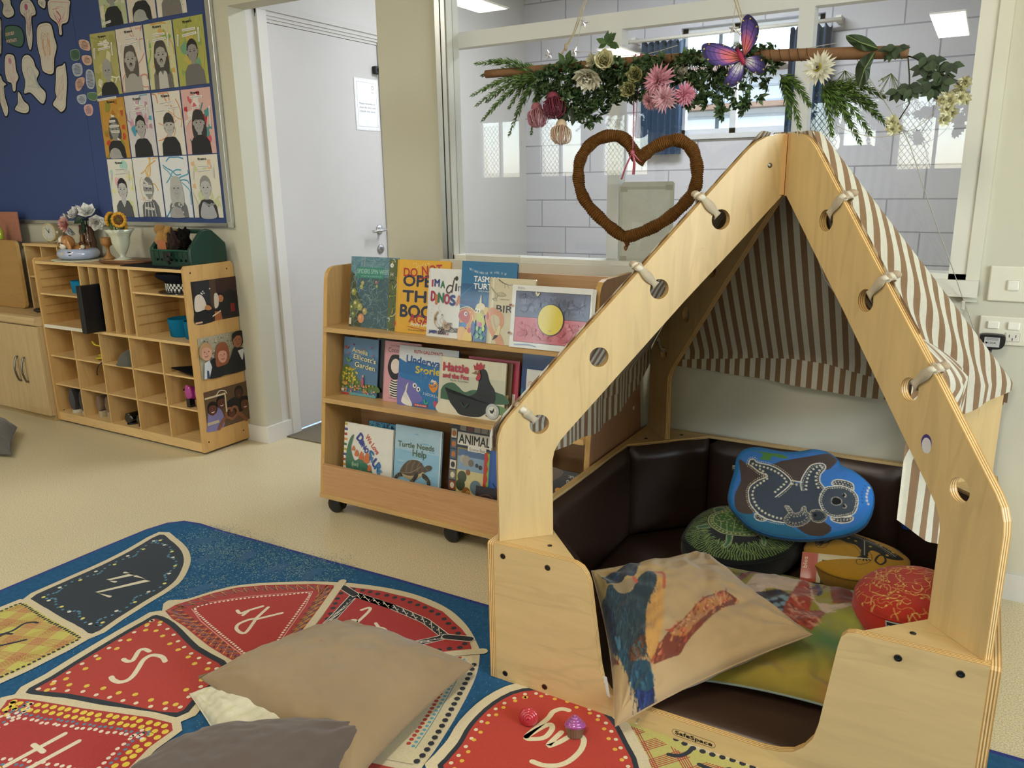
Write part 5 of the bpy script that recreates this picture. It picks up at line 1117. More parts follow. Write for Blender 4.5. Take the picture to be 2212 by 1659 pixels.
def a_bw(d, w, h):
    d.rect(0, 0, w, h, '2c2527')
    for k in range(9): d.stroke([(.0, .1-.011*k), (.05, .12-.011*k), (.1, .09-.011*k)], .004, '6a4a40')
book('picture_book', 'dark brown swirl patterned book low in front of the blue book', -1.43, 2.129, B3, .16, .145, .005, a_bw, '2c2527', group=g3)
def a_beh(d, w, h):
    d.rect(0, 0, w, h, '2e2b2b'); d.text('SCHOLASTIC', w-.012, .235, .007, 'c9c9c4', w=-.06); d.text('NICK BLAND', w-.018, .215, .012, 'd8d4c8', w=-.06)
    d.text('BEAR', w-.012, .165, .030, 'c88a2c', w=-.11, boldness=.05); d.poly([(.0, h), (.0, .2), (.06, .23), (.07, h)], '564840', True)
book('picture_book', 'dark grey book with orange lettering at the right end of the bottom bin', -1.17, 2.128, B3, .165, .255, .008, a_beh, '2e2b2b', group=g3)
CUSH = {'koala_frame':[[-0.39,2.4,0.3],[0.9884,0.1505,-0.0201],[-0.0736,0.5905,0.8037],[0.1328,-0.7929,0.5947]],'koala':{'out':[(-0.2056,0.0896),(-0.1906,0.1186),(-0.1615,0.1327),(-0.1311,0.135),(-0.0944,0.1316),(-0.0583,0.1315),(-0.0204,0.1382),(0.0138,0.1495),(0.046,0.1489),(0.0698,0.1406),(0.0881,0.1269),(0.1009,0.1093),(0.1329,0.0978),(0.1651,0.0771),(0.1889,0.0524),(0.1967,0.0163),(0.1915,-0.0275),(0.175,-0.0636),(0.1415,-0.0903),(0.0963,-0.1101),(0.0392,-0.1274),(-0.0166,-0.1354),(-0.0742,-0.1359),(-0.1189,-0.1278),(-0.1502,-0.1141),(-0.1767,-0.093),(-0.2006,-0.0712),(-0.2143,-0.0409),(-0.2148,-0.0083),(-0.2092,0.0322),(-0.2058,0.066)],'brown1':[(-0.1987,0.0838),(-0.1729,0.074),(-0.1417,0.0684),(-0.1005,0.0776),(-0.0695,0.0951),(-0.0266,0.111),(0.0161,0.1251),(0.0469,0.1375),(0.0698,0.1406),(0.0884,0.1237),(0.0735,0.0958),(0.0602,0.0842),(0.0343,0.0837),(0.0027,0.0501),(-0.0104,0.0353),(-0.0482,0.0329),(-0.079,0.0446),(-0.1151,-0.0062),(-0.1305,-0.0792),(-0.1846,-0.0783),(-0.1965,-0.0317),(-0.1846,0.0193)],'brown2':[(-0.009,-0.0971),(0.0263,-0.0789),(0.0655,-0.0755),(0.0893,-0.093),(0.0689,-0.1147),(0.033,-0.1208),(0.0068,-0.113)],'teal':[(-0.1842,-0.0814),(-0.124,-0.0845),(-0.0407,-0.0961),(-0.0044,-0.1148),(0.025,-0.1252),(-0.0168,-0.1338),(-0.0743,-0.1343),(-0.1191,-0.1263),(-0.1506,-0.111)],'green':[(-0.1633,0.1223),(-0.1384,0.1189),(-0.0989,0.1176),(-0.0719,0.118),(-0.0529,0.1074),(-0.0793,0.1037),(-0.0978,0.1078),(-0.1023,0.0939),(-0.078,0.0907),(-0.1142,0.0922),(-0.1354,0.0926),(-0.1283,0.1103)],'body':[(-0.1696,0.0845),(-0.1564,0.0897),(-0.1403,0.0819),(-0.1124,0.0759),(-0.0814,0.0671),(-0.0495,0.0457),(-0.0381,0.0344),(-0.0058,0.0327),(-0.0043,0.062),(0.0106,0.09),(0.0328,0.1013),(0.05,0.1021),(0.0568,0.0902),(0.0443,0.069),(0.0451,0.0435),(0.0594,0.0266),(0.0527,0.0066),(0.0498,-0.0253),(0.0661,-0.0507),(0.0752,-0.0585),(0.0213,-0.0859),(-0.0351,-0.0952),(-0.0696,-0.0977),(-0.1055,-0.091),(-0.1313,-0.073),(-0.1493,-0.047),(-0.1579,-0.0127),(-0.1494,0.0048),(-0.122,0.0285),(-0.1082,0.0387),(-0.1309,0.0535),(-0.1567,0.0663),(-0.168,0.0714)],'leg1':[(-0.168,0.0714),(-0.1652,0.0868),(-0.1534,0.0901),(-0.1401,0.0803),(-0.1001,0.0743),(-0.0657,0.0596),(-0.0382,0.036),(-0.0422,0.0177),(-0.0591,-0.0042),(-0.0762,-0.0228)],'leg2':[(-0.168,0.0714),(-0.1567,0.0663),(-0.1335,0.0498),(-0.1067,0.0389),(-0.1361,0.0199),(-0.1566,-0.006),(-0.1534,-0.038),(-0.1415,-0.0618),(-0.1087,-0.0884),(-0.0697,-0.0962),(-0.0407,-0.0961)],'belly':[(-0.0368,0.0362),(-0.006,0.0343)],'arm':[(-0.0044,0.009),(-0.009,0.0355),(-0.0014,0.0624),(0.0134,0.0905),(0.0328,0.1013),(0.05,0.1021),(0.0568,0.0902),(0.0446,0.0659),(0.0451,0.0435),(0.061,0.0252)],'bigd1':[(-0.1553,0.0748),(-0.1358,0.0693),(-0.1081,0.065),(-0.0707,0.0507),(-0.0509,0.0309),(-0.0611,0.0148),(-0.0845,-0.0145)],'bigd2':[(-0.1133,0.0445),(-0.1202,0.0517),(-0.1348,0.0611)],'bigd3':[(-0.1073,0.0307),(-0.1235,0.0152),(-0.1398,-0.0002),(-0.1442,-0.0139),(-0.1442,-0.0269),(-0.136,-0.0449),(-0.1236,-0.0622),(-0.0982,-0.0772),(-0.068,-0.0849),(-0.0491,-0.085)],'bigd4':[(0.0076,0.014),(0.0079,0.0412),(0.0118,0.0611),(0.0204,0.0785),(0.0392,0.0941),(0.048,0.0921),(0.0329,0.0674),(0.0332,0.0482),(0.0378,0.0297),(0.0489,0.0171)],'bigd5':[(-0.0328,0.0255),(-0.0122,0.0238)],'head':[(0.0596,0.025),(0.0787,0.0342),(0.1092,0.0404),(0.1378,0.0321),(0.1531,0.0127),(0.1537,-0.0151),(0.1458,-0.0379),(0.1219,-0.0509),(0.0919,-0.0573),(0.0689,-0.0503),(0.0531,-0.031),(0.0481,-0.0067)],'ear1':[(0.0811,0.0393),(0.0802,0.0503),(0.0936,0.0587),(0.119,0.0592),(0.1363,0.0523),(0.1402,0.0372),(0.1349,0.0333),(0.112,0.0408)],'ear2':[(0.0864,-0.0582),(0.09,-0.0684),(0.1097,-0.0713),(0.1314,-0.0662),(0.1444,-0.0564),(0.1424,-0.0476),(0.1221,-0.0524)],'nose':[(0.0822,-0.0077),(0.0871,0.0009),(0.0982,0.0026),(0.1085,-0.0036),(0.1066,-0.0148),(0.0944,-0.0198),(0.0843,-0.0167)],'eyes':[(0.1156,0.0131),(0.119,-0.02)],'bhead':[(0.026,-0.0603),(0.0292,-0.0489),(0.0429,-0.0436),(0.0599,-0.0439),(0.0719,-0.0529),(0.0705,-0.0685),(0.0547,-0.0804),(0.0347,-0.0775)],'bbody':[(-0.0473,-0.0469),(-0.0403,-0.0442),(-0.0278,-0.0533),(-0.018,-0.0643),(-0.0015,-0.0569),(0.0016,-0.0439),(0.0112,-0.0392),(0.0153,-0.0527),(0.0246,-0.0605),(0.0263,-0.0789),(0.0053,-0.0978),(-0.0227,-0.104),(-0.0407,-0.0961),(-0.0449,-0.0843),(-0.0351,-0.067),(-0.0406,-0.0553)],'bnose':[(0.041,-0.0603)],'tail':[(-0.1287,-0.0821),(-0.1287,-0.0948),(-0.1131,-0.1017),(-0.0959,-0.0973),(-0.1058,-0.0879)],'sd':[(0.1822,0.0498),(0.1788,0.0384),(0.177,0.0257),(0.1778,0.0134),(0.1814,0.0016),(0.1887,-0.0065)],'sd2':[(0.1709,0.0528),(0.1652,0.0363),(0.1633,0.0236),(0.1658,0.0084),(0.1682,-0.0066)],'tag':[(-0.2167,0.0914),(-0.2058,0.0912),(-0.2047,0.0578),(-0.2156,0.058)]},'turtle_frame':[[-0.56,2.38,0.125],[1.0,0.0,0.0],[0.0,0.9854,0.1701],[0.0,-0.1701,0.9854]],'turtle':{'out':[(-0.1659,-0.0965),(-0.1689,-0.0426),(-0.1655,0.0093),(-0.1497,0.0674),(-0.1165,0.1167),(-0.071,0.1372),(-0.0169,0.1245),(0.0533,0.106),(0.1222,0.0825),(0.175,0.043),(0.1724,-0.0102),(0.1505,-0.0749),(0.1084,-0.1245),(0.0579,-0.161),(0.0019,-0.1782),(-0.0607,-0.176),(-0.1113,-0.1569),(-0.1508,-0.1263)],'shell':[(-0.1115,0.0047),(-0.1127,0.036),(-0.0954,0.0685),(-0.0623,0.0941),(-0.0241,0.0764),(0.0263,0.0331),(0.0577,0.009),(0.0543,-0.0278),(0.0358,-0.041),(-0.0019,-0.0529),(-0.0459,-0.0554),(-0.0801,-0.0388),(-0.1017,-0.0165)],'shell2':[(-0.0966,0.0104),(-0.0963,0.0487),(-0.0694,0.0719),(-0.0361,0.0718),(0.0088,0.0263),(0.0376,0.0011),(0.016,-0.0252),(-0.0215,-0.0399),(-0.0522,-0.0339),(-0.0808,-0.0146)],'f1':[(-0.1047,-0.0177),(-0.1232,-0.0279),(-0.1372,-0.0365),(-0.1298,-0.049),(-0.1112,-0.0448),(-0.0952,-0.0325)],'f2':[(-0.0321,-0.0589),(-0.0252,-0.0941),(-0.0264,-0.1174),(-0.0172,-0.1223),(-0.0096,-0.0936),(-0.0148,-0.058)],'f3':[(0.0516,-0.0171),(0.0696,-0.0393),(0.0788,-0.0643),(0.0876,-0.0693),(0.0848,-0.0448),(0.0713,-0.0212),(0.0589,-0.0084)],'f4':[(-0.0997,0.0603),(-0.1177,0.0862),(-0.0979,0.1003),(-0.0728,0.0836)],'head':[(-0.0656,0.106),(-0.0795,0.1073),(-0.0683,0.0918),(-0.0453,0.0811)],'l1':[(-0.0929,0.015),(-0.0709,0.0078),(-0.046,0.0362),(-0.0326,0.0351),(0.0029,0.0241)],'l2':[(-0.0709,0.0078),(-0.058,-0.0362)],'l3':[(-0.0539,0.0175),(-0.0374,-0.0402)],'l4':[(-0.0326,0.0351),(-0.0179,-0.0355)],'l5':[(-0.0044,0.0274),(0.0073,-0.0286)],'l6':[(-0.0709,0.0078),(-0.0929,0.0372)],'l7':[(-0.0401,0.0385),(-0.0738,0.0637)]},'lizard_frame':[[-0.22,2.4,0.14],[1.0,0.0,0.0],[0.0,0.9854,0.1701],[0.0,-0.1701,0.9854]],'lizard':{'out':[(-0.1426,-0.0537),(-0.1366,-0.0088),(-0.1099,0.0331),(-0.0746,0.0566),(-0.0336,0.075),(0.0084,0.0673),(0.0572,0.0533),(0.0981,0.0372),(0.1229,0.0154),(0.1411,-0.0125),(0.1383,-0.0522),(0.1083,-0.098),(0.0686,-0.1307),(0.017,-0.1559),(-0.0387,-0.1579),(-0.0887,-0.1355),(-0.1244,-0.0969)],'body':[(-0.078,0.048),(-0.06,0.0574),(-0.0354,0.0549),(-0.0055,0.0475),(0.0289,0.0375),(0.0685,0.0163),(0.1027,-0.0059),(0.1266,-0.0226),(0.1105,-0.0378),(0.0799,-0.0415),(0.0602,-0.0274),(0.0391,-0.0225),(0.0326,-0.0429),(0.0306,-0.0613),(0.0214,-0.0606),(0.0129,-0.0329),(-0.0039,-0.0125),(-0.028,-0.0083),(-0.0539,0.0048),(-0.0727,-0.012),(-0.0855,-0.0217),(-0.0915,-0.0148),(-0.0757,0.0056),(-0.0689,0.0226)],'armA':[(-0.0681,0.0181),(-0.0825,-0.0112),(-0.0926,-0.0222)],'legB':[(0.0139,0.0269),(0.0193,-0.0124),(0.0251,-0.0547)],'spine':[(-0.0666,0.0524),(-0.0336,0.0436),(0.0009,0.0358),(0.0378,0.0224),(0.0749,0.0008),(0.1045,-0.0228)],'dots':[(-0.065,0.0433),(-0.03,0.0199),(-0.0085,0.011),(-0.0046,0.0574),(0.0341,-0.0019),(0.0489,0.0268),(0.0615,0.018),(0.0827,-0.0272),(0.0958,-0.0043),(0.0176,0.0518)],'halo':[(-0.0773,0.0289),(-0.0931,-0.006),(-0.1113,-0.0131),(-0.1148,-0.0334),(-0.1063,-0.0532),(-0.0854,-0.0495),(-0.0735,-0.0076),(-0.0539,0.0048),(-0.0274,-0.0126),(-0.0077,-0.0186),(0.0098,-0.0431),(0.0155,-0.0674),(0.0071,-0.0881),(0.0159,-0.1018),(0.0403,-0.0834),(0.0456,-0.0552),(0.0326,-0.0251),(0.0423,-0.0122),(0.0661,-0.0206)],'wave':[(0.0563,-0.0683),(0.0617,-0.04),(0.0746,-0.0348),(0.0818,-0.058),(0.071,-0.0795)]},'kook_corners':[(-0.6,1.45,0.045),(-0.24,1.76,0.22),(-0.6,2.11,0.19),(-0.81,1.77,0.235)],'kook':{'head':[(-0.889,0.779),(-0.705,0.795),(-0.365,0.994),(-0.235,1.0),(-0.205,1.0),(-0.406,0.549),(-0.56,0.56),(-0.634,0.522),(-0.769,0.556),(-0.851,0.568),(-0.863,0.671)],'collar':[(-0.776,0.515),(-0.634,0.511),(-0.462,0.492),(-0.444,0.418),(-0.519,0.362),(-0.62,0.347),(-0.742,0.425)],'body':[(-0.859,0.53),(-0.776,0.515),(-0.656,0.361),(-0.526,0.34),(-0.391,0.47),(-0.201,0.459),(-0.179,0.31),(-0.265,0.179),(-0.425,0.007),(-0.489,-0.168),(-0.552,-0.372),(-0.586,-0.56),(-0.709,-0.56),(-0.769,-0.538),(-0.818,-0.365),(-0.929,-0.351),(-1.004,-0.094),(-1.008,0.134),(-1.0,0.429),(-0.929,0.444)],'wing':[(-1.0,0.429),(-0.866,0.186),(-0.884,-0.068),(-0.878,-0.288),(-1.0,-0.239),(-0.977,-0.212),(-1.011,0.064)],'wing2':[(-0.887,0.096),(-0.851,0.082),(-0.862,-0.171),(-0.88,-0.318),(-0.902,-0.135)],'prim':[(-0.773,-0.399),(-0.66,-0.34),(-0.56,-0.369),(-0.598,-0.537),(-0.679,-0.564),(-0.769,-0.53)],'tail':[(-0.906,-0.344),(-0.799,-0.365),(-0.769,-0.538),(-0.601,-0.626),(-0.571,-0.757),(-0.586,-0.925),(-0.616,-1.034),(-0.709,-1.011),(-0.75,-0.962),(-0.806,-0.78),(-0.855,-0.564)],'tip':[(-0.765,-0.855),(-0.66,-0.911),(-0.586,-0.902),(-0.616,-1.034),(-0.709,-1.011),(-0.75,-0.962)],'belly':[(-0.171,0.44),(-0.068,0.365),(-0.153,0.124),(-0.239,-0.09),(-0.351,-0.384),(-0.444,-0.534),(-0.519,-0.645),(-0.556,-0.682),(-0.583,-0.545),(-0.534,-0.299),(-0.44,-0.041),(-0.269,0.16)],'branch':[(-0.549,-0.716),(-0.519,-0.645),(-0.466,-0.568),(-0.374,-0.507),(-0.276,-0.44),(-0.112,-0.366),(0.09,-0.25),(0.374,-0.171),(0.5,-0.19),(0.596,-0.318),(0.549,-0.369),(0.329,-0.418),(0.145,-0.511),(0.0,-0.583),(-0.141,-0.645),(-0.246,-0.716),(-0.366,-0.728),(-0.492,-0.731)],'blite':[(-0.291,-0.485),(-0.124,-0.395),(0.075,-0.284),(0.359,-0.201),(0.477,-0.231),(0.541,-0.299),(0.35,-0.344),(0.167,-0.425),(0.015,-0.504),(-0.126,-0.571),(-0.224,-0.553)],'branch2':[(-1.15,-0.007),(-1.139,-0.037),(-1.03,-0.134),(-1.0,-0.25),(-0.906,-0.479),(-1.0,-0.378),(-1.026,-0.376),(-1.15,-0.288),(-1.15,-0.231)],'twig':[(-0.336,-0.41),(-0.235,-0.448),(-0.265,-0.496)],'feath':[(-0.664,0.205),(-0.553,0.06),(-0.675,-0.056),(-0.586,-0.182),(-0.727,-0.182),(-0.758,0.205),(-0.844,-0.049),(-0.545,0.216),(-0.418,0.261),(-0.336,0.288),(-0.5,-0.007),(-0.538,-0.138)]},'lori_corners':[(-0.52,1.64,0.085),(-0.13,1.7,0.085),(-0.1,2.12,0.165),(-0.54,2.12,0.155)],'lori':{'dwing':[(-0.466,0.329),(-0.321,0.455),(-0.171,0.5),(-0.06,0.414),(0.026,0.302),(0.049,0.145),(-0.049,-0.007),(-0.138,0.037),(-0.332,0.19)],'bl':[(-0.302,0.254),(-0.216,0.288),(-0.138,0.354),(-0.16,0.182),(-0.079,0.235),(-0.079,0.105),(-0.109,0.045),(-0.071,0.321)],'red':[(-0.052,0.385),(0.03,1.0),(0.205,0.378),(0.22,0.242),(0.336,0.269),(0.395,0.216),(0.366,0.004),(0.329,-0.149),(0.182,-0.094),(0.022,-0.056),(-0.056,0.015)],'band':[(-0.727,0.391),(-0.626,0.485),(-0.455,1.0),(-0.198,1.049),(0.052,1.0),(0.224,0.448),(0.384,0.406),(0.59,0.504),(0.712,0.523),(0.477,0.314),(0.388,0.239),(0.235,0.391),(-0.019,0.5),(-0.329,0.485),(-0.466,0.329)],'str':[(-0.773,0.571),(-0.511,1.0),(-0.25,0.885),(0.007,0.758),(0.19,0.601)],'beak':[(0.041,1.131),(0.126,0.982),(0.258,0.645),(0.325,1.0),(0.624,0.786),(0.671,0.627),(0.444,0.474),(0.28,1.0),(0.246,0.56),(0.098,1.0)],'low':[(0.69,-0.932)],'g':[(0.459,-0.25),(0.314,-0.568),(0.489,-0.06)],'y':[(0.026,-0.9),(0.489,-0.69),(0.336,-0.962)],'dk':[(-0.265,-0.803)],'scal':[(0.082,0.186),(0.156,0.135),(0.239,0.171),(0.09,0.037),(0.182,0.022),(0.284,0.037),(0.336,0.138),(0.082,0.321),(0.265,-0.064),(0.336,-0.056)]}}
# ============================================================ cushions and pillows
from mathutils import noise as mnoise
def colgrid(mb, C, idx0, nu, nv, mat, rev=False):
    for j in range(nv):
        for i in range(nu):
            a = idx0+j*(nu+1)+i; k = j*(nu+1)+i
            c = tuple((C[k]+C[k+1]+C[k+nu+2]+C[k+nu+1])/4)
            q = (a, a+1, a+nu+2, a+nu+1); mb.face(q[::-1] if rev else q, mat, c, True)
def pillow(name, label, cn, th, base, art=None, back=None, N=150, pull=.07, mat='suede', wr=.004, under=.5, group=None, seed=0, cat='pillow', seam=True, bend=None):
    A, B, C_, D = [Vector(q) for q in cn]; n = ((B-A)+(C_-D)).cross((D-A)+(C_-B)).normalized()
    ctr = (A+B+C_+D)/4; t = thing(name, label, cat, (ctr.x, ctr.y, min(q[2] for q in cn)), 0, group)
    def S(u, v, sg=1):
        up = u*(1-pull*(1-v*v)*u*u); vp = v*(1-pull*(1-u*u)*v*v); s = (up+1)/2; q = (vp+1)/2
        b = A*(1-s)*(1-q)+B*s*(1-q)+C_*s*q+D*(1-s)*q
        h = th*(max(0, 1-u*u)*max(0, 1-v*v))**.42*(1 if sg > 0 else -under)
        ed = 1-min(1, max(0, (1-abs(u))*(1-abs(v)))*14)
        w = 0
        if wr:
            p = Vector((u*2.2+seed, v*2.2, sg)); w = wr*(mnoise.noise(p*1.3)*1.6+.7*mnoise.noise(p*3.1))
            rad = wr*1.3*sin(math.atan2(v-.95*(1 if v > 0 else -1), u-.95*(1 if u > 0 else -1))*11+seed)*max(0, abs(u)+abs(v)-1.05)
            w += rad*(1-ed)
            w *= min(1, (1-abs(u))*9)*min(1, (1-abs(v))*9)
        p = b+n*(h+w*1.8)
        if bend: p = bend(p, u, v)
        return p
    us = [sin(pi/2*(-1+2*i/N)) for i in range(N+1)]
    us = [.45*x+.55*(-1+2*i/N) for i, x in enumerate(us)]
    U = [u for v in us for u in us]; Vv = [v for v in us for u in us]
    R = Ras(U, Vv, base)
    if art: art(R)
    mb = MB(); i0 = mb.verts([S(u, v) for u, v in zip(U, Vv)]); colgrid(mb, R.C, i0, N, N, mat)
    M = 40; uu = [-1+2*i/M for i in range(M+1)]; i1 = mb.verts([S(u, v, -1) for v in uu for u in uu]); bc = back or base
    for j in range(M):
        for i in range(M): a = i1+j*(M+1)+i; mb.face((a, a+M+1, a+M+2, a+1), mat, bc, True)
    cv = mb.build('cover', t)
    if seam:
        E = [(-1+2*k/30, -1) for k in range(30)]+[(1, -1+2*k/30) for k in range(30)]+[(1-2*k/30, 1) for k in range(30)]+[(-1, 1-2*k/30) for k in range(30)]
        mb = MB(); mb.tube([S(u, v) for u, v in E], .0022 if seam is True else seam[0], mat, bc if seam is True else seam[1], 6, closed=True); mb.build('seam', t).parent = cv
    return t, S
def disc_cushion(name, label, frame, outline, H_, gus, base, art, side, mat='cloth', N=(120, 420), bulge=.5, flat=2.6, gmat=None, wr=.002):
    c, ex, ey, n = [Vector(q) for q in frame]; ol = spline(outline, 12, True)
    cx = sum(p[0] for p in ol)/len(ol); cy = sum(p[1] for p in ol)/len(ol)
    P3 = arc_pts(ol, sum(math.hypot(ol[i][0]-ol[i-1][0], ol[i][1]-ol[i-1][1]) for i in range(len(ol)))/N[1])[:N[1]]; m = len(P3); nr = N[0]
    base_pt = c+ex*cx+ey*cy; t = thing(name, label, 'cushion', (base_pt.x, base_pt.y, max(.055, base_pt.z-.1)))
    U = []; Vv = []; pts = []
    for j in range(nr+1):
        r = (j+.02)/(nr+.02); r = r**.8
        for x, y in P3+[P3[0]]:
            u = cx+(x-cx)*r; v = cy+(y-cy)*r; U.append(u); Vv.append(v)
            h = H_*(1-r**flat)**.5+wr*mnoise.noise(Vector((u*18, v*18, H_*50)))*(1-r**6)*1.6
            pts.append(c+ex*u+ey*v+n*(gus/2+h))
    R = Ras(U, Vv, base); art(R)
    mb = MB(); i0 = mb.verts(pts); colgrid(mb, R.C, i0, m, nr, mat)
    bot = []
    for j in range(13):
        r = ((j+.02)/12.02); 
        bot.append([c+ex*(cx+(x-cx)*r)+ey*(cy+(y-cy)*r)-n*(gus/2+H_*.45*(1-r**flat)**.5) for x, y in P3])
    mb.loft(bot[::-1], mat, side, closed=True)
    mb.build('cover', t)
    mb = MB(); rings = []
    for k in range(7):
        a = k/6; f = 1+bulge*.05*sin(pi*a)
        rings.append([c+ex*(cx+(x-cx)*f)+ey*(cy+(y-cy)*f)+n*(gus*(a-.5)) for x, y in P3])
    mb.loft(rings, gmat or mat, side); sb = mb.build('side_band', t)
    mb = MB(); mb.tube([c+ex*x+ey*y+n*(gus/2) for x, y in P3[::4]], .0025, mat, side, 6, closed=True); mb.build('piping', t).parent = sb
    return t, (lambda u, v, h: c+ex*u+ey*v+n*h), P3
def dotline(R, pts, step, r, col, closed=False):
    q = spline(pts, 8, closed); R.dots(arc_pts(q, step, closed), r, col, 8)
# --- koala
K = CUSH['koala']
def art_koala(R):
    R.poly(K['out'], '1d6fa6', True); q = inset(spline(K['out'], 4, True), .010); R.poly(q, '3a6fae')
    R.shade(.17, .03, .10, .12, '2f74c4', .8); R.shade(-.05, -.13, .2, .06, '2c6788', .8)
    R.poly(K['teal'], '2b6480', True); R.poly(K['brown1'], '4a3d36', True); R.poly(K['brown2'], '453830', True); R.poly(K['green'], '4f7f3a', True)
    for nm in ('tail', 'bbody'): R.poly(K[nm], '33343a', True)
    LN = 'd3cbb4'; R.poly(K['body'], '3c434b', True)
    for nm in ('ear1', 'ear2'): R.poly(K[nm], '3a4048', True); R.stroke(K[nm], .0030, LN, closed=True); dotline(R, inset(spline(K[nm], 4, True), .006), .009, .0019, LN, True)
    for nm in ('leg1', 'leg2', 'belly', 'arm'):
        R.stroke(K[nm], .0032, LN)
    for nm, off in (('leg1', .006), ('leg2', -.006), ('arm', -.006)):
        q = spline(K[nm], 8); 
        for sg in (1,):
            o = []
            for (a, b), (c_, d_) in zip(q, q[1:]): l = math.hypot(c_-a, d_-b) or 1; o.append((a+(d_-b)/l*off*-1, b-(c_-a)/l*off*-1))
            R.dots(arc_pts(o, .0065, False), .0014, LN, 7)
    for nm in ('bigd1', 'bigd2', 'bigd3', 'bigd4', 'bigd5'): dotline(R, K[nm], .0118, .0036, 'c9c1a6')
    R.stroke(K['tail'], .0024, LN, closed=True); dotline(R, inset(spline(K['tail'], 4, True), .004), .008, .0015, LN, True)
    R.poly(K['head'], '3f464d', True); R.stroke(K['head'], .0028, LN, closed=True); dotline(R, inset(spline(K['head'], 6, True), .0055), .0065, .0017, LN, True)
    R.poly(inset(spline(K['nose'], 5, True), -.002), '9a9484'); R.poly(K['nose'], '131416', True)
    for x, y in K['eyes']: R.ell(x, y, .0058, .0062, 'c9c1a6'); R.ell(x-.001, y, .0045, .0055, '14151a')
    R.poly(K['bhead'], '33383d', True); R.stroke(K['bhead'], .0022, 'a89f88', closed=True); dotline(R, inset(spline(K['bhead'], 5, True), .004), .005, .0011, 'b5ad98', True); R.ell(*K['bnose'][0], .004, .005, '101114')
    R.stroke(K['bbody'], .0022, 'a89f88', closed=True); dotline(R, inset(spline(K['bbody'], 5, True), .0045), .006, .0013, 'b5ad98', True); dotline(R, inset(spline(K['bbody'], 5, True), .010), .009, .0022, 'a8a088', True)
    dotline(R, K['sd'], .0105, .0036, 'c9c1a6'); dotline(R, K['sd2'], .0105, .0034, '2f5f86')
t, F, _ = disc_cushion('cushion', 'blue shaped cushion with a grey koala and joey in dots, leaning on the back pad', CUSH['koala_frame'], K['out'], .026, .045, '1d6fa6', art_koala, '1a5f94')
mb = MB(); q = K['tag']; mb.poly([F(a-.004, b, .0) for a, b in q], 'cloth', '1c1c1e'); mb.poly([F(a-.004, b, -.002) for a, b in q][::-1], 'cloth', 'c9c5bd')
d = Draw(mb, lambda u, v, h: F(q[3][0]-.004+.012*(u-v*.1), q[3][1]+v*(q[0][1]-q[3][1]), .0003+h), 'cloth', .0002)
d.text('mta', .15, .1, .6, 'c9c5bd', w=.9, rot=0); mb.build('tag', t)
# --- turtle
Tt = CUSH['turtle']
def art_turtle(R):
    c0 = (-.01, -.0); L = '7d9a4c'
    ol = spline(Tt['out'], 8, True); A1 = arc_pts(ol, .0095); R_ = rr(5)
    for i, (x, y) in enumerate(A1):
        dx, dy = x-c0[0], y-c0[1]; s0 = .55+.04*sin(i*1.7); pts = []
        for k in range(6):
            f = s0+(.94-s0)*k/5; w = .0035*sin(k*1.9+i*.7); pts.append((c0[0]+dx*f-dy*w*4, c0[1]+dy*f+dx*w*4))
        R.stroke(pts, .0028 if i % 2 else .0022, L)
    for nm in ('f1', 'f2', 'f3', 'f4', 'head'):
        R.poly(Tt[nm], '2f5a38', True); R.stroke(Tt[nm], .0024, 'a9ad86', closed=True); dotline(R, inset(spline(Tt[nm], 5, True), .0035), .006, .0012, '9ac070', True)
    R.poly(inset(spline(Tt['shell'], 4, True), -.004), '0f150f'); R.poly(Tt['shell'], '4d6e34', True); R.stroke(Tt['shell'], .0030, 'b5b48c', closed=True); dotline(R, inset(spline(Tt['shell'], 5, True), .009), .0135, .0036, 'b9b07c', True)
    R.poly(Tt['shell2'], '3f6a34', True); R.stroke(Tt['shell2'], .0024, 'a9ad86', closed=True)
    for k in range(7):
        for m in range(5):
            x = Tt['shell2'][0][0]+.016+.0155*k; y = -.01+.018*m+.004*sin(k)
            if abs(y-.03) < .05: R.ell(x, y, .0035, .0042, '8aa63c')
    for nm in ('l1', 'l2', 'l3', 'l4', 'l5', 'l6', 'l7'): R.stroke(Tt[nm], .0022, 'a9ad86', False)
disc_cushion('cushion', 'round black cushion printed with a green dotted turtle, lying on the den floor', CUSH['turtle_frame'], Tt['out'], .022, .062, '0d100e', art_turtle, '0b0d0d')
# --- lizard
Zz = CUSH['lizard']
def art_liz(R):
    R.shade(-.1, 0, .1, .1, 'b98a1e', .4)
    R.poly(Zz['body'], '16130f', True)
    for nm in ('armA', 'legB'):
        R.stroke(Zz[nm], .02, '16130f'); x, y = Zz[nm][-1]
        for a in range(5): an = (pi+.5 if nm == 'armA' else -pi/2)+(a-2)*.38; R.stroke([(x, y), (x+.026*cos(an), y+.026*sin(an))], (.006, .004), '16130f')
    dotline(R, Zz['halo'], .0058, .0019, '1c160d')
    R.stroke(Zz['spine'], .0016, 'b9b4a4'); q = spline(Zz['spine'], 6)
    for off in (.006, -.006): dotline(R, [(x+off*.6, y+off) for x, y in Zz['spine']], .006, .0011, 'b9b4a4')
    R.stroke(Zz['legB'], .0016, 'b9b4a4'); R.stroke(Zz['armA'], .0016, 'b9b4a4')
    R.dots(Zz['dots'], .0045, 'a98c3c', 9)
    R.stroke(Zz['wave'], .006, '16130f', closed=True)
    for k in range(4): R.stroke([(x+.02+.012*k, y+.03+.006*k) for x, y in Zz['spine'][3:]], .005, '16130f')
disc_cushion('cushion', 'mustard cushion with a black dotted lizard, lying behind the red cushion', CUSH['lizard_frame'], Zz['out'], .020, .060, 'a87c1c', art_liz, '8a6518')
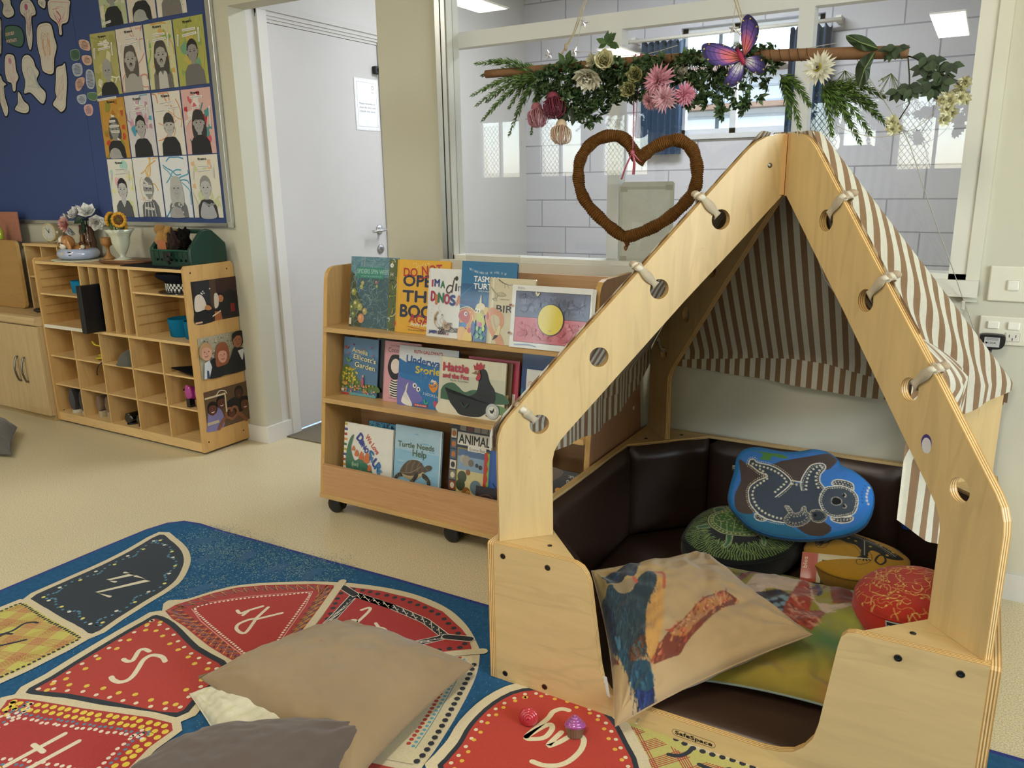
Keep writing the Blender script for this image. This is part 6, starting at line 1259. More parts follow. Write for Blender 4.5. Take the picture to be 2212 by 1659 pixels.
# --- red
def art_red(R):
    R_ = rr(8)
    for _ in range(130):
        x, y = R_.uniform(-.12, .12), R_.uniform(-.12, .12); pts = [(x, y)]
        a = R_.uniform(0, 6.3)
        for k in range(R_.randint(3, 7)): a += R_.uniform(-1.2, 1.2); x += .009*cos(a); y += .009*sin(a); pts.append((x, y))
        R.stroke(pts, (R_.uniform(.0012, .0026), .0008), R_.choice(('c9a04c', 'd3b060', 'c08a44')), n=3)
        if R_.random() < .5: R.ell(x, y, .003, .0025, 'd0ac58')
nrm = Vector((-.14, -.10, .985)).normalized(); e1 = Vector((1, 0, .33)).normalized(); e1 = (e1-nrm*e1.dot(nrm)).normalized(); e2 = nrm.cross(e1)
t, F, P3 = disc_cushion('cushion', 'round red cushion with gold crackle top and a small woven tag', [(-.050, 2.03, .200), e1, e2, nrm], circ(0, 0, .128, .124, 16), .038, .085, 'a82c1c', art_red, 'b02a14', bulge=1.6, N=(140, 420))
mb = MB(); 
def TG(u, v, h): a = -1.75+(u-.5)*.36; return F(.131*cos(a), .128*sin(a), .044-v*.026)+(F(cos(a), sin(a), 0)-F(0, 0, 0))*(.004+h)
mb.grid(lambda i, j: TG(i/8, j/2, 0), 8, 2, 'cloth', 'c5c2bc'); mb.grid(lambda i, j: TG(.06+.88*i/8, .12+.76*j/2, .0006), 8, 2, 'cloth', '17171a')
d = Draw(mb, lambda u, v, h: TG(u, 1-v, .001+h), 'cloth', .0002); d.text('m t a', .14, .25, .5, 'd5d2cc', w=.72, boldness=.06); mb.build('tag', t)
# --- kookaburra pillow
Q = CUSH['kook']
def feathers(R, poly, n, cols, L, ang, w=.012, seed=1):
    q = rr(seed); xs = [p[0] for p in poly]; ys = [p[1] for p in poly]; a = np.array(poly)
    for _ in range(n):
        x, y = q.uniform(min(xs), max(xs)), q.uniform(min(ys), max(ys)); ins = False
        for i in range(len(a)):
            x0, y0 = a[i-1]; x1, y1 = a[i]
            if (y0 > y) != (y1 > y) and x < (x1-x0)*(y-y0)/(y1-y0)+x0: ins = not ins
        if ins: t_ = ang+q.uniform(-.3, .3); R.stroke([(x, y), (x+L*.5*cos(t_), y+L*.5*sin(t_)), (x+L*cos(t_+.1), y+L*sin(t_+.1))], (w, w*.3), q.choice(cols), n=2)
def art_kook(R):
    R.shade(-.9, .3, .8, 1.2, '7d6c2c', .8); R.shade(-.1, .7, 1.2, .7, 'ad9054', .7); R.shade(.4, .2, 1.0, .6, 'a98c5c', .5)
    a = -1.9
    R.poly(Q['branch2'], '5c2818', True); feathers(R, Q['branch2'], 60, ('7a3018', '4a2018', '8a4a28'), .06, .6, .02, 3)
    R.poly(Q['branch'], '6a3220', True); R.poly(Q['blite'], 'a06a3c', True); feathers(R, Q['branch'], 170, ('a8402a', '5a2a1c', '8a4428', 'b8764a', 'c08a5c'), .07, .9, .022, 4); feathers(R, Q['blite'], 90, ('b88a5c', 'c49a68', 'a0562e', '7a3a22'), .05, 1.6, .016, 5)
    R.poly(Q['twig'], 'a83a24')
    R.poly(Q['belly'], 'b98a48', True); feathers(R, Q['belly'], 70, ('c09a5c', 'a8703a', 'b07f44'), .14, a, .012, 6); R.stroke(Q['belly'][0:3], .04, 'a8502c'); R.stroke([Q['belly'][6], Q['belly'][7]], .03, 'a8502c')
    R.poly(Q['body'], '22343c', True); feathers(R, Q['body'], 330, ('34484e', '1c2a32', '3f5458', '16222e', '2a424c'), .09, a, .014, 7)
    R.poly(Q['collar'], '8a7658', True); R.poly(Q['wing'], '121c30', True); feathers(R, Q['wing'], 60, ('0f1628', '1c2c48', '22384c'), .12, a, .014, 8); R.stroke(Q['wing2'][2:5], .03, '3f6a80')
    R.poly(Q['prim'], '4a2c1c', True); feathers(R, Q['prim'], 50, ('6a4428', '2c1c18', '3c6468', '2a4a50'), .16, a+.3, .018, 9)
    R.poly(Q['head'], '1c2838', True); feathers(R, Q['head'], 90, ('2c4458', '141c28', '3c5868'), .05, .3, .014, 10); R.stroke([Q['collar'][2], Q['collar'][3]], .05, 'a8503a')
    R.poly(Q['tail'], '1c3c4a', True); feathers(R, Q['tail'], 130, ('2c5460', '142c40', '1c384a', '121f30'), .16, a+.15, .014, 11); R.poly(Q['tip'], '141f48', True); feathers(R, Q['tip'], 40, ('1c2c60', '101838', '24406a'), .14, a+.2, .016, 12)
t, Sk = pillow('pillow', 'beige cushion with a kingfisher on a branch, one corner spilling over the den rail', CUSH['kook_corners'], .075, 'a98e66', art_kook, 'a58a64', 230, wr=.0050, seed=3, under=.6)
mb = MB(); mb.poly([(-.655, 1.500, .13), (-.640, 1.492, .085), (-.630, 1.488, .085), (-.643, 1.497, .13)], 'cloth', 'c9c8c0'); mb.build('care_tag', t)
mb = MB(); mb.rbox((-.560, 1.465, .055), (-.553, 1.485, .060), 'metal', 'd8cfa8', .002); mb.build('zip_pull', t)
Q2 = CUSH['lori']
def art_lori(R):
    R.shade(.2, -.7, 1.0, .6, 'a88c34', .8); R.shade(.7, .1, .7, .7, '8a8c34', .9); R.shade(.55, -.25, .6, .35, '3f6a3c', .9); R.shade(.3, -.5, .5, .3, '7a8030', .7); R.shade(.9, -.9, .5, .4, 'a8643c', .8); R.shade(-.6, -.5, .5, .5, '5c4420', .7); R.shade(.1, 1.0, 1.4, .25, '6f7a3a', .8); R.shade(.7, .85, .5, .2, '6a8f8c', .8)
    R.stroke([(x, y+.07) for x, y in Q2['str']], .10, '2f3454'); R.stroke(Q2['str'], .12, '7a3428'); R.poly(Q2['band'], 'b09a86', True); feathers(R, Q2['band'], 60, ('c0ab98', 'a08470'), .1, 0, .02, 20)
    R.poly(Q2['dwing'], '2a2028', True); feathers(R, Q2['dwing'], 80, ('1c1a24', '3c2428', '24344c'), .12, -.6, .02, 21)
    for x, y in Q2['bl']: R.ell(x, y, .045, .04, '6f8a94')
    R.poly(Q2['red'], '8a3424', True); feathers(R, Q2['red'], 140, ('a8402a', '6a2418', 'b0604a', 'b8846a'), .07, -.6, .03, 22)
    for i, (x, y) in enumerate(Q2['scal']): R.stroke([(x-.05, y+.02), (x, y-.03), (x+.05, y+.02)], .015, ('5c2018', 'b8846a')[i % 2])
    R.poly(Q2['beak'], '6a2c24', True); R.stroke([Q2['beak'][1], Q2['beak'][2], Q2['beak'][8]], .05, '2f2c50'); R.stroke([Q2['beak'][6], Q2['beak'][5]], .04, '7a3c24')
pillow('pillow', 'green and yellow cushion with a red and blue bird, under the kingfisher cushion', CUSH['lori_corners'], .06, '7f7426', art_lori, '6f8078', 170, wr=.005, seed=8, seam=(.003, '7f8c80'), under=.3)
# --- book under the red cushion and the toy behind
t = thing('picture_book', 'hardback with a red spine strip and leafy photo, wedged behind the red cushion', 'book', (-.26, 2.25, .12)); o = Vector((-.352, 2.235, .105)); ex = Vector((.90, .28, -.02)).normalized(); ey = Vector((-.05, .42, .90)).normalized(); nn = ex.cross(ey)
mb = MB(); F2 = lambda u, v, h=0: o+ex*u+ey*v+nn*h
mb.prism([(0, 0), (.19, 0), (.19, .085), (0, .085)], F2, -.006, 0, 'print_gloss', 'b9ae8c'); d = Draw(mb, F2, 'print_gloss'); d.rect(0, 0, .044, .085, 'a8442c'); d.rect(.050, .0, .19, .078, 'c2b790'); d.rect(.056, .0, .118, .068, '24341f'); grass(d, rr(30), .058, .002, .116, .066, 90, ('2f4a28', '4a5c34', '6a5c3c', '18241a'), (.002, 0), .03)
d.text('bles', .016, .040, .012, 'd8cdb8', w=.032, rot=pi/2); mb.build('cover', t)
t = thing('picture_book', 'yellow edged book lying flat between turtle and lizard cushions', 'book', (-.38, 2.28, .062)); mb = MB(); mb.rbox((-.43, 2.20, .064), (-.28, 2.31, .074), 'print_gloss', 'b08a28', .004); mb.rbox((-.43, 2.202, .0742), (-.28, 2.31, .0752), 'print_gloss', '9a9a60', .0003); mb.build('cover', t)
def swirl(cx, cy, cz, col, col2, label, sc=1.0, tilt=(0, 0), cat='toy'):
    t = thing('toy_cupcake', label, cat, (cx, cy, cz)); rot = Matrix.Rotation(tilt[0], 3, 'X') @ Matrix.Rotation(tilt[1], 3, 'Y'); c0 = Vector((cx, cy, cz+.020*sc)); fn = lambda x, y, z: c0+rot @ (Vector((x, y, z))*sc)
    mb = MB(); n = 44; prof = [(.012, -.020), (.016, -.019), (.024, .006), (.0245, .008), (.023, .009)]
    mb.lathe(prof, 'plastic', col2, n=n, fn=fn, wob=lambda a, z: 1+(.045 if z < .005 else 0)*(1 if int(a/(2*pi)*n) % 2 else -1), smooth=False); mb.build('base', t)
    mb = MB(); p = []
    for k in range(90): a = k*.27; f = k/89; p.append(fn(.020*(1-f)**.8*cos(a), .020*(1-f)**.8*sin(a), .008+.020*f))
    mb.tube(p, [.0062*sc*(1-.4*k/89) for k in range(90)], 'gloss', col, 8); mb.lathe([(.001, .004), (.0245, .004), (.0255, .009), (.021, .014), (.012, .020), (.001, .026)], 'gloss', col, n=28, fn=fn); mb.build('icing', t); return t
swirl(-.10, 2.525, .21, '17357a', '1a3c86', 'small blue swirl toy behind the lizard cushion', .85)
swirl(-.800, 1.402, .012, 'b02a34', '7a3a30', 'red swirl toy cupcake lying on its side on the rug', .92, (1.25, .35))
swirl(-.688, 1.420, .006, '9a4c8c', '6a4f3c', 'brown toy cupcake with purple icing on the rug by the den', 1.0, (-.35, -.15))
# --- floor pillows in front
tanA, tanB, tanC, tanD = (-1.57, 1.09, .06), (-1.0, 1.0, .05), (-1.005, 1.475, .055), (-1.44, 1.46, .05)
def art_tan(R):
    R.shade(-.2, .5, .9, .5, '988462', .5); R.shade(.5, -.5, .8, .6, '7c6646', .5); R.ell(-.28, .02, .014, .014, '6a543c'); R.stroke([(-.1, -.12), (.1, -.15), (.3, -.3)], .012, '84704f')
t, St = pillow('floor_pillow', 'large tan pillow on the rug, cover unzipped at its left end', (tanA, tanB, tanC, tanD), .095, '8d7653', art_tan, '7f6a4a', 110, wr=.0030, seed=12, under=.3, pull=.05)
mb = MB(); zp = [St(-1, -1+2*k/40) + Vector((-.004, -.003, .004)) for k in range(41)]; mb.tube(zp, .004, 'cloth', '6f5c42', 6); mb.build('zip', t)
t2, _ = pillow('pillow_insert', 'cream inner pillow poking out of the unzipped tan pillow', ((-1.60, 1.075, .014), (-1.20, .90, .014), (-1.05, 1.15, .05), (-1.42, 1.25, .05)), .055, 'd3cdb4', lambda R: [R.stroke([(x/6-1, -1), (x/6-.95, 1)], .05, 'c6c3a0') for x in range(12)], 'cfc9b0', 70, wr=.003, seed=20, under=.15, mat='cloth')
pillow('floor_pillow', 'dark taupe pillow in front of the tan pillow on the rug', ((-1.46, .76, .03), (-1.0, .70, .03), (-1.05, 1.165, .085), (-1.40, .945, .06)), .085, '54463c', None, '4a3d34', 90, wr=.0028, seed=30, under=.3, pull=.05)
pillow('floor_pillow', 'dark grey cushion on the vinyl floor at the left edge', ((-4.62, 1.62, .02), (-3.92, 1.87, .02), (-4.26, 2.08, .05), (-4.75, 2.05, .05)), .12, '565049', None, '4c4640', 60, wr=.003, seed=41, under=.2, pull=.08)
PIN = {'cut':[[(-4.735,2.257),(-4.72,2.232),(-4.744,2.194),(-4.706,2.166),(-4.647,2.171),(-4.634,2.193),(-4.653,2.224),(-4.657,2.248)],[(-4.537,2.231),(-4.472,2.226),(-4.439,2.188),(-4.438,2.154),(-4.481,2.141),(-4.495,2.056),(-4.524,1.995),(-4.546,1.997),(-4.551,2.074),(-4.536,2.142),(-4.571,2.174),(-4.567,2.208)],[(-4.393,2.217),(-4.394,2.194),(-4.357,2.173),(-4.338,2.182),(-4.335,2.21)],[(-4.294,2.205),(-4.317,2.163),(-4.307,2.123),(-4.253,2.086),(-4.251,2.038),(-4.23,2.036),(-4.219,2.08),(-4.164,2.09),(-4.132,2.153),(-4.133,2.186)],[(-4.404,2.102),(-4.345,2.101),(-4.312,2.084),(-4.302,2.026),(-4.293,1.98),(-4.33,1.925),(-4.36,1.855),(-4.448,1.874),(-4.452,1.936),(-4.463,1.995),(-4.455,2.058),(-4.435,2.091)],[(-4.785,1.977),(-4.73,1.981),(-4.7,1.963),(-4.703,1.897),(-4.692,1.86),(-4.724,1.832),(-4.741,1.796),(-4.765,1.795),(-4.77,1.835),(-4.807,1.85),(-4.814,1.906)],[(-4.608,1.961),(-4.562,1.963),(-4.525,1.936),(-4.513,1.9),(-4.489,1.868),(-4.521,1.835),(-4.498,1.798),(-4.457,1.765),(-4.474,1.724),(-4.511,1.714),(-4.596,1.774),(-4.659,1.775),(-4.631,1.831),(-4.643,1.886),(-4.634,1.934)],[(-4.321,1.878),(-4.266,1.886),(-4.242,1.895),(-4.241,1.861),(-4.246,1.803),(-4.279,1.718),(-4.295,1.678),(-4.338,1.659),(-4.366,1.676),(-4.403,1.702),(-4.361,1.735),(-4.364,1.765),(-4.342,1.822)],[(-4.721,1.782),(-4.7,1.775),(-4.677,1.736),(-4.638,1.71),(-4.647,1.679),(-4.696,1.673),(-4.773,1.693),(-4.762,1.711),(-4.738,1.728)],[(-4.871,1.879),(-4.855,1.853),(-4.825,1.833),(-4.853,1.822),(-4.859,1.767),(-4.846,1.709),(-4.864,1.672),(-4.889,1.671),(-4.909,1.726),(-4.911,1.757)],[(-4.78,2.156),(-4.778,2.144),(-4.81,2.027),(-4.832,1.999)]],'plaque':[(-4.72,2.123),(-4.63,2.114),(-4.586,2.089),(-4.582,2.047),(-4.609,2.015),(-4.66,2.016),(-4.734,2.041),(-4.76,2.071),(-4.752,2.106)],'peb':[[(-4.087,1.994),(-4.024,1.985),(-4.006,1.959),(-4.016,1.937),(-4.073,1.948),(-4.094,1.967)],[(-4.175,1.952),(-4.113,1.952),(-4.099,1.928),(-4.116,1.902),(-4.167,1.903),(-4.182,1.924)],[(-4.081,1.918),(-4.022,1.913),(-4.007,1.892),(-4.022,1.871),(-4.063,1.872),(-4.087,1.893)],[(-4.172,1.884),(-4.11,1.884),(-4.097,1.855),(-4.114,1.828),(-4.166,1.826),(-4.185,1.856)],[(-4.064,1.847),(-4.015,1.84),(-4.006,1.797),(-4.025,1.759),(-4.07,1.762),(-4.081,1.797)],[(-4.149,1.813),(-4.097,1.815),(-4.099,1.787),(-4.143,1.756),(-4.174,1.758),(-4.175,1.792)],[(-4.17,1.731),(-4.108,1.733),(-4.098,1.712),(-4.119,1.688),(-4.16,1.69),(-4.181,1.712)],[(-4.076,1.74),(-4.006,1.735),(-4.002,1.712),(-4.025,1.696),(-4.074,1.705),(-4.088,1.723)],[(-4.121,1.679),(-4.07,1.682),(-4.055,1.658),(-4.072,1.63),(-4.113,1.629),(-4.132,1.657)]]}
GAR = {'pole':[(-1.443,1.595),(-1.112,1.592),(-0.821,1.587),(-0.502,1.57),(-0.211,1.552)],'strL':[(-1.091,1.773),(-1.128,1.688),(-1.17,1.63),(-1.183,1.599)],'strR':[(-0.645,1.721),(-0.618,1.649),(-0.597,1.58)],'tipL':[(-1.467,1.624),(-1.468,1.591),(-1.477,1.55),(-1.485,1.525),(-1.469,1.493),(-1.444,1.505),(-1.473,1.448),(-1.436,1.462),(-1.373,1.484),(-1.359,1.462),(-1.373,1.397),(-1.291,1.397),(-1.281,1.454),(-1.41,1.627),(-1.336,1.598)],'baseL':[(-1.246,1.576)],'tipR':[(-0.455,1.378),(-0.37,1.355),(-0.301,1.333),(-0.278,1.355),(-0.258,1.396),(-0.234,1.372),(-0.252,1.447),(-0.432,1.435),(-0.361,1.408),(-0.329,1.376),(-0.477,1.403),(-0.271,1.426)],'baseR':[(-0.516,1.522),(-0.405,1.487)],'rose':[(-0.894,1.541),(-0.91,1.504)],'peony':[(-1.041,1.554)],'ran':[(-0.995,1.587)],'dah':[(-0.825,1.521),(-0.805,1.475),(-0.751,1.482),(-0.85,1.471)],'wht':[(-0.787,1.541)],'pro':[(-1.224,1.464),(-1.167,1.49),(-1.141,1.411)],'gerb':[(-0.408,1.524)],'fly':[(-0.596,1.563)],'w1':[(-0.596,1.566),(-0.617,1.584),(-0.652,1.599),(-0.69,1.602),(-0.698,1.587),(-0.683,1.558),(-0.649,1.543),(-0.607,1.552)],'w2':[(-0.592,1.566),(-0.6,1.609),(-0.597,1.647),(-0.581,1.661),(-0.56,1.643),(-0.553,1.62),(-0.561,1.594),(-0.584,1.569)],'w3':[(-0.603,1.552),(-0.627,1.534),(-0.638,1.503),(-0.616,1.49),(-0.592,1.508),(-0.59,1.543)],'w4':[(-0.587,1.558),(-0.555,1.563),(-0.536,1.542),(-0.536,1.519),(-0.565,1.521),(-0.586,1.542)],'leafA':[(-0.278,1.563),(-0.311,1.595),(-0.355,1.601),(-0.342,1.578),(-0.308,1.56)],'leafB':[(-0.285,1.554),(-0.307,1.549),(-0.327,1.522),(-0.315,1.473),(-0.295,1.49),(-0.291,1.522)],'ivy':[(-0.248,1.558),(-0.236,1.561),(-0.168,1.534),(-0.172,1.509),(-0.153,1.525),(-0.155,1.476),(-0.13,1.488),(-0.144,1.5),(-0.113,1.515),(-0.125,1.474),(-0.146,1.458),(-0.223,1.46),(-0.199,1.472),(-0.192,1.461)],'spray':[(-0.079,1.474),(-0.087,1.457),(-0.085,1.436),(-0.075,1.436),(-0.111,1.438),(-0.12,1.431),(-0.104,1.43),(-0.111,1.41),(-0.101,1.405),(-0.116,1.388),(-0.227,1.387),(-0.225,1.368),(-0.219,1.375)],'stems':[[(-0.21,1.541),(-0.195,1.536),(-0.173,1.52),(-0.144,1.5),(-0.095,1.475)],[(-0.21,1.541),(-0.202,1.494),(-0.196,1.429),(-0.215,1.393)],[(-0.209,1.541),(-0.159,1.519),(-0.124,1.499),(-0.091,1.465)]],'wireA':[(-0.225,1.423),(-0.152,1.451),(-0.136,1.418),(-0.159,1.383),(-0.201,1.36),(-0.265,1.353),(-0.328,1.369),(-0.363,1.386)],'wireB':[(-0.329,1.547),(-0.32,1.532),(-0.292,1.493),(-0.255,1.44),(-0.214,1.379)],'heart':[(-0.916,1.32),(-0.939,1.354),(-0.97,1.382),(-1.016,1.386),(-1.059,1.372),(-1.09,1.345),(-1.108,1.311),(-1.111,1.269),(-1.103,1.226),(-1.081,1.187),(-1.04,1.147),(-0.996,1.112),(-0.953,1.088),(-0.911,1.097),(-0.862,1.117),(-0.819,1.142),(-0.78,1.173),(-0.753,1.203),(-0.735,1.236),(-0.732,1.275),(-0.739,1.315),(-0.755,1.344),(-0.788,1.365),(-0.826,1.363),(-0.866,1.348),(-0.894,1.329),(-0.914,1.309)],'hstem':[(-0.951,1.088),(-0.946,1.074),(-0.942,1.06),(-0.948,1.047),(-0.952,1.056)],'rib':[(-0.922,1.608),(-0.925,1.505),(-0.924,1.335)],'rib2':[(-0.905,1.607),(-0.914,1.491),(-0.918,1.337)],'bow':[(-0.924,1.335),(-0.944,1.293),(-0.957,1.258)],'bow2':[(-0.923,1.335),(-0.916,1.308),(-0.918,1.272)],'bow3':[(-0.923,1.335),(-0.903,1.314),(-0.894,1.308)],'star':[(-1.09,1.71),(-1.119,1.633),(-0.644,1.647),(-1.21,1.631),(-1.248,1.553)],'topfol':[(-1.142,1.604),(-0.883,1.576),(-1.006,1.645)]}
# ============================================================ pinboard and what is pinned on it
t = thing('pinboard', 'large navy felt pinboard with a silver frame on the left wall', 'pinboard', (-4.4, WY, 1.08))
mb = MB(); mb.box((-6.2, 2.622, 1.085), (-3.118, 2.631, 2.45), 'felt', '42517f')
for x in (-4.12, -5.3): mb.box((x, 2.6215, 1.09), (x+.0015, 2.622, 2.44), 'felt', '2a3660')
mb.build('felt_panel', t)
for lo, hi in (((-6.2, 2.612, 1.068), (-3.085, 2.631, 1.088)), ((-3.118, 2.612, 1.068), (-3.085, 2.631, 2.45))):
    mb = MB(); mb.rbox(lo, hi, 'metal', 'cfd2d4', .002); mb.build('frame_strip', t)
mb = MB(); mb.rbox((-3.112, 2.610, 1.066), (-3.082, 2.628, 1.094), 'plastic', 'a9a9a0', .004); mb.build('frame_corner', t)
def sheet(x, z, w, h, label, bg, tint, look, tilt=0, bot=0):
    R = rr(int(abs(x*1000)+z*777)); mb = MB(); c, s = cos(tilt), sin(tilt)
    F = lambda u, v, k=0: (x+u*c-v*s, 2.6195-k, z+u*s+v*c)
    mb.grid(lambda i, j: F(w*i/8, h*j/8, -.0004), 8, 8, 'paper', bg)
    d = Draw(mb, lambda u, v, k=0: F(u, v, k+.0003), 'paper')
    for _ in range(16 if look['style'] != 'lines' else 0):
        a, b = R.uniform(.02, w-.02), R.uniform(.02, h-.02); r = R.uniform(.012, .034); col = R.choice(tint)
        d.poly([(min(max(a+r*R.uniform(.4, 1.2)*cos(q), 0), w), min(max(b+r*R.uniform(.4, 1.3)*sin(q), 0), h)) for q in [k*pi/4 for k in range(8)]], col, True) if .03 < a < w-.03 and .035 < b < h-.035 else d.poly([(a-.012, b-.006), (a+.014, b-.012), (a+.012, b+.012), (a-.008, b+.01)], col)
    for _ in range(9 if look['style'] == 'lines' else 3):
        a, b = R.uniform(.01, w-.01), R.uniform(.01, h-.01); g = R.uniform(0, 6.3); q = [(a, b)]
        for k in range(4): g += R.uniform(-.7, .7); q.append((min(max(q[-1][0]+.035*cos(g), .005), w-.005), min(max(q[-1][1]+.035*sin(g), .005), h-.005)))
        d.stroke(q, R.uniform(.004, .008), R.choice(tint))
    hx, hy, r = look.get('head', (w*.5, h*.48, .036)); r *= 1.2; sk, hr, sh = look['g']
    # shoulders, neck, hair, face
    d.poly([(hx-.070, bot), (hx-.066, hy-.085), (hx-.040, hy-.058), (hx, hy-.05), (hx+.040, hy-.058), (hx+.066, hy-.088), (hx+.072, bot)], sh, False)
    if look.get('neck') == 'v': d.poly([(hx-.022, hy-.048), (hx, hy-.085), (hx+.022, hy-.048)], sk); d.stroke([(hx-.024, hy-.048), (hx, hy-.088), (hx+.024, hy-.048)], .003, 'd5d8dc', False)
    if look.get('stripes'):
        for k in range(8): d.stroke([(hx-.055+.015*k, bot+.004), (hx-.04+.011*k, hy-.07)], .004, ('dcdcdc', '55585c')[k % 2], False)
    if look.get('floral'):
        for _ in range(30): d.ell(hx+R.uniform(-.05, .05), R.uniform(bot+.01, hy-.07), .005, .005, R.choice(('cfcfd2', '5c5e64', '8a8c90')), n=7)
    if look.get('overall'): d.poly([(hx-.035, bot), (hx-.03, hy-.07), (hx-.02, hy-.06), (hx, hy-.09), (hx+.02, hy-.06), (hx+.03, hy-.07), (hx+.035, bot)], 'b9b7b4')
    if look.get('long'):
        L = look['long']; d.poly([(hx-r*1.05, hy+.01), (hx-r*1.15, hy-L*.5), (hx-r*.9, hy-L), (hx-r*.4, hy-L*.8), (hx+r*.4, hy-L*.8), (hx+r*.95, hy-L), (hx+r*1.2, hy-L*.5), (hx+r*1.05, hy+.01), (hx+r*.6, hy+r*1.25), (hx-r*.6, hy+r*1.25)], hr, True)
    d.poly([(hx-.012, hy-.03), (hx+.012, hy-.03), (hx+.014, hy-.055), (hx-.014, hy-.055)], sk)
    d.ell(hx, hy+.006, r*.95, r*1.22, hr); d.ell(hx, hy-.003, r*.80, r*1.04, sk)
    for sgn in (-1, 1): d.ell(hx+sgn*r*.86, hy-.002, r*.13, r*.22, sk)
    if look.get('fringe'): d.poly([(hx-r*.86, hy+r*.15), (hx-r*.8, hy+r*.9), (hx, hy+r*1.2), (hx+r*.8, hy+r*.9), (hx+r*.86, hy+r*.15), (hx+r*.4, hy+r*.32), (hx, hy+r*.28), (hx-r*.4, hy+r*.34)], hr)
    else: d.poly([(hx-r*.84, hy+r*.2), (hx-r*.8, hy+r*.9), (hx, hy+r*1.22), (hx+r*.8, hy+r*.9), (hx+r*.84, hy+r*.2), (hx+r*.6, hy+r*.62), (hx, hy+r*.78), (hx-r*.6, hy+r*.62)], hr)
    dk = '2f2f33'
    for sgn in (-1, 1):
        d.ell(hx+sgn*r*.34, hy+.001, r*.13, r*.07, dk, n=8); d.stroke([(hx+sgn*r*.18, hy+r*.2), (hx+sgn*r*.36, hy+r*.25), (hx+sgn*r*.54, hy+r*.18)], .0014, hr)
        d.ell(hx+sgn*r*.45, hy-r*.32, r*.18, r*.16, look.get('cheek', sk))
    d.stroke([(hx, hy), (hx+r*.06, hy-r*.24), (hx-r*.08, hy-r*.28)], .001, '55555a')
    if look.get('mouth') == 'open': d.ell(hx, hy-r*.55, r*.22, r*.22, '2a2426'); d.ell(hx, hy-r*.68, r*.13, r*.2, '9a9092')
    else: d.stroke([(hx-r*.28, hy-r*.5), (hx, hy-r*.62), (hx+r*.28, hy-r*.5)], .0022, '4a4446'); d.stroke([(hx-r*.2, hy-r*.53), (hx, hy-r*.6), (hx+r*.2, hy-r*.53)], .001, 'c9c9c9')
    if look.get('hand'): d.poly([(hx-.06, bot), (hx-.055, bot+.035), (hx-.02, bot+.05), (hx+.02, bot+.04), (hx+.035, bot+.01), (hx+.04, bot)], 'a3a3a3', True); [d.stroke([(hx-.03+.012*k, bot+.045), (hx-.015+.013*k, bot+.012)], .0012, '5c5c5e') for k in range(4)]
    if look.get('knees'): d.poly([(hx-.05, bot), (hx-.04, bot+.06), (hx-.015, bot+.075), (hx+.01, bot+.05), (hx+.03, bot+.07), (hx+.05, bot+.04), (hx+.055, bot)], 'a9aaae', True); d.stroke([(hx-.02, bot+.07), (hx+.015, bot+.06), (hx+.05, bot+.065)], .009, '8c8c90')
    strips = look.get('strips', [(w*.30, h*.80, .09, .0), (w*.28, h*.72, .10, .05), (w*.12, h*.6, .05, 1.4), (w*.84, h*.62, .06, 1.5)])
    for a, b, L, an in strips:
        cc, ss = cos(an), sin(an); P_ = lambda p, q: (a+p*cc-q*ss, b+p*ss+q*cc)
        d.poly([P_(0, 0), P_(L, 0), P_(L, .011), P_(0, .011)], 'dcdad6'); d._add([[P_(.004+.006*k, .004), P_(.008+.006*k, .004), P_(.008+.006*k, .0066), P_(.004+.006*k, .0066)] for k in range(int((L-.008)/.006))], '55555a')
    if h > .2 and not look.get('notitle'): d.text('My name is', w*.34, h*.92, .011, '1c1c20', w=.06, boldness=.05)
    solo(mb, 'portrait_sheet', label, 'picture', 'portrait sheets on the pinboard')
G1, G2, G3 = '9a9896', '3a3a3e', '2c2d31'
XS = (-4.000, -3.784, -3.568, -3.351)
ROW1 = [('cream sheet in the lowest row, boy in a v-neck jumper, pastel green paint', 'dcdcd4', ('cfd6a0', 'e0b0b8', 'a8d0c8', 'e2dc9a'), dict(style='b', g=('b9b9bb', '2a2a2e', '55585e'), neck='v')),
 ('sheet in the lowest row with orange paint lines and paper strips over the face', 'dcdcdc', ('dcae6a', 'e0c27a', 'd8a85c'), dict(style='lines', g=('8f8f91', '77777a', '6a6c70'), stripes=1, strips=[(.06, .185, .05, -.6), (.05, .155, .085, -.12), (.06, .115, .07, .0), (.06, .075, .06, .05), (.06, .04, .07, -.1)], notitle=1)),
 ('sheet in the lowest row with blue lines and a long haired child in floral top', 'd9dce2', ('3f8fb5', '5aa2c0'), dict(style='lines', g=('a9a9ac', 'b2b2b0', '6e7074'), long=.085, fringe=1, floral=1, notitle=1, strips=[], hand=1)),
 ('sheet in the lowest row with peach paint and a child sitting with raised knees', 'd8d4c8', ('dca888', 'b8c098', 'd8b090', 'c4c8a0'), dict(style='b', g=('b5b5b6', '8a8a8a', '3a3b3f'), knees=1))]
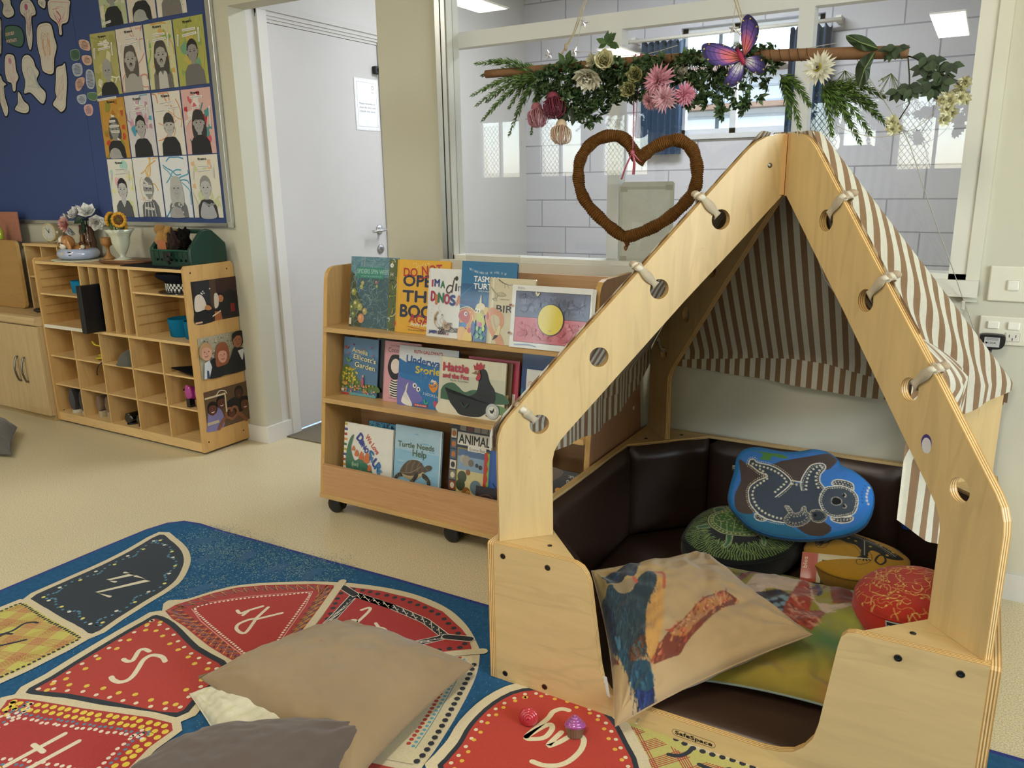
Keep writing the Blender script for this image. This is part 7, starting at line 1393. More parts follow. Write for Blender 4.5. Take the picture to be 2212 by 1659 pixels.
ROW2 = [('sheet with ochre and red paint, child resting on one hand, second row up', 'b98e44', ('a8722c', 'd8d2c4', 'b84a34', '8a8a3c', 'c49a4a'), dict(style='b', g=('8a8a8a', '4a4a4c', G3), hand=1, long=.05, strips=[(.07, .175, .05, 0), (.065, .15, .08, .02), (.075, .125, .07, -.02), (-.006, .282, .16, .04)])),
 ('sheet with blue and rose paint and a short haired boy, second row up', 'c9c6cc', ('4f97b5', 'c59aa8', 'd9dade', 'b58aa0'), dict(style='b', g=('a5a3a3', '2b2a2c', G3))),
 ('white sheet with thin orange arcs and a boy with a fringe, second row up', 'd6d2ca', ('cf8a5c', 'd4a07a'), dict(style='lines', g=('b0aeac', '3f3e3e', G3), fringe=1, strips=[(.05, .235, .1, .05), (.11, .21, .08, .05), (.01, .2, .08, .03), (.09, .225, .04, 0)])),
 ('sheet with red and pink paint and a child with a straight bob, second row up', 'cfa9a6', ('b8404c', 'd8d0cc', 'c8606a', '4f8a8c', 'b03c44'), dict(style='b', g=('9c9a9a', '3a383a', G3), long=.07, fringe=1, strips=[(.07, .2, .05, .1), (.02, .13, .06, .8), (.06, .25, .09, 0), (.19, .12, .09, 1.5)]))]
ROW3 = [('olive sheet splashed with white, fair short haired child, third row up', 'a8a46c', ('c9c8a8', 'b5b078', '98985c', 'd6d4c0'), dict(style='b', g=('9a9a98', '9c9b98', G3), head=(.11, .115, .034))),
 ('white sheet with rose lines, long haired girl sticking out her tongue, third row up', 'd3cac2', ('c08a80', 'cfa098'), dict(style='lines', g=('a09e9c', '57544f', 'a19e9b'), long=.085, mouth='open', head=(.09, .15, .040))),
 ('green and orange sheet with a laughing curly haired girl, third row up', 'c6c49c', ('7fa84c', 'c8a05c', 'd8d0bc', '8ab05c'), dict(style='b', g=('a3a19e', '4a4643', '6a6864'), long=.09, mouth='open', overall=1, head=(.105, .15, .039))),
 ('yellow green watercolour sheet with a boy in a grey tee, third row up', 'a5a85c', ('8aa05a', 'b8a85c', '6f9a7c', 'a8b060'), dict(style='b', g=('8f8d8b', '2f2e2e', '6e6c6a'), head=(.115, .145, .034)))]
ROW4 = [('teal and green sheet at the top with a boy leaning forward in a dark tee', 'b0b898', ('6fa08c', 'a8b070', 'd0ccb8'), dict(style='b', g=('908e8c', '34322f', G3), strips=[(.01, .01, .07, .1)])),
 ('sheet at the top with rose paint and a child in a dark printed tee', 'cfc6bc', ('c8806c', 'd0a898'), dict(style='lines', g=('9a9896', '44403c', G3), hand=1, strips=[(.15, .1, .08, 1.5)])),
 ('sheet at the top with a white background and a child in a grey tee', 'd5d0c6', ('d8b060', 'c86a6a', 'd8c8a0'), dict(style='b', g=('a09e9c', '3f3c38', '757370'), strips=[(.19, .03, .1, 1.9)]))]
for row, z, xo in ((ROW1, 1.112, 0), (ROW2, 1.410, 0), (ROW3, 1.718, -.001)):
    for i, (lab, bg, tint, look) in enumerate(row): sheet(XS[i]+xo, z, .207, .293, lab, bg, tint, look, tilt=(-.01, .006, 0, .004)[i])
for i, (lab, bg, tint, look) in enumerate(ROW4): sheet((-3.888, -3.670, -3.452)[i], 2.030, .207, .293, lab, bg, tint, look)
# children's cut-out drawings
LAB = ['tapering figure cut-out with a hooked top at the top left corner', 'pink spotted figure cut-out on a long narrow stalk', 'small square ended cut-out just below the top edge', 'rounded cut-out scribbled in red with a narrow point below',
 'large pale cut-out with orange marks down both sides', 'pink topped rounded cut-out low on the left', 'bent cut-out with a pale blue band and a slanting foot', 'narrow upright cut-out with a yellow dot at its head', 'small bell shaped cut-out under the bent one', 'thin curved cut-out at the left edge, low down', 'partly visible cut-out at the left edge beside the green plaque']
CC = [('9a9a9a', '7a8a9a'), ('6a3a6a', 'a05a80'), ('8a8a8a', '999'), ('b84a54', 'c0606a'), ('c07a4a', 'a8705a'), ('c890a8', 'b87a98'), ('6a8aa8', '7a9ab0'), ('b08a7a', '8a7a9a'), ('8a8a8a', '999'), ('9a8a8a', '888'), ('999', '888')]
for i, ol in enumerate(PIN['cut']):
    R = rr(60+i); mb = MB(); ol = spline(ol, 4, True); F = lambda u, v, k=0: (u, 2.6205-k, v)
    mb.prism(inset(ol, -.007), lambda a, b, t_: (a, 2.621-t_, b), 0, .0015, 'card', '17191f'); d = Draw(mb, lambda u, v, k=0: (u, 2.6193-k, v), 'paper')
    d.poly(ol, 'c6c2ba'); a = inset(ol, .012); n_ = len(a); cx = sum(p[0] for p in ol)/len(ol); cz = sum(p[1] for p in ol)/len(ol)
    for k in range(7): q = [a[R.randrange(n_)] for _ in range(4)]; d.stroke([((p[0]*.6+cx*.4), (p[1]*.6+cz*.4)) for p in q], .0011, R.choice(CC[i]))
    d.stroke(a[::max(1, n_//12)], .0016, CC[i][0], True, True)
    if i == 4:
        for sg in (-1, 1): d.stroke([(cx+sg*.022, cz+.02), (cx+sg*.03, cz-.02), (cx+sg*.02, cz-.055)], .008, 'c98a5c')
    if i in (1, 5): d.ell(cx, max(p[1] for p in ol)-.035, .016, .016, CC[i][1])
    if i == 3: d.stroke([(cx-.015, cz+.03), (cx+.012, cz), (cx-.01, cz-.02)], .007, 'b8505a')
    if i == 7: d.ell(min(p[0] for p in ol)+.018, max(p[1] for p in ol)-.03, .005, .005, 'd8c040')
    solo(mb, 'self_portrait_cutout', 'white '+LAB[i], 'picture', 'self portrait cut-outs on the pinboard')
mb = MB(); ol = spline(PIN['plaque'], 4, True); mb.prism(inset(ol, -.005), lambda a, b, t_: (a, 2.621-t_, b), 0, .0015, 'card', '17191f'); d = Draw(mb, lambda u, v, k=0: (u, 2.6193-k, v), 'paper'); d.poly(ol, '46645c')
px0 = min(p[0] for p in ol); pz = sum(p[1] for p in ol)/len(ol); d.text('OUR SELF', px0+.012, pz+.008, .016, 'c9a9a4', w=.085, boldness=.04); d.text('PORTRAITS', px0+.010, pz-.028, .016, 'c9a9a4', w=.10, boldness=.04)
solo(mb, 'title_plaque', 'green plaque reading our self portraits among the cut-outs', 'sign')
PC = [('c9a595', 'pink pebble note highest of the group'), ('4a6a58', 'dark green pebble note beside the two upper pink ones'), ('c9a595', 'pink pebble note second from the top'), ('9fa9bc', 'blue grey pebble note on the left of the group'), ('a3adc0', 'tall blue grey pebble note on the right of the group'), ('c6a090', 'slanted pink pebble note at mid height'), ('a3adc0', 'small blue grey pebble note low on the left'), ('54745c', 'plain green pebble note low on the right'), ('c9a0a4', 'pink pebble note lowest of the group')]
for (c_, lab), ol in zip(PC, PIN['peb']):
    mb = MB(); ol = spline(ol, 4, True); mb.prism(ol, lambda a, b, t_: (a, 2.621-t_, b), 0, .001, 'card', c_); d = Draw(mb, lambda u, v, k=0: (u, 2.6197-k, v), 'paper')
    x0, x1, z0, z1 = min(p[0] for p in ol), max(p[0] for p in ol), min(p[1] for p in ol), max(p[1] for p in ol); d.stroke(inset(ol, .002)[::4], .001, 'e0dcd8', True, True)
    if c_ != '54745c':
        z = z1-.012
        while z > z0+.010: w = (x1-x0)*.62*min(1, (z1-z)*40, (z-z0)*60); d.rect((x0+x1)/2-w/2, z, (x0+x1)/2+w/2, z+.0022, '3c3c44'); z -= .0065
    solo(mb, 'note', lab+', beside the cut-outs', 'note', 'pebble shaped notes on the pinboard')
# taped sheet on the big window glass
mb = MB(); F = lambda u, v, k=0: (-1.122+u, 2.6565-k, .972+v)
ol = [(0, 0), (.2, .0), (.2, .272), (.194, .278), (.014, .278), (0, .262)]; mb.prism(ol, lambda a, b, t_: F(a, b, t_), 0, .001, 'photo', 'a9a99a'); d = Draw(mb, lambda u, v, k=0: F(u, v, k+.0012), 'photo'); d.rect(.012, .016, .186, .262, 'b2b2a6'); d.rect(.012, .252, .186, .262, '9c988a'); d.poly([(.10, .09), (.165, .165), (.158, .17), (.095, .096)], '9c9888')
for a, b in ((.0, .24), (.165, .245), (.0, .0)): d.rect(a+.004, b+.004, a+.03, b+.022, '94927f')
d.poly([(.05, .085), (.09, .085), (.09, .14), (.05, .14)], 'bbbcb2'); d.poly([(.055, .08), (.09, .08), (.075, .055)], 'b9b9ae')
solo(mb, 'taped_sheet', 'yellowed laminated sheet taped to the window glass behind the heart', 'notice')
# three photographs on the end of the cubby
XP = -3.1195
def fig(d, x, y, r, skin, hair, robe, look=0, scarf=False, smile=False, body=None):
    if body: d.poly(body, robe, True)
    if scarf: d.poly([(x-r*1.2, y-r*2.2), (x-r*1.3, y), (x-r*.5, y+r*1.4), (x+r*.6, y+r*1.3), (x+r*1.1, y), (x+r*.9, y-r*2.4)], 'c4b6a6', True)
    d.ell(x, y+r*.15, r*1.08, r*1.25, hair if not scarf else 'c4b6a6'); d.ell(x+r*.12*look, y-r*.08, r*.82, r*1.05, skin)
    if not scarf: d.poly([(x-r*.95, y+r*.2), (x-r*.7, y+r*1.1), (x, y+r*1.35), (x+r*.8, y+r*1.05), (x+r*.95, y+r*.2), (x+r*.4, y+r*.62), (x-r*.4, y+r*.66)], hair, True)
    for s in (-.34, .34): d.ell(x+r*(s+.12*look), y+r*.1, r*.12, r*.07, '2a1c18', n=8)
    d.stroke([(x-r*.25, y-r*.5), (x, y-r*.6), (x+r*.28, y-r*.5)], r*.12, 'e6ddd6' if smile else '8a4438'); d.stroke([(x+r*.05*look, y), (x+r*.1*look, y-r*.25)], r*.06, '7a4a3a')
def photo(z0, label, art):
    mb = MB(); F = lambda u, v, k=0: (XP+.0008+k, 2.374+u, z0+v); mb.prism([(0, 0), (.275, 0), (.275, .197), (0, .197)], lambda a, b, t_: F(a, b, t_-.0008), 0, .0008, 'photo', '1c1a1c')
    art(Draw(mb, lambda u, v, k=0: F(u, v, k+.0001), 'photo')); solo(mb, 'photograph', label, 'photo', 'photographs on the end of the cubby')
def ph1(d):
    d.rect(0, 0, .275, .197, '231c1c'); d.rect(.10, .06, .135, .197, '4a3828'); d.rect(.135, .05, .275, .197, '38201f'); d.rect(.02, .09, .10, .19, '26282c'); d.poly([(.15, .05), (.17, .12), (.22, .14), (.26, .10), (.275, .04)], '17161a', True)
    d.dots([(.05, .14), (.06, .147), (.066, .138), (.055, .135), (.1, .155)], .004, 'c9c3b8', 6); d.rect(.21, .03, .235, .07, '7a1c1c')
    d.poly([(.0, .0), (.01, .07), (.05, .08), (.1, .075), (.12, .03), (.11, .0)], '14151a', True); d.poly([(.008, .06), (.012, .12), (.038, .135), (.062, .115), (.072, .07), (.05, .06)], 'cdbfae', True); d.poly([(.06, .065), (.07, .08), (.09, .075), (.1, .06), (.08, .055)], 'b0764a', True)
    d.poly([(.13, .02), (.14, .07), (.155, .085), (.18, .075), (.19, .02)], '15161c', True); fig(d, .155, .105, .019, 'b87a50', '15100e', '111', 1); d.poly([(.118, .06), (.12, .12), (.135, .13), (.145, .11), (.14, .07)], 'c9bcab', True); d.poly([(.11, .0), (.115, .045), (.15, .04), (.155, .0)], '9a5a30'); d.poly([(.1, .02), (.15, .04), (.15, .046), (.1, .026)], 'd8c8a8'); d.rect(0, 0, .04, .008, 'c8a080')
def ph2(d):
    d.rect(0, 0, .275, .197, 'a39c84'); R = rr(71)
    for _ in range(150): d.ell(R.uniform(.01, .26), R.uniform(.09, .19), R.uniform(.002, .006), R.uniform(.002, .005), R.choice(('6f6a58', 'c9c4b0', 'b5ac94', '4f4c3c', '8a7a64')), n=6)
    d.poly([(.03, 0), (.04, .06), (.07, .09), (.115, .07), (.14, .0)], '15161c', True); d.poly([(.10, .0), (.13, .05), (.17, .07), (.2, .12), (.25, .11), (.275, .08), (.275, 0)], '17181e', True)
    d.poly([(.01, 0), (.02, .075), (.05, .085), (.06, .05), (.04, 0)], 'c9ccd2'); d.poly([(.025, 0), (.03, .04), (.04, .035), (.042, 0)], '2f3f5c')
    fig(d, .035, .125, .035, 'c89880', 'b08a60', '111', 1); d.poly([(.085, .05), (.09, .12), (.11, .155), (.15, .155), (.168, .12), (.165, .07), (.15, .05), (.12, .045)], '8a4f30', True); fig(d, .127, .095, .033, 'c8907a', '8a4a2c', '111', 0)
    d.poly([(.22, .10), (.255, .105), (.262, .06), (.24, .05)], 'd0d0d4'); d.poly([(.243, .04), (.255, .09), (.262, .06), (.258, .03)], '1c2438'); fig(d, .228, .152, .033, '9a6448', '17110f', '111', -1)
    d.poly([(.195, .16), (.2, .19), (.24, .197), (.262, .19), (.26, .165), (.23, .178)], '17110f', True)
def ph3(d):
    d.rect(0, 0, .275, .197, '5c4430'); d.poly([(.0, .03), (.02, .1), (.07, .11), (.1, .06), (.09, 0), (0, 0)], '7a74a0', True); d.poly([(.12, .1), (.15, .13), (.22, .13), (.24, .08), (.2, .05)], '15151b', True)
    fig(d, .205, .15, .026, '4a2c20', '14100e', '111'); fig(d, .04, .105, .028, '5c3426', '15100e', '111', smile=True); fig(d, .095, .125, .028, '54301f', '15100e', '111', smile=True); fig(d, .235, .085, .030, '5f3826', '14100e', '111', smile=True); fig(d, .15, .06, .024, '5a3424', '15100e', '111')
    for sg in (-1, 1):
        d.stroke([(.15+sg*.002, .028), (.15+sg*.035, .05), (.15+sg*.03, .08), (.15+sg*.008, .085), (.15, .07)], .013, '8a5a40'); d.stroke([(.15+sg*.035, .05), (.15+sg*.06, .03), (.15+sg*.085, .0)], .018, '7f5038')
    d.stroke([(.005, .165), (.12, .165), (.12, .075)], .009, 'c9b896', False); d.stroke([(.07, .168), (.09, .185), (.12, .18), (.13, .165)], .005, 'd0c4b0'); d.rect(.0, .03, .07, .045, 'b5a894')
photo(.637, 'dark classroom photograph with two girls in white headscarves, uppermost on the cubby end', ph1)
photo(.371, 'photograph of three children in blazers, middle one with red hair', ph2)
photo(.110, 'photograph of smiling children making a heart with their hands', ph3)
# ============================================================ hanging flower garland and jute heart
GY = 2.30
gar = thing('flower_garland', 'cardboard tube hung by strings and dressed with artificial flowers and greenery', 'garland', (-.83, GY, 1.6))
P3 = lambda p, dy=0: Vector((p[0], GY+dy, p[1]))
mb = MB(); pts = [P3(p) for p in GAR['pole']]; mb.tube([Vector(q) for q in spline([tuple(p) for p in pts], 6)], [.0125+.003*min(1, k/14) for k in range(25)], 'card', '7d5c40', 14)
mb.build('pole', gar)
mb = MB(); wp = []; 
for k in range(260): f = .30+.5*k/260; i = f*4; a = GAR['pole'][int(i)]; b = GAR['pole'][min(int(i)+1, 4)]; q = i-int(i); an = k*.62; wp.append((a[0]+(b[0]-a[0])*q, GY+.0162*cos(an), a[1]+(b[1]-a[1])*q+.0162*sin(an)))
mb.tube(wp, .0009, 'card', '4a3826', 4); mb.build('binding_wire', gar)
for key in ('strL', 'strR'):
    q = [P3(p) for p in GAR[key]]; d0 = (q[0]-q[-1]); top = q[0]+d0*((CEIL-q[0].z)/max(d0.z, .01)); mb = MB()
    for s in (-.004, .004): mb.tube([top+Vector((s, 0, 0))]+[p+Vector((s*(1-i/3), 0, 0)) for i, p in enumerate(q)], .0018, 'jute', 'b3a68c', 6)
    mb.sphere(q[1]*.35+q[2]*.65, .006, 'jute', 'a8987a', sc=(.8, .8, 2)); mb.build('hanging_string', gar)
RG = rr(90)
def leaf(mb, o, dr, nr, L, w, col, mat='leaf', fold=.25, seg=3):
    dr = Vector(dr).normalized(); sd = dr.cross(Vector(nr)).normalized(); up = sd.cross(dr); prof = [0, .8, 1, .55, 0] if seg > 2 else [0, 1, 0]; n = len(prof)-1; prev = None
    for k in range(n+1):
        f = k/n; c = Vector(o)+dr*(L*f)+up*(-fold*L*f*f*.6); a = c+sd*(w/2*prof[k])+up*(fold*w*.3*prof[k]); b = c-sd*(w/2*prof[k])+up*(fold*w*.3*prof[k])
        i = mb.verts([a, c, b])
        if prev is not None: mb.face((prev, i, i+1, prev+1), mat, col); mb.face((prev+1, i+1, i+2, prev+2), mat, col)
        prev = i
def sprig(base, tip, col, nm='sprig', L=.027, w=.0042, dy=0, n=34):
    a = P3(base, RG.uniform(-.01, .01)); b = P3(tip, RG.uniform(-.045, .045)); m = (a+b)/2+Vector((0, 0, .018)); c = [Vector(q) for q in spline([tuple(a), tuple(m), tuple(b)], 12)]; mb = MB(); mb.tube(c, [.0017*(1-.6*i/len(c)) for i in range(len(c))], 'leaf', '4c5c2c', 5)
    for k in range(n):
        f = .12+.86*k/n; i = int(f*(len(c)-1)); d = (c[min(i+1, len(c)-1)]-c[i-1]).normalized(); l = L*(1-.75*f**3)
        for q in range(4):
            an = k*1.3+q*pi/2; s = d.orthogonal().normalized(); s = Matrix.Rotation(an, 3, d) @ s
            leaf(mb, c[i], d*.8+s*.75, s, l, w, RG.choice(col), seg=2, fold=.3)
    return mb.build(nm, gar)
GREENS = ('48622a', '557232', '385024', '62803a')
for tp in GAR['tipL']: sprig(GAR['baseL'][0], tp, GREENS)
for i, tp in enumerate(GAR['tipR']): sprig(GAR['baseR'][0 if tp[0] < -.42 or i == 0 else 1], tp, GREENS, L=.032)
def rosette(mb, c, r, n=11):
    ax = Vector((RG.uniform(-1, 1), RG.uniform(-1, -.1), RG.uniform(-1, .6))).normalized(); o = ax.orthogonal().normalized()
    for k in range(n):
        s = Matrix.Rotation(k*2.4, 3, ax) @ o; el = .25+.85*k/n; leaf(mb, c, s*(1.15-el)+ax*el, ax, r*(1.05-.5*k/n), r*.42, RG.choice(('3c5432', '48623a', '314828', '566e44', '627850')), seg=2, fold=-.25)
def bunch(x0, x1, zlow, zhigh, n, nm='foliage_bunch'):
    mb = MB()
    for _ in range(n):
        x = RG.uniform(x0, x1); f = RG.random()**1.2; zt = 1.598; z = zt-f*(zt-float(np.interp(x, *zlow))); y = GY+RG.uniform(-.05, .04); rosette(mb, Vector((x, y, z)), RG.uniform(.018, .030))
        if RG.random() < .4: mb.tube([(x, y, z), (x+RG.uniform(-.04, .04), GY, zt)], .0009, 'leaf', '43562c', 4)
    mb.build(nm, gar)
ZL = ([-1.26, -1.20, -1.12, -1.06, -.98, -.90, -.84, -.76, -.70, -.64, -.58, -.52], [1.55, 1.47, 1.44, 1.42, 1.49, 1.48, 1.47, 1.46, 1.45, 1.41, 1.45, 1.54])
for a, b, n in ((-1.24, -1.10, 140), (-1.10, -.96, 140), (-.96, -.80, 120), (-.80, -.66, 120), (-.66, -.53, 70)): bunch(a, b, ZL, 0, n)
for x, z in GAR['topfol']:
    mb = MB()
    for _ in range(9): a = RG.uniform(0, 6.3); leaf(mb, P3((x+RG.uniform(-.01, .01), z), -.02), (cos(a), RG.uniform(-.5, .2), sin(a)), (0, -1, .2), .034, .018, RG.choice(('3f5a28', '2f4a22')), fold=.3)
    mb.build('leaf_cluster', gar)
def flower(c, r, ax, layers, cols, nm='flower', heart=None, curl=.5, pw=.5, cup=.3):
    ax = Vector(ax).normalized(); o = ax.orthogonal().normalized(); mb = MB(); c = Vector(c)
    for li, n in enumerate(layers):
        f = li/max(1, len(layers)-1); el = cup+(1.25-cup)*f
        for k in range(n):
            s = Matrix.Rotation((k+.5*(li % 2))*2*pi/n+RG.uniform(-.1, .1), 3, ax) @ o; leaf(mb, c+ax*(r*.12*f), s*cos(el)+ax*sin(el), ax, r*(1-.45*f)*RG.uniform(.92, 1.06), r*pw*(1-.3*f), cols[(k+li) % len(cols)], 'petal', fold=-curl)
    if heart: mb.sphere(c+ax*(r*.12), r*.30, 'petal', heart[0], 14, 8, sc=(1, .6, 1)); mb.sphere(c+ax*(r*.22), r*.16, 'petal', heart[1], 12, 8, sc=(1, .6, 1))
    return mb.build(nm, gar)
f3 = lambda p, dy: P3(p, dy)
flower(f3(GAR['peony'][0], -.085), .050, (.1, -.6, -.75), (10, 9, 8, 7), ('d6d2bd', 'cfcab2', 'dedac8'), curl=.25, pw=.75)
flower(f3(GAR['ran'][0], -.075), .042, (.35, -.9, .15), (8, 8, 8, 7, 6), ('d8d2aa', 'e0dab8', 'd0c894'), curl=.5, pw=.95, cup=.6)
flower(f3(GAR['ran'][0], -.065)+Vector((-.036, 0, .004)), .030, (-.6, -.6, .2), (7, 7, 6), ('d5d2b8', 'cbc7ab'), curl=.5, pw=.95, cup=.5)
for i, p in enumerate(GAR['rose']): flower(f3(p, -.085), .031, (.2-.3*i, -1, .1), (7, 7, 6, 6, 5), ('8c8a58', '9c9a68', '7c7a4c', 'a8a478'), curl=.6, pw=.95, cup=.4)
for i, p in enumerate(GAR['dah']): flower(f3(p, -.08-.012*(i == 1)), (.052, .042, .035, .030)[i], ((-.2, -1, .1), (0, -1, -.2), (.6, -.8, 0), (-.4, -.9, -.4))[i], (20, 20, 18, 16, 12), (('c98a9a', 'd49dac', 'bf7c8e'), ('d0a0ac', 'c890a0', 'd8b0b8'), ('b8687e', 'c4788c', 'cc8a9a'), ('c88c9c', 'd6a4b0'))[i], curl=-.25, pw=.22, cup=.15)
flower(f3(GAR['wht'][0], -.02), .030, (.5, -.7, .4), (8, 7, 6), ('cfcabc', 'bdb8aa'), curl=.6, pw=.7)
def protea(p, r, cols, ax):
    c = f3(p, -.06); ax = Vector(ax).normalized(); o = ax.orthogonal().normalized(); mb = MB(); mb.sphere(c-ax*r*.3, r*.42, 'petal', cols[1], 12, 8)
    for k in range(56):
        s = Matrix.Rotation(k*2.4, 3, ax) @ o; e = .3+.9*(k/56); q0 = c-ax*r*.3; q1 = c+s*(r*.62*cos(e)+.006)+ax*(r*.25*sin(e)); q2 = q1+ax*(r*.75)+s*(r*.04*RG.uniform(-3, 2)); q3 = q2+ax*(r*.2)-s*(r*.3)
        mb.tube([Vector(v) for v in spline([tuple(q0), tuple(q1), tuple(q2), tuple(q3)], 3)], [.0016, .0016, .0015, .0014, .0013, .0012, .0011, .001, .0009, .0008], 'petal', cols[k % len(cols)], 4)
    mb.build('flower', gar)
protea(GAR['pro'][0], .040, ('a8707a', '9a5c68', 'b8888c'), (.25, -.2, -1)); protea(GAR['pro'][1], .044, ('6a2838', '7c3446', '5a2030'), (.3, -.3, -.8)); protea(GAR['pro'][2], .040, ('cbb89c', 'bfa88c', 'c49a8c'), (.1, -.3, -1))
mb = MB()
for x, z in ((-1.165, 1.475), (-1.15, 1.46), (-1.125, 1.455), (-1.10, 1.45), (-1.185, 1.505), (-1.14, 1.49), (-1.115, 1.47)): 
    a = RG.uniform(0, 6.3); leaf(mb, P3((x, z), -.05), (cos(a)*.5, -.3, -1), (0, -1, 0), .034, .022, '222f1c', fold=.3)
mb.build('dark_leaves', gar)
flower(f3(GAR['gerb'][0], -.05), .046, (-.25, -.95, .15), (26, 24, 20), ('d9d7c4', 'e2e0d0', 'cfccb6'), heart=('a09a3c', '2a2412'), curl=-.15, pw=.24, cup=.08)
for key, col in (('leafA', '33452a'), ('leafB', '2b3b24')):
    ol = GAR[key]; a = Vector((*ol[0], 0)); n = len(ol); tip = max(ol, key=lambda p: math.hypot(p[0]-ol[0][0], p[1]-ol[0][1])); mb = MB(); q = spline(ol, 6, True); cx = sum(p[0] for p in q)/len(q); cz = sum(p[1] for p in q)/len(q)
    ctr = P3((cx, cz), -.030); i0 = mb.verts([ctr]+[P3(p, -.020-.012*sin(k*.9)*.3) for k, p in enumerate(q)])
    for k in range(len(q)): mb.face((i0, i0+1+k, i0+1+(k+1) % len(q)), 'leaf', col)
    mb.tube([P3(ol[0], -.026), ctr+Vector((0, -.0015, 0)), P3(tip, -.024)], .0012, 'leaf', '7a8a54', 5); mb.build('broad_leaf', gar)
mb = MB()
for i, (x, z) in enumerate(GAR['ivy']):
    for k in range(5): a = -pi/2+(k-2)*.75+RG.uniform(-.3, .3); leaf(mb, P3((x, z), -.02+RG.uniform(-.02, .02)), (cos(a), -.25, sin(a)), (0, -1, .2), .030, .018, RG.choice(('2c3d22', '34482a', '243420')), fold=.3)
for st in GAR['stems']: mb.tube([P3(p, -.01) for p in st], .0016, 'leaf', '3a3424', 6)
mb.build('ivy_stem', gar)
mb = MB()
for _ in range(110):
    s = RG.choice(((-.355, 1.49), (-.315, 1.48), (-.39, 1.47), (-.245, 1.475))); x = s[0]+RG.uniform(-.03, .03); z = s[1]+RG.uniform(-.035, .02); mb.tube([P3((s[0], s[1]+.03), 0), P3((x, z), RG.uniform(-.02, .02))], .0005, 'leaf', '6a7a44', 3); mb.sphere(P3((x, z)), .0018, 'leaf', '8a9a5c', 5, 4)
mb.build('fine_filler', gar)
for i, p in enumerate(GAR['spray']): flower(f3(p, -.02+RG.uniform(-.02, .02)), .021, (RG.uniform(-.5, .5), -1, RG.uniform(-.6, .2)), (9, 8, 6), ('d2cfa8', 'dcdab8', 'c9c59a'), nm='small_flower', curl=.3, pw=.5)
# fairy light wire with clear stars
t = thing('star_fairy_lights', 'thin wire of clear star fairy lights running from the garland to the black plug', 'string lights', (-.5, GY, 1.5))
mb = MB(); wa = [P3(p, -.01) for p in GAR['wireA']]; mb.tube([Vector(q) for q in spline([tuple(p) for p in wa], 6)], .0010, 'plastic', 'b9b4a4', 5)
wb = [P3(p, .0) for p in GAR['wireB']]+[(-.19, 2.36, 1.33), (-.15, 2.42, 1.22), (-.105, 2.50, 1.10), (-.065, 2.56, 1.0), (-.028, 2.60, .905), (-.005, 2.615, .85), (.02, 2.62, .79), (.043, 2.61, .755), (.049, 2.61, .738)]
mb.tube([Vector(q) for q in spline([tuple(p) for p in wb], 6)], .0012, 'plastic', 'aaa698', 5)
for s in (1, -1): mb.tube([Vector(q) for q in spline([tuple(P3(p, -.012*s)) for p in ([(-1.16, 1.60), (-1.10, 1.63), (-1.0, 1.612), (-.9, 1.605), (-.8, 1.62)] if s > 0 else [(-1.10, 1.76), (-1.118, 1.68), (-1.14, 1.62), (-1.2, 1.59), (-1.26, 1.56), (-1.30, 1.50)])], 6)], .0009, 'plastic', 'b5b0a2', 5)
mb.tube([P3((-.646, 1.72), .01), P3((-.655, 1.66), .01), P3((-.62, 1.62), .01), P3((-.5, 1.58), .01), P3((-.38, 1.59), .01)], .0009, 'plastic', 'b5b0a2', 5); mb.build('wire', t)
mb = MB(); mb.rbox((-.033, 2.596, .878), (-.024, 2.606, .905), 'plastic', 'c5c1b5', .002); mb.build('join', t)
for i, (x, z) in enumerate(GAR['star']):
    mb = MB(); ol = []; a0 = RG.uniform(-.4, .4); 
    for k in range(10): r = (.015, .0062)[k % 2]; a = a0+pi/2+k*pi/5; ol.append((x+r*cos(a), z+r*sin(a)))
    mb.prism(ol, lambda a, b, q: (a, GY-.01+q, b), -.0018, .0018, 'gloss', 'c4c2c4'); c = mb.verts([(x, GY-.018, z), (x, GY-.002, z)])
    for s, y in ((0, -.0118), (1, -.0082)):
        for k in range(10): i_ = mb.verts([(ol[k][0], GY+y, ol[k][1]), (ol[(k+1) % 10][0], GY+y, ol[(k+1) % 10][1])]); mb.face((i_, i_+1, c+s), 'gloss', ('d8d5d5', 'a9a6aa')[k % 2])
    mb.build('star', t)
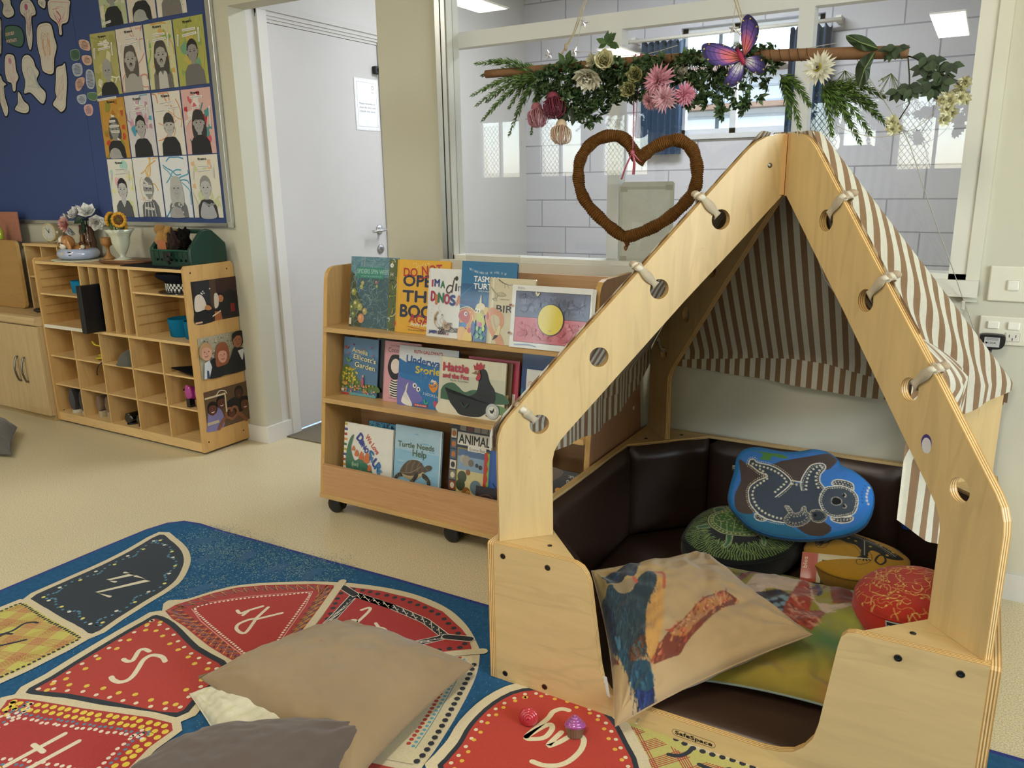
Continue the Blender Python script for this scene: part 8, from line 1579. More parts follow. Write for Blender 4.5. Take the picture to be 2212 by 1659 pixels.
# butterfly
t = thing('butterfly', 'purple and pink artificial butterfly clipped to the middle of the garland', 'butterfly', (*[GAR['fly'][0][0], GY-.03], GAR['fly'][0][1])); bx, bz = GAR['fly'][0]
for key, dyv in (('w1', -.05), ('w2', -.045), ('w3', -.03), ('w4', -.03)):
    ol = spline(GAR[key], 6, True); mb = MB(); F = lambda u, v, k=0, dyv=dyv: (u, GY-.085+dyv*1.1*math.hypot(u-bx, v-bz)/.10*.5-k, v)
    c0 = (bx, bz-.002); rings = []; n = len(ol); m = 9; cols = ('cc6e58', 'd0705e', 'd47068', 'cc6874', 'b86482', '8a5690', '5c4688', '483a78', '2c2652') if key in ('w1', 'w2') else ('b09078', 'bdb4b4', 'c9c6d0', 'cac8d4', 'a8a0bc', '7a6c9c', '54468a', '3c3268', '241f46')
    ids = [mb.verts([F(c0[0]+(x-c0[0])*(j+.01)/m, c0[1]+(y-c0[1])*(j+.01)/m) for x, y in ol]) for j in range(m+1)]
    for j in range(m):
        for k in range(n): k2 = (k+1) % n; mb.face((ids[j]+k, ids[j]+k2, ids[j+1]+k2, ids[j+1]+k), 'petal', cols[j])
    d = Draw(mb, F, 'petal', .0001, 4); 
    for k in range(0, n, max(1, n//7)): x, y = ol[k]; d.stroke([c0, ((c0[0]+x)/2+.002, (c0[1]+y)/2), (c0[0]+(x-c0[0])*.9, c0[1]+(y-c0[1])*.9)], .0010, '2a1c38')
    far = [ol[k] for k in range(n) if math.hypot(ol[k][0]-bx, ol[k][1]-bz) > .055][::6]; d.dots([(c0[0]+(x-c0[0])*.93, c0[1]+(y-c0[1])*.93) for x, y in far], .0022, 'b5a04a', 8); mb.build('wing', t)
mb = MB(); mb.tube([(bx-.012, GY-.091, bz+.018), (bx-.004, GY-.095, bz+.004), (bx+.004, GY-.093, bz-.012), (bx+.006, GY-.085, bz-.02)], [.004, .0065, .006, .003], 'petal', '9a2c48', 10); mb.sphere((bx-.014, GY-.091, bz+.022), .0055, 'petal', '4a2438', 10, 7)
for s in (-1, 1): mb.tube([(bx-.014, GY-.093, bz+.026), (bx-.02-s*.008, GY-.095, bz+.034), (bx-.028-s*.012, GY-.095, bz+.032)], .0007, 'rubber', '2a1c20', 4)
mb.build('body', t)
# jute heart and ribbon
t = thing('heart_wreath', 'heart shaped wreath wound in brown jute, hanging from the garland', 'wreath', (-.92, GY, 1.05))
c = spline([tuple(P3(p)) for p in GAR['heart']], 22); c = [Vector(q) for q in c]; n = len(c); mb = MB(); NR = 16; rings = []
prev = None
for i, p in enumerate(c):
    tn = (c[min(i+1, n-1)]-c[max(i-1, 0)]).normalized(); s = Vector((0, 1, 0)); b = tn.cross(s).normalized(); rr_ = .0178+.0012*sin(i*.21)+.0007*mnoise.noise(Vector((i*.11, 0, 0))); rg = []
    for k in range(NR): a = 2*pi*k/NR; r = rr_*(1+.085*sin(i*2.1+a+.8*sin(i*.13))+.05*RG.uniform(-1, 1)); rg.append(p+s*(r*cos(a))+b*(r*sin(a)))
    rings.append(rg)
mb.loft(rings, 'jute', lambda i, k: ('66441f', '775028', '553718')[(i//NR+k//5) % 3], cap=True, smooth=False)
mb.tube([P3(p) for p in GAR['hstem'][:3]], [.011, .009, .006], 'jute', '6a4420', 10); mb.tube([Vector(q) for q in spline([tuple(P3(p)) for p in GAR['hstem'][2:]+GAR['hstem'][2:3]], 6)], .0028, 'jute', '7c522a', 6); mb.build('ring', t)
mb = MB()
for _ in range(240): i = RG.randrange(4, n-4); p = c[i]; a = RG.uniform(0, 6.3); q = p+Vector((cos(a)*.016, RG.uniform(-.016, 0), sin(a)*.016)); e = q+Vector((RG.uniform(-.012, .012), RG.uniform(-.01, .0), RG.uniform(-.012, .012))); mb.tube([q, e], .0003, 'jute', '8a643a', 3)
mb.build('loose_fibres', t)
t = thing('pink_ribbon', 'pink satin ribbon tying the jute heart to the garland', 'ribbon', (-.92, GY-.02, 1.33))
def ribbon(pts, w, nm, twist=0):
    q = [Vector(v) for v in spline([tuple(p) for p in pts], 8)]; mb = MB(); rings = []
    for i, p in enumerate(q): a = twist*i/len(q); v = Vector((cos(a), sin(a), 0))*w/2; rings.append([p-v, p+v, p+v+Vector((0, .0006, 0)), p-v+Vector((0, .0006, 0))])
    mb.loft(rings, 'gloss', 'a8405c', cap=True); mb.build(nm, t)
ribbon([P3(p, -.018) for p in GAR['rib']], .004, 'ribbon_strand', 1.2); ribbon([P3(p, -.018) for p in GAR['rib2']], .006, 'ribbon_strand', -1.5)
ribbon([P3(p, -.024) for p in GAR['bow']], .005, 'tail', .9); ribbon([P3(p, -.026) for p in GAR['bow2']], .008, 'tail', .3); ribbon([P3(p, -.024) for p in GAR['bow3']], .005, 'tail', .3)
mb = MB(); mb.sphere(P3(GAR['bow'][0], -.022), .007, 'gloss', 'b04a66', 10, 8, sc=(1, .7, 1.2)); mb.build('knot', t)
# ============================================================ left cupboards, things on and in the cubby
t = thing('base_cupboard', 'birch base cupboard with bow handles and a rounded worktop, left of the cubby', 'cupboard', (-5.2, 2.47, 0)); CB = 'bfa274'
mb = MB(); mb.box((-6.6, 2.325, .035), (-4.352, 2.62, .54), 'ply_z', CB); mb.build('body', t)
mb = MB(); mb.box((-6.6, 2.335, 0), (-4.352, 2.62, .035), 'ply_x', 'b39a6c'); mb.build('plinth', t)
for x0, x1 in ((-4.73, -4.5515), (-4.5485, -4.356), (-5.1, -4.733), (-5.5, -5.103)):
    mb = MB(); mb.rbox((x0, 2.310, .036), (x1, 2.325, .538), 'ply_z', 'c6aa7c', .002); d = mb.build('door', t)
    hx = x1-.038 if x0 in (-4.73, -5.5) else x0+.030; mb = MB(); mb.tube([Vector(q) for q in spline([(hx, 2.311, .355), (hx, 2.296, .345), (hx+.004, 2.282, .285), (hx, 2.296, .225), (hx, 2.311, .215)], 6)], .0055, 'metal', '77736a', 8); mb.build('handle', t).parent = d
t = thing('worktop', 'birch worktop with a rounded front edge over the base cupboard', 'worktop', (-5.4, 2.45, .542)); mb = MB(); ol = [(2.30, .552), (2.305, .545), (2.32, .542), (2.62, .542), (2.62, .592), (2.325, .592), (2.308, .586), (2.30, .572)]
mb.prism(ol, lambda a, b, q: (-6.6+q*(2.252), a, b), 0, 1, 'ply_x', 'c9ad7e'); mb.build('slab', t)
t = thing('upper_shelf_unit', 'small birch shelf unit standing on the worktop behind the cubby', 'shelf unit', (-4.55, 2.56, .592))
for nm, lo, hi in (('side_panel', (-4.70, 2.50, .593), (-4.688, 2.62, .965)), ('side_panel', (-4.38, 2.50, .593), (-4.368, 2.62, .965)), ('top_board', (-4.70, 2.495, .950), (-4.36, 2.62, .965)), ('shelf', (-4.688, 2.502, .772), (-4.38, 2.62, .782)), ('back_panel', (-4.688, 2.614, .593), (-4.38, 2.62, .95)), ('divider', (-4.545, 2.505, .782), (-4.536, 2.614, .95))):
    mb = MB(); mb.box(lo, hi, 'ply_x', 'c0975c' if nm == 'back_panel' else 'cfae78'); mb.build(nm, t)
t = thing('screen_panel', 'plain tan board with rounded corners standing at the left edge', 'panel', (-5.1, 2.48, .593)); mb = MB(); ol = [(-5.6, .594), (-4.735, .594)]+[(-4.735+.03*sin(a), .624-.03*cos(a)) for a in (.4, .8, 1.2, 1.57)]+[(-4.705+.03*(cos(a)-1), .950+.03*sin(a)) for a in (0, .4, .8, 1.2, 1.57)]+[(-5.6, .980)]
mb.prism(ol, lambda a, b, q: (a, 2.462+q, b), 0, .018, 'ply_x', 'ad8449', side='ply_x', sidecol='c9a468'); mb.build('board', t)
mb = MB(); mb.rbox((-5.3, 2.560, .965), (-4.835, 2.572, 1.135), 'card', 'a5705c', .003, ); solo(mb, 'board', 'terracotta pink board standing upright behind the green bottle', 'board')
mb = MB(); mb.lathe([(.001, 0), (.020, 0), (.021, .004), (.021, .04), (.018, .052), (.0095, .066), (.0085, .085), (.0095, .088), (.0095, .096), (.001, .098)], 'gloss', 'a3b02c', c=(-4.93, 2.50, .981), n=20); mb.lathe([(.001, .086), (.0105, .086), (.0105, .100), (.001, .100)], 'plastic', '6f8a2c', c=(-4.93, 2.50, .981), n=18); solo(mb, 'toy_bottle', 'small lime green toy bottle in front of the pink board', 'bottle')
mb = MB(); mb.sphere((-4.60, 2.545, .6935+.0), .045, 'gloss', 'a02218', 20, 14); mb.lathe([(.001, 0), (.03, 0), (.03, .055), (.001, .055)], 'plastic', '8a2018', c=(-4.60, 2.545, .593)); solo(mb, 'red_jar', 'shiny red toy ball jar inside the upper shelf unit', 'toy')
mb = MB(); mb.sphere((-4.52, 2.43, .603), .03, 'rubber', '241d1c', 16, 10, sc=(1.3, .8, .36)); solo(mb, 'toy_mouse', 'small dark brown rounded object on the worktop beside the cubby', 'toy')
# clock
t = thing('clock', 'beige round mantel clock on small feet at the end of the shelf unit', 'clock', (-4.50, 2.56, .965)); cc = Vector((-4.50, 2.56, 1.025)); dr = Vector((.18, -.98, 0)).normalized(); sx = Vector((.98, .18, 0)).normalized(); fnc = lambda x, y, z: cc+sx*x+Vector((0, 0, 1))*y+dr*z
mb = MB(); mb.lathe([(.001, -.035), (.042, -.035), (.050, -.028), (.0515, .018), (.050, .022), (.045, .024), (.044, .018), (.001, .018)], 'plastic', 'c0b48c', n=36, fn=fnc); mb.build('case', t)
mb = MB(); d = Draw(mb, lambda u, v, h: fnc(u, v, .0182+h), 'photo', .0002); d.ell(0, 0, .0435, .0435, 'bdbdb4', n=32); 
for k in range(12): a = k*pi/6; d.stroke([(.035*sin(a), .035*cos(a)), (.040*sin(a), .040*cos(a))], .0016, '6a6a66', False)
dl = mb.build('dial', t)
for nm, an, L in (('hour_hand', .25, .022), ('minute_hand', -.75, .034)): mb = MB(); d = Draw(mb, lambda u, v, h: fnc(u, v, .0195+h), 'rubber', .0002); d.stroke([(0, 0), (L*sin(an), L*cos(an))], (.004, .002), '2c3038', False); d.ell(0, 0, .004, .004, '2c3038'); mb.build(nm, t).parent = dl
for s in (-1, 1): mb = MB(); mb.tube([fnc(s*.030, -.040, 0), fnc(s*.034, -.0545, .004)], .006, 'plastic', 'b9ab80', 8); mb.build('foot', t)
mb = MB(); mb.lathe([(.001, 0), (.008, 0), (.009, .006), (.001, .008)], 'gloss', 'd8d4c8', n=14, fn=lambda x, y, z: cc+Vector((.052+z, x*.8, y))); mb.build('knob', t)
# doily
ZT = .8915; mb = MB(); R = rr(101); n = 72; rings = []
for r, z in ((.001, .003), (.5, .003), (.85, .0035), (.93, .005), (1.0, .003), (1.01, .0008)): rings.append([(-4.13+.165*r*cos(2*pi*k/n)*(1+.03*(r > .9)*cos(k*pi/2)), 2.475+.118*r*sin(2*pi*k/n)*(1+.03*(r > .9)*cos(k*pi/2)), ZT+z+.001*sin(k*.9)*(r > .8)) for k in range(n)])
mb.loft(rings, 'cloth', 'c9c5a4'); d = Draw(mb, lambda u, v, h: (-4.13+u, 2.475+v, ZT+.004+h), 'cloth', .00004)
for _ in range(60): a, b = R.uniform(0, 6.3), R.uniform(.3, .86); d.ell(.165*b*cos(a), .118*b*sin(a), .005, .004, R.choice(('7c8a78', '8f9a80', 'a3a888', '8a3a3c', 'b0a890')), n=7)
solo(mb, 'doily', 'round cream crocheted doily with green leaf pattern under the ceramic dog', 'doily')
# ceramic dog in a ring
t = thing('dog_figurine', 'ceramic floppy eared puppy resting in a pale blue speckled swim ring', 'figurine', (-4.15, 2.485, ZT+.0045)); z0 = ZT+.0045; cx, cy = -4.15, 2.485
mb = MB(); n = 40; rings = []
for k in range(n+1):
    a = 2*pi*k/n; rings.append([(cx+(.080+.030*cos(b))*cos(a), cy+(.072+.030*cos(b))*sin(a), z0+.029+.0285*sin(b)) for b in [2*pi*q/16 for q in range(16)]])
mb.loft(rings, 'gloss', 'a9b2cc'); 
RP = lambda a, b, h=0: Vector((cx+(.080+(.0305+h)*cos(b))*cos(a), cy+(.072+(.0305+h)*cos(b))*sin(a), z0+.029+(.029+h)*sin(b)))
for a, b, w_, c_ in ((-2.3, -.1, .12, '1c1c24'), (-2.25, .5, .10, '1c1c24'), (-2.2, .1, .05, '1c1c24'), (-1.0, .45, .16, '1c1c24'), (-.98, -.1, .12, '1c1c24'), (-1.4, .2, .2, 'c0b5a4'), (-1.9, -.5, .12, 'a86a70'), (-.9, .2, .06, 'b07a78'), (-1.6, .6, .06, '1c1c24')):
    i = mb.verts([RP(a+w_*.7*cos(q), b+w_*1.1*sin(q)*(.5 if c_ == '1c1c24' else 1), .0006) for q in [k*pi/5 for k in range(10)]]); mb.face(range(i, i+10), 'gloss', c_)
mb.build('swim_ring', t)
hd = Vector((cx-.010, cy-.045, z0+.090)); mb = MB(); mb.sphere(hd, .037, 'gloss', 'a8713e', 20, 14, sc=(1, .95, 1.0)); mb.sphere(hd+Vector((-.004, -.022, -.018)), .023, 'gloss', 'd8cdb8', 16, 10, sc=(1, .9, .85)); mb.tube([hd+Vector((-.003, -.036, .0)), hd+Vector((-.006, -.034, .02)), hd+Vector((-.008, -.02, .034))], [.010, .009, .004], 'gloss', 'd8cdb8', 8)
for s in (-.012, .012): mb.sphere(hd+Vector((s-.002, -.037, -.004)), .0038, 'rubber', '17130f', 8, 6)
mb.sphere(hd+Vector((-.004, -.043, -.012)), .0035, 'rubber', '2a1a14', 8, 6); hp = mb.build('head', t)
for s, pts in ((1, [(.024, -.02, .022), (.042, -.022, -.01), (.046, -.02, -.038), (.034, -.022, -.05)]), (-1, [(-.025, -.005, .026), (-.055, .0, .018), (-.080, .0, -.006), (-.096, .0, -.028)])):
    mb = MB(); mb.tube([hd+Vector(p) for p in spline(pts, 6)], [.006+.010*sin(pi*min(1, .15+k/20)) for k in range(19)], 'gloss', 'b07c46', 10, flat=.5, up=(0, 1, 0)); mb.build('ear', t).parent = hp
mb = MB(); mb.sphere((cx+.03, cy+.0, z0+.050), .05, 'gloss', 'a8713e', 18, 12, sc=(1.2, .9, .62)); mb.tube([(cx+.05, cy-.01, z0+.085), (cx+.07, cy-.01, z0+.07), (cx+.085, cy-.02, z0+.055)], .012, 'gloss', '5a3a20', 8); mb.sphere((cx+.095, cy-.03, z0+.068), .011, 'gloss', 'cfc0a4', 10, 8); mb.build('body', t)
# brown vase with roses
t = thing('brown_vase', 'glossy brown ceramic vase behind the ceramic dog', 'vase', (-4.20, 2.578, ZT)); mb = MB(); mb.lathe([(.001, 0), (.040, 0), (.047, .012), (.046, .04), (.040, .06), (.043, .08), (.040, .10), (.0345, .12), (.038, .14), (.034, .16), (.036, .175), (.031, .176), (.030, .15), (.001, .15)], 'gloss', '5c3318', c=(-4.20, 2.578, ZT+.001), n=32); mb.tube([(-4.178, 2.535, ZT+.13), (-4.172, 2.528, ZT+.10), (-4.178, 2.530, ZT+.06)], .006, 'gloss', '8a6038', 8); mb.build('body', t)
def bloom(t, c, r, ax, layers, cols, nm='flower', **k):
    global gar
    g0 = gar; gar = t; o = flower(c, r, ax, layers, cols, nm, **k); gar = g0; return o
t = thing('rose_bouquet', 'white artificial roses and one pink carnation standing in the brown vase', 'flowers', (-4.19, 2.56, 1.06))
for (x, y, z, r, ax, cl) in ((-4.295, 2.54, 1.085, .055, (-.4, -.8, .1), 'w'), (-4.215, 2.55, 1.125, .060, (-.2, -.6, .6), 'w'), (-4.135, 2.56, 1.135, .055, (.4, -.5, .6), 'w'), (-4.095, 2.575, 1.085, .050, (.8, -.4, -.2), 'w'), (-4.26, 2.53, 1.045, .045, (-.2, -.7, -.6), 'w')):
    bloom(t, (x, y, z), r, ax, (7, 7, 6, 5), ('e6e4e0', 'eeece8', 'dbd8d4'), curl=.25, pw=1.0, cup=.3)
bloom(t, (-4.225, 2.488, 1.075), .050, (0, -1, .1), (14, 14, 12, 10), ('cf9a92', 'd8aca2', 'c07a74'), curl=.3, pw=.45, cup=.2)
mb = MB(); 
for a, z in ((-.3, 1.08), (.2, 1.06), (.6, 1.05), (1.2, 1.09)): leaf(mb, (-4.16, 2.545, z+.02), (.5*cos(a*2), -.4, -.8*cos(a)), (0, -1, 0), .06, .045, '1d3324', fold=.3)
for x in (-4.21, -4.19, -4.2): mb.tube([(x, 2.578, 1.04), (x+(x+4.2)*3, 2.56, 1.12)], .003, 'leaf', '24401f', 6)
mb.build('leaves', t)
# board, goblet, white vase with sunflowers
mb = MB(); mb.lathe([(.001, 0), (.97, 0), (1.0, .004), (1.0, .010), (.985, .0125), (.001, .0125)], 'ply_x', '6a4326', n=48, fn=lambda x, y, z: (-3.735+x*.175, 2.485+y*.105, ZT+.002+z)); mb.lathe([(.001, 0), (.99, 0), (1, .001), (.001, .0012)], 'ply_x', 'a8825a', n=44, fn=lambda x, y, z: (-3.755+x*.135, 2.470+y*.078, ZT+.0146+z)); solo(mb, 'serving_board', 'oval dark edged wooden board carrying the goblet and the white vase', 'board')
ZB = ZT+.0162; mb = MB(); mb.lathe([(.001, 0), (.028, 0), (.029, .004), (.016, .018), (.009, .030), (.0075, .045), (.009, .058), (.013, .064), (.024, .070), (.030, .082), (.0305, .098), (.029, .108), (.0265, .108), (.027, .085), (.001, .078)], 'ply_x', '9a6c38', c=(-3.855, 2.465, ZB), n=28); solo(mb, 'goblet', 'small turned wooden goblet on the oval board', 'goblet')
mb = MB(); mb.lathe([(.001, 0), (.042, 0), (.043, .004), (.020, .010), (.012, .018), (.020, .032), (.034, .058), (.043, .085), (.045, .110), (.052, .130), (.068, .150), (.066, .151), (.049, .130), (.042, .108), (.03, .06), (.001, .03)], 'gloss', 'bfc2b0', c=(-3.745, 2.47, ZB), n=40, wob=lambda a, z: 1+(.10*sin(a*6) if z > .12 else .03*sin(a*6)*(z > .03))); solo(mb, 'white_vase', 'milky white glass vase with a flared wavy rim on the oval board', 'vase')
t = thing('sunflower_bunch', 'three knitted sunflowers standing in the milky white vase', 'flowers', (-3.75, 2.47, ZB+.05))
for (x, y, z, ax) in ((-3.70, 2.445, ZB+.198, (.5, -.85, .1)), (-3.79, 2.46, ZB+.198, (-.9, -.3, .1)), (-3.75, 2.49, ZB+.175, (0, .9, .3))):
    c_ = Vector((x, y, z)); axv = Vector(ax).normalized(); o_ = axv.orthogonal().normalized(); mb = MB()
    for k in range(15): s_ = Matrix.Rotation(2*pi*k/15, 3, axv) @ o_; mb.sphere(c_+s_*.031, .0092, 'cloth', ('c98f24', 'd09c30')[k % 2], 8, 6)
    for k in range(26): s_ = Matrix.Rotation(k*2.4, 3, axv) @ o_; mb.sphere(c_+s_*(.022*sqrt(k/26))+axv*.005, .0062, 'cloth', ('5a3616', '6b431c')[k % 2], 7, 5)
    mb.sphere(c_-axv*.010, .022, 'cloth', '4c5c24', 12, 8, sc=(1, 1, 1)); mb.build('flower', t)
    mb = MB(); mb.tube([c_-axv*.02, ((c_.x-3.745)/2, (c_.y+2.47)/2, z-.05), (-3.745, 2.47, ZB+.06)], .0035, 'cloth', '6a7a34', 7); mb.build('stem', t)
mb = MB(); leaf(mb, (-3.765, 2.45, ZB+.14), (-.2, -.2, 1), (.3, -1, 0), .075, .034, '4a5a22', fold=.2); mb.build('leaf', t)
mb = MB(); mb.rbox((-3.60, 2.352, ZT-.0003), (-3.138, 2.60, ZT+.003), 'felt', '23242a', .001); solo(mb, 'placemat', 'black mat under the green basket on the cubby top', 'mat')
# green tote basket
bx0, bx1, by0, by1, bz = -3.42, -3.13, 2.395, 2.605, ZT+.0035
t = thing('green_basket', 'dark green plastic tote basket with slotted front and high ends', 'basket', ((bx0+bx1)/2, 2.5, bz)); GG = '15372b'
prof = [(by0+.02, 0), (by1-.02, 0), (by1-.004, .012), (by1, .03), (by1+.0, .095), (by1-.012, .112), (2.545, .155), (2.53, .166), (2.505, .172), (2.48, .168), (2.462, .156), (by0+.020, .105), (by0+.004, .088), (by0, .075), (by0, .03), (by0+.004, .012)]
for x, nm in ((bx0, 'end_panel'), (bx1-.02, 'end_panel')): mb = MB(); rings = [[(x+dx, 2.5+(a-2.5)*s, bz+.085+(b-.085)*s) for a, b in spline(prof, 3, True)] for dx, s in ((0, .93), (.002, .98), (.006, 1), (.014, 1), (.018, .98), (.020, .93))]; mb.loft(rings, 'plastic', GG, cap=True); mb.build(nm, t)
for y, nm in ((by0+.001, 'slotted_side'), (by1-.009, 'slotted_side')):
    mb = MB(); holes = [[(bx0+.045+.034*k, .026), (bx0+.045+.034*k+.017, .026), (bx0+.045+.034*k+.017, .038), (bx0+.045+.034*k, .038)] for k in range(7)]
    mb.prism([(bx0+.012, .004), (bx1-.012, .004), (bx1-.012, .078), (bx0+.012, .078)], lambda a, b, q: (a, y+q, bz+b), 0, .008, 'plastic', GG, holes=holes)
    for k in range(8): mb.box((bx0+.030+.034*k, y-.002, bz+.03), (bx0+.034+.034*k, y, bz+.072), 'plastic', GG)
    mb.rbox((bx0+.01, y-.006, bz+.073), (bx1-.01, y+.013, bz+.081), 'plastic', '1c4a3a', .003); mb.build(nm, t)
mb = MB(); mb.box((bx0+.015, by0+.005, bz), (bx1-.015, by1-.005, bz+.008), 'plastic', GG); mb.build('floor', t)
mb = MB(); mb.rbox((bx0+.016, 2.490, bz+.150), (bx1-.016, 2.518, bz+.170), 'plastic', GG, .006); mb.build('handle', t)
mb = MB(); mb.box((bx0+.022, by0+.012, bz+.0085), (bx1-.022, by1-.012, bz+.05), 'felt', '1a1a1e'); solo(mb, 'dark_clothes', 'dark folded cloth at the bottom of the green basket', 'clothes')
def lump(name, label, cat, c, sc, col, mat='suede', amp=.25, f=2.2, seed=0, cols=None, n=36, m=22):
    mb = MB(); c = Vector(c); rings = []
    for j in range(m+1):
        ph = -pi/2+pi*j/m; rg = []
        for k in range(n):
            d_ = Vector((max(cos(ph), 1e-3)*cos(2*pi*k/n), max(cos(ph), 1e-3)*sin(2*pi*k/n), sin(ph))); w_ = 1+amp*mnoise.noise(d_*f+Vector((seed, 0, 0)))*1.6; rg.append(c+Vector((d_.x*sc[0]*w_, d_.y*sc[1]*w_, d_.z*sc[2]*w_)))
        rings.append(rg)
    mb.loft(rings, mat, col, cap=True); return mb
t = thing('leather_pouch', 'gathered tan leather pouch with an orange flap sticking out of the green basket', 'pouch', (-3.36, 2.46, bz+.06)); mb = lump('', '', '', (-3.352, 2.455, bz+.112), (.052, .04, .052), 'a07634', amp=.5, f=2.6, seed=3)
mb.tube([Vector(q) for q in spline([(-3.36, 2.46, bz+.14), (-3.39, 2.455, bz+.165), (-3.43, 2.45, bz+.172)], 5)], [.018, .02, .022, .024, .026, .027, .028, .027, .024, .014, .006], 'suede', '8f672c', 10); mb.tube([(-3.345, 2.45, bz+.14), (-3.33, 2.45, bz+.17), (-3.322, 2.45, bz+.182)], [.02, .022, .012], 'suede', 'a07634', 10); mb.build('bag', t)
mb = MB(); mb.grid(lambda i, j: (-3.375+.065*i/10, 2.408-.006*sin(pi*i/10), bz+.070+.045*j/6+.008*sin(pi*i/10)), 10, 6, 'suede', 'a05a30'); mb.build('flap', t)
t = thing('fur_strap_bag', 'dark brown fur strap with a black buckle hanging over the basket rim', 'strap', (-3.29, 2.40, bz+.05)); mb = lump('', '', '', (-3.275, 2.425, bz+.115), (.030, .022, .048), '2c1c18', 'carpet', amp=.5, seed=9); mb.build('fur', t); mb = lump('', '', '', (-3.245, 2.46, bz+.125), (.026, .03, .05), '14110f', 'felt', amp=.4, seed=13); mb.build('dark_pad', t)
mb = MB(); 
for k in range(2): mb.rbox((-3.288, 2.372-.008*k, bz+.052-.022*k), (-3.240, 2.384-.008*k, bz+.070-.022*k), 'rubber', '17181a', .003)
mb.tube([(-3.262, 2.378, bz+.07), (-3.265, 2.372, bz+.03), (-3.255, 2.380, bz+.015)], .008, 'rubber', '17181a', 8, flat=.3); mb.build('buckle', t)
# inside the cubby
def lobed(name, label, cx, cy, z, lobes, h, col, wall=.003):
    mb = MB(); n = 90; rings = []
    def rad(a): return max(sqrt(max(0, 0))+0, max((lx*cos(a)+ly*sin(a))+sqrt(max(0, lr*lr-(lx*sin(a)-ly*cos(a))**2)) if lr*lr-(lx*sin(a)-ly*cos(a))**2 > 0 else 0 for lx, ly, lr in lobes))
    for s, zz in ((.90, 0), (.93, .002), (1.0, h), (1.0, h+.001), (.955, h), (.885, .004), (.02, .004)): rings.append([(cx+rad(2*pi*k/n)*s*cos(2*pi*k/n), cy+rad(2*pi*k/n)*s*sin(2*pi*k/n), z+zz) for k in range(n)])
    mb.loft(rings, 'felt', col, cap=True); solo(mb, name, label, 'tub')
lobed('blue_tub', 'small blue lobed tub at the right of the upper left cubby shelf', -4.085, 2.455, .7215, [(-.05, 0, .042), (.045, -.01, .042), (0, .01, .03)], .062, '1f7ba8')
lobed('blue_tub', 'larger blue lobed tub under the chequered cap in the cubby', -3.272, 2.475, .5505, [(-.075, 0, .068), (.055, -.015, .062), (0, .02, .05)], .085, '126a90')
t = thing('checkered_cap', 'navy peaked cap with a black and white chequered band on the upper right shelf', 'cap', (-3.28, 2.46, .7715)); cx, cy, z0 = -3.268, 2.455, .7715
mb = MB(); n = 48; rings = []
for r, z, ox in ((.001, .012, 0), (.085, .012, 0), (.092, .012, 0), (.093, .046, 0), (.10, .055, -.005), (.128, .078, -.015), (.125, .088, -.012), (.09, .094, 0), (.001, .092, 0)): rings.append([(cx+ox+r*1.05*cos(2*pi*k/n), cy+r*.86*sin(2*pi*k/n), z0+z+.004*sin(k*.7)*(r > .1)) for k in range(n)])
mb.loft(rings, 'felt', '14161f'); mb.build('crown', t)
mb = MB(); n = 56
for rw in range(3):
    for k in range(n):
        a0, a1 = 2*pi*k/n, 2*pi*(k+1)/n; i = mb.verts([(cx+.0995*cos(a)*1.0, cy+.082*sin(a), z0+.012+z_) for a, z_ in ((a0, .0115*rw), (a1, .0115*rw), (a1, .0115*(rw+1)), (a0, .0115*(rw+1)))]); mb.face((i, i+1, i+2, i+3), 'cloth', ('d5d5cf', '15151a')[(k+rw) % 2])
mb.build('chequered_band', t)
mb = MB(); mb.loft([[(cx+(.09+e)*cos(a)*1.05, cy+(.074+e*1.0)*sin(a)-.002, z0+.012-e*.18) for a in [pi+.25+k*(pi-.5)/16 for k in range(17)]] for e in (0, .02, .038)]+[[(cx+(.128)*cos(a)*1.05, cy+(.112)*sin(a)-.002, z0+.002) for a in [pi+.25+k*(pi-.5)/16 for k in range(17)]]], 'gloss', '121214', closed=False); mb.build('peak', t)
t = thing('black_folder', 'thick black folder standing in the cubby slots and jutting out', 'folder', (-3.82, 2.38, .5505)); mb = MB(); mb.rbox((-3.850, 2.262, .551), (-3.815, 2.47, .792), 'vinyl', '131315', .006); mb.build('cover', t); mb = MB(); mb.box((-3.8535, 2.285, .556), (-3.851, 2.46, .70), 'paper', 'c9c9c6'); mb.build('papers', t)
t = thing('yellow_goggles', 'bright yellow plastic toy frame in the second pigeonhole of the top row', 'toy', (-3.93, 2.41, .381)); mb = MB(); mb.tube([Vector(q) for q in spline([(-3.875, 2.40, .40), (-3.93, 2.375, .395), (-3.965, 2.40, .391), (-3.90, 2.44, .395)], 6)], .008, 'plastic', 'c9b42c', 8, flat=.6); mb.tube([Vector(q) for q in spline([(-3.875, 2.40, .42), (-3.92, 2.38, .412), (-3.95, 2.41, .409)], 6)], .007, 'plastic', 'bda828', 8, flat=.6); mb.tube([Vector(q) for q in spline([(-3.87, 2.38, .462), (-3.93, 2.37, .468), (-3.985, 2.39, .478)], 6)], .006, 'plastic', 'd0bc34', 8, flat=.6); mb.tube([(-3.872, 2.39, .39), (-3.872, 2.385, .43), (-3.87, 2.38, .465)], .008, 'plastic', 'c9b42c', 8); mb.build('frame', t)
mb = MB(); mb.tube([Vector(q) for q in spline([(-3.866, 2.36, .385), (-3.872, 2.337, .372), (-3.888, 2.333, .345), (-3.893, 2.333, .318)], 6)], .0065, 'rubber', '1a1a1c', 8, flat=.4); solo(mb, 'black_strap', 'short black strap dangling from the edge of a pigeonhole', 'strap')
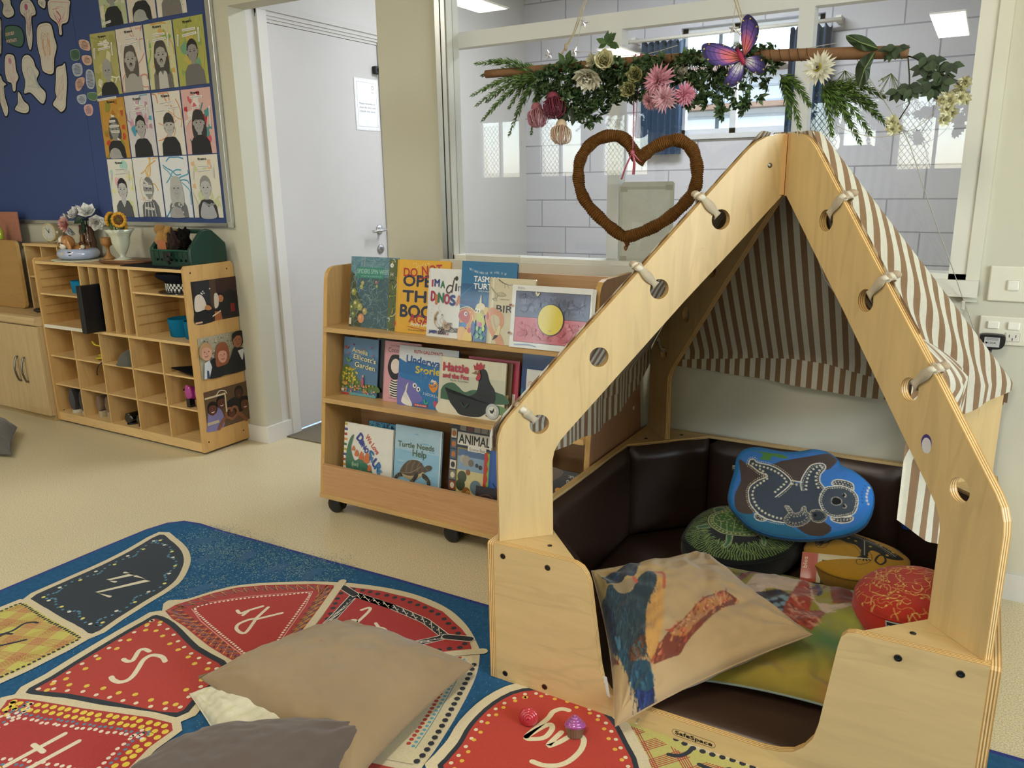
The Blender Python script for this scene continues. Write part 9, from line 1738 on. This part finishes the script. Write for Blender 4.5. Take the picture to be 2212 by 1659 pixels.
t = thing('grey_cap', 'grey green cap lying in the third pigeonhole of the top row', 'cap', (-3.70, 2.42, .3815)); mb = MB(); rings = [[(-3.705+.075*r*cos(a), 2.43+.085*r*sin(a), .3825+zz) for a in [2*pi*k/30 for k in range(30)]] for r, zz in ((1.0, 0), (1.0, .004), (.92, .03), (.7, .055), (.35, .07), (.02, .074))]; mb.loft(rings, 'cloth', '55544c', cap=True); mb.build('crown', t); mb = MB(); mb.loft([[(-3.705+(.075+e)*cos(a), 2.43+(.083+e*.6)*sin(a), .3835+.006*(e > .02)*0) for a in [pi+.1+k*(pi-.2)/14 for k in range(15)]] for e in (-.01, .012)], 'cloth', '62625a', closed=False); mb.build('brim', t)
mb = MB(); mb.lathe([(.001, 0), (.022, 0), (.024, .05), (.020, .075), (.001, .08)], 'cloth', '9a968a', c=(-3.645, 2.40, .3815), n=18); solo(mb, 'rolled_cloth', 'pale grey rolled cloth beside the grey cap', 'cloth')
t = thing('black_tricorn_hat', 'black felt pointed hat at the right end of the top pigeonhole row', 'hat', (-3.2, 2.43, .3815)); mb = MB(); o_ = [(-3.33, 2.37, .405), (-3.15, 2.352, .392), (-3.142, 2.52, .400), (-3.25, 2.53, .395)]; i = mb.verts(o_+[(x, y, z+.006) for x, y, z in o_]+[(-3.20, 2.42, .384)]); mb.face((i+4, i+5, i+6, i+7), 'felt', '101012'); [mb.face((i+k, i+(k+1) % 4, i+4+(k+1) % 4, i+4+k), 'felt', '101012') for k in range(4)]; [mb.face((i+k, i+8, i+(k+1) % 4), 'felt', '141416') for k in range(4)]; mb.sphere((-3.19, 2.44, .43), .045, 'felt', '101012', 16, 10, sc=(1, 1, .8)); mb.build('felt_body', t)
def shoe(t, x, y, z, L, W_, h, up, sole, heel=0, mat='suede', toe=1.0, hh=.012, nm='shoe'):
    """one shoe, heel towards the viewer (-y), toe towards the back"""
    mb = MB(); rings = []
    for k in range(13):
        f = k/12; yy_ = y+L*f; w = W_*(.72+.28*sin(pi*min(1, f*1.25)))*(1 if f < .8 else 1-.6*((f-.8)/.2)**2*toe); top = h*(1-.15*f) if f < .35 else h*(.85-.55*(f-.35)/.65); hz = heel*(1-min(1, f/.55))**1.2
        rings.append([(x+w/2*cos(a)*(1 if sin(a) < .2 else .86), yy_, z+hh+hz+max(0, (top/2)*(1+sin(a)))) for a in [2*pi*q/16 for q in range(16)]])
    mb.loft(rings, mat, up, cap=True); mb.build(nm, t)
    mb = MB(); ol = [(x+W_*.52*cos(a)*(1 if sin(a) < .3 else .92), y+L*.5+L*.52*sin(a)) for a in [2*pi*q/22 for q in range(22)]]
    if heel > .02: mb.box((x-W_*.22, y-.002, z), (x+W_*.22, y+.028, z+heel+hh), mat, sole)
    else: mb.prism(ol, lambda a, b, q: (a, b, z+q), 0, hh, 'rubber', sole)
    mb.build('sole', t)
def pair(label, x, y, z, dx, **k):
    for i, s in enumerate((0, 1)):
        t = thing('shoe', label[i], 'shoe', (x+dx*s, y+.08, z), 0, k.get('group', 'shoes in the pigeonholes')); shoe(t, x+dx*s, y+(.008*s), z, **{a: b for a, b in k.items() if a != 'group'})
pair(('dark brown ankle boot with white sole, left one in the bottom left pigeonhole', 'dark brown ankle boot with white sole, right one in the bottom left pigeonhole'), -4.225, 2.368, .0585, .082, L=.20, W_=.082, h=.120, up='1c1616', sole='b5ad98', hh=.018)
pair(('tan wedge sandal, left one in the bottom row', 'tan wedge sandal, right one in the bottom row'), -4.010, 2.385, .0585, .065, L=.19, W_=.055, h=.085, up='6a5238', sole='a89878', hh=.035)
for (x, y) in ((-4.010, 2.385), (-3.945, 2.393)): pass
pair(('shiny black court shoe pointing left in the bottom row', 'shiny black court shoe at the right of its pigeonhole, bottom row'), -3.745, 2.372, .0585, .085, L=.20, W_=.07, h=.055, up='0d0d0f', sole='1a1a1a', hh=.008, mat='gloss')
pair(('glossy pink high heeled shoe, left one beside the end panel', 'glossy pink high heeled shoe, right one against the end panel'), -3.235, 2.372, .2205, .062, L=.18, W_=.056, h=.070, up='a8348a', sole='15151a', heel=.032, mat='gloss', hh=.010)
mb = MB(); mb.tube([Vector(q) for q in spline([(-3.455, 2.41, .232), (-3.42, 2.40, .236), (-3.385, 2.42, .262), (-3.375, 2.46, .27)], 5)], [.006+.0012*k for k in range(16)], 'gloss', '151517', 10, flat=.6); solo(mb, 'black_shoe_tip', 'black pointed shoe tip at the right of a middle row pigeonhole', 'shoe')
mb = lump('', '', '', (-3.40, 2.44, .093), (.018, .03, .035), 'c0bdb6', 'cloth', amp=.3, seed=44); solo(mb, 'white_cloth', 'small white cloth tucked by the divider in the bottom row', 'cloth')
mb = lump('', '', '', (-3.165, 2.43, .335), (.02, .03, .035), '111114', 'felt', amp=.3, seed=46); solo(mb, 'black_bow', 'black crumpled fabric above the pink shoes', 'cloth')
for o in SC.objects:
    if '_w' in o: del o['_w']
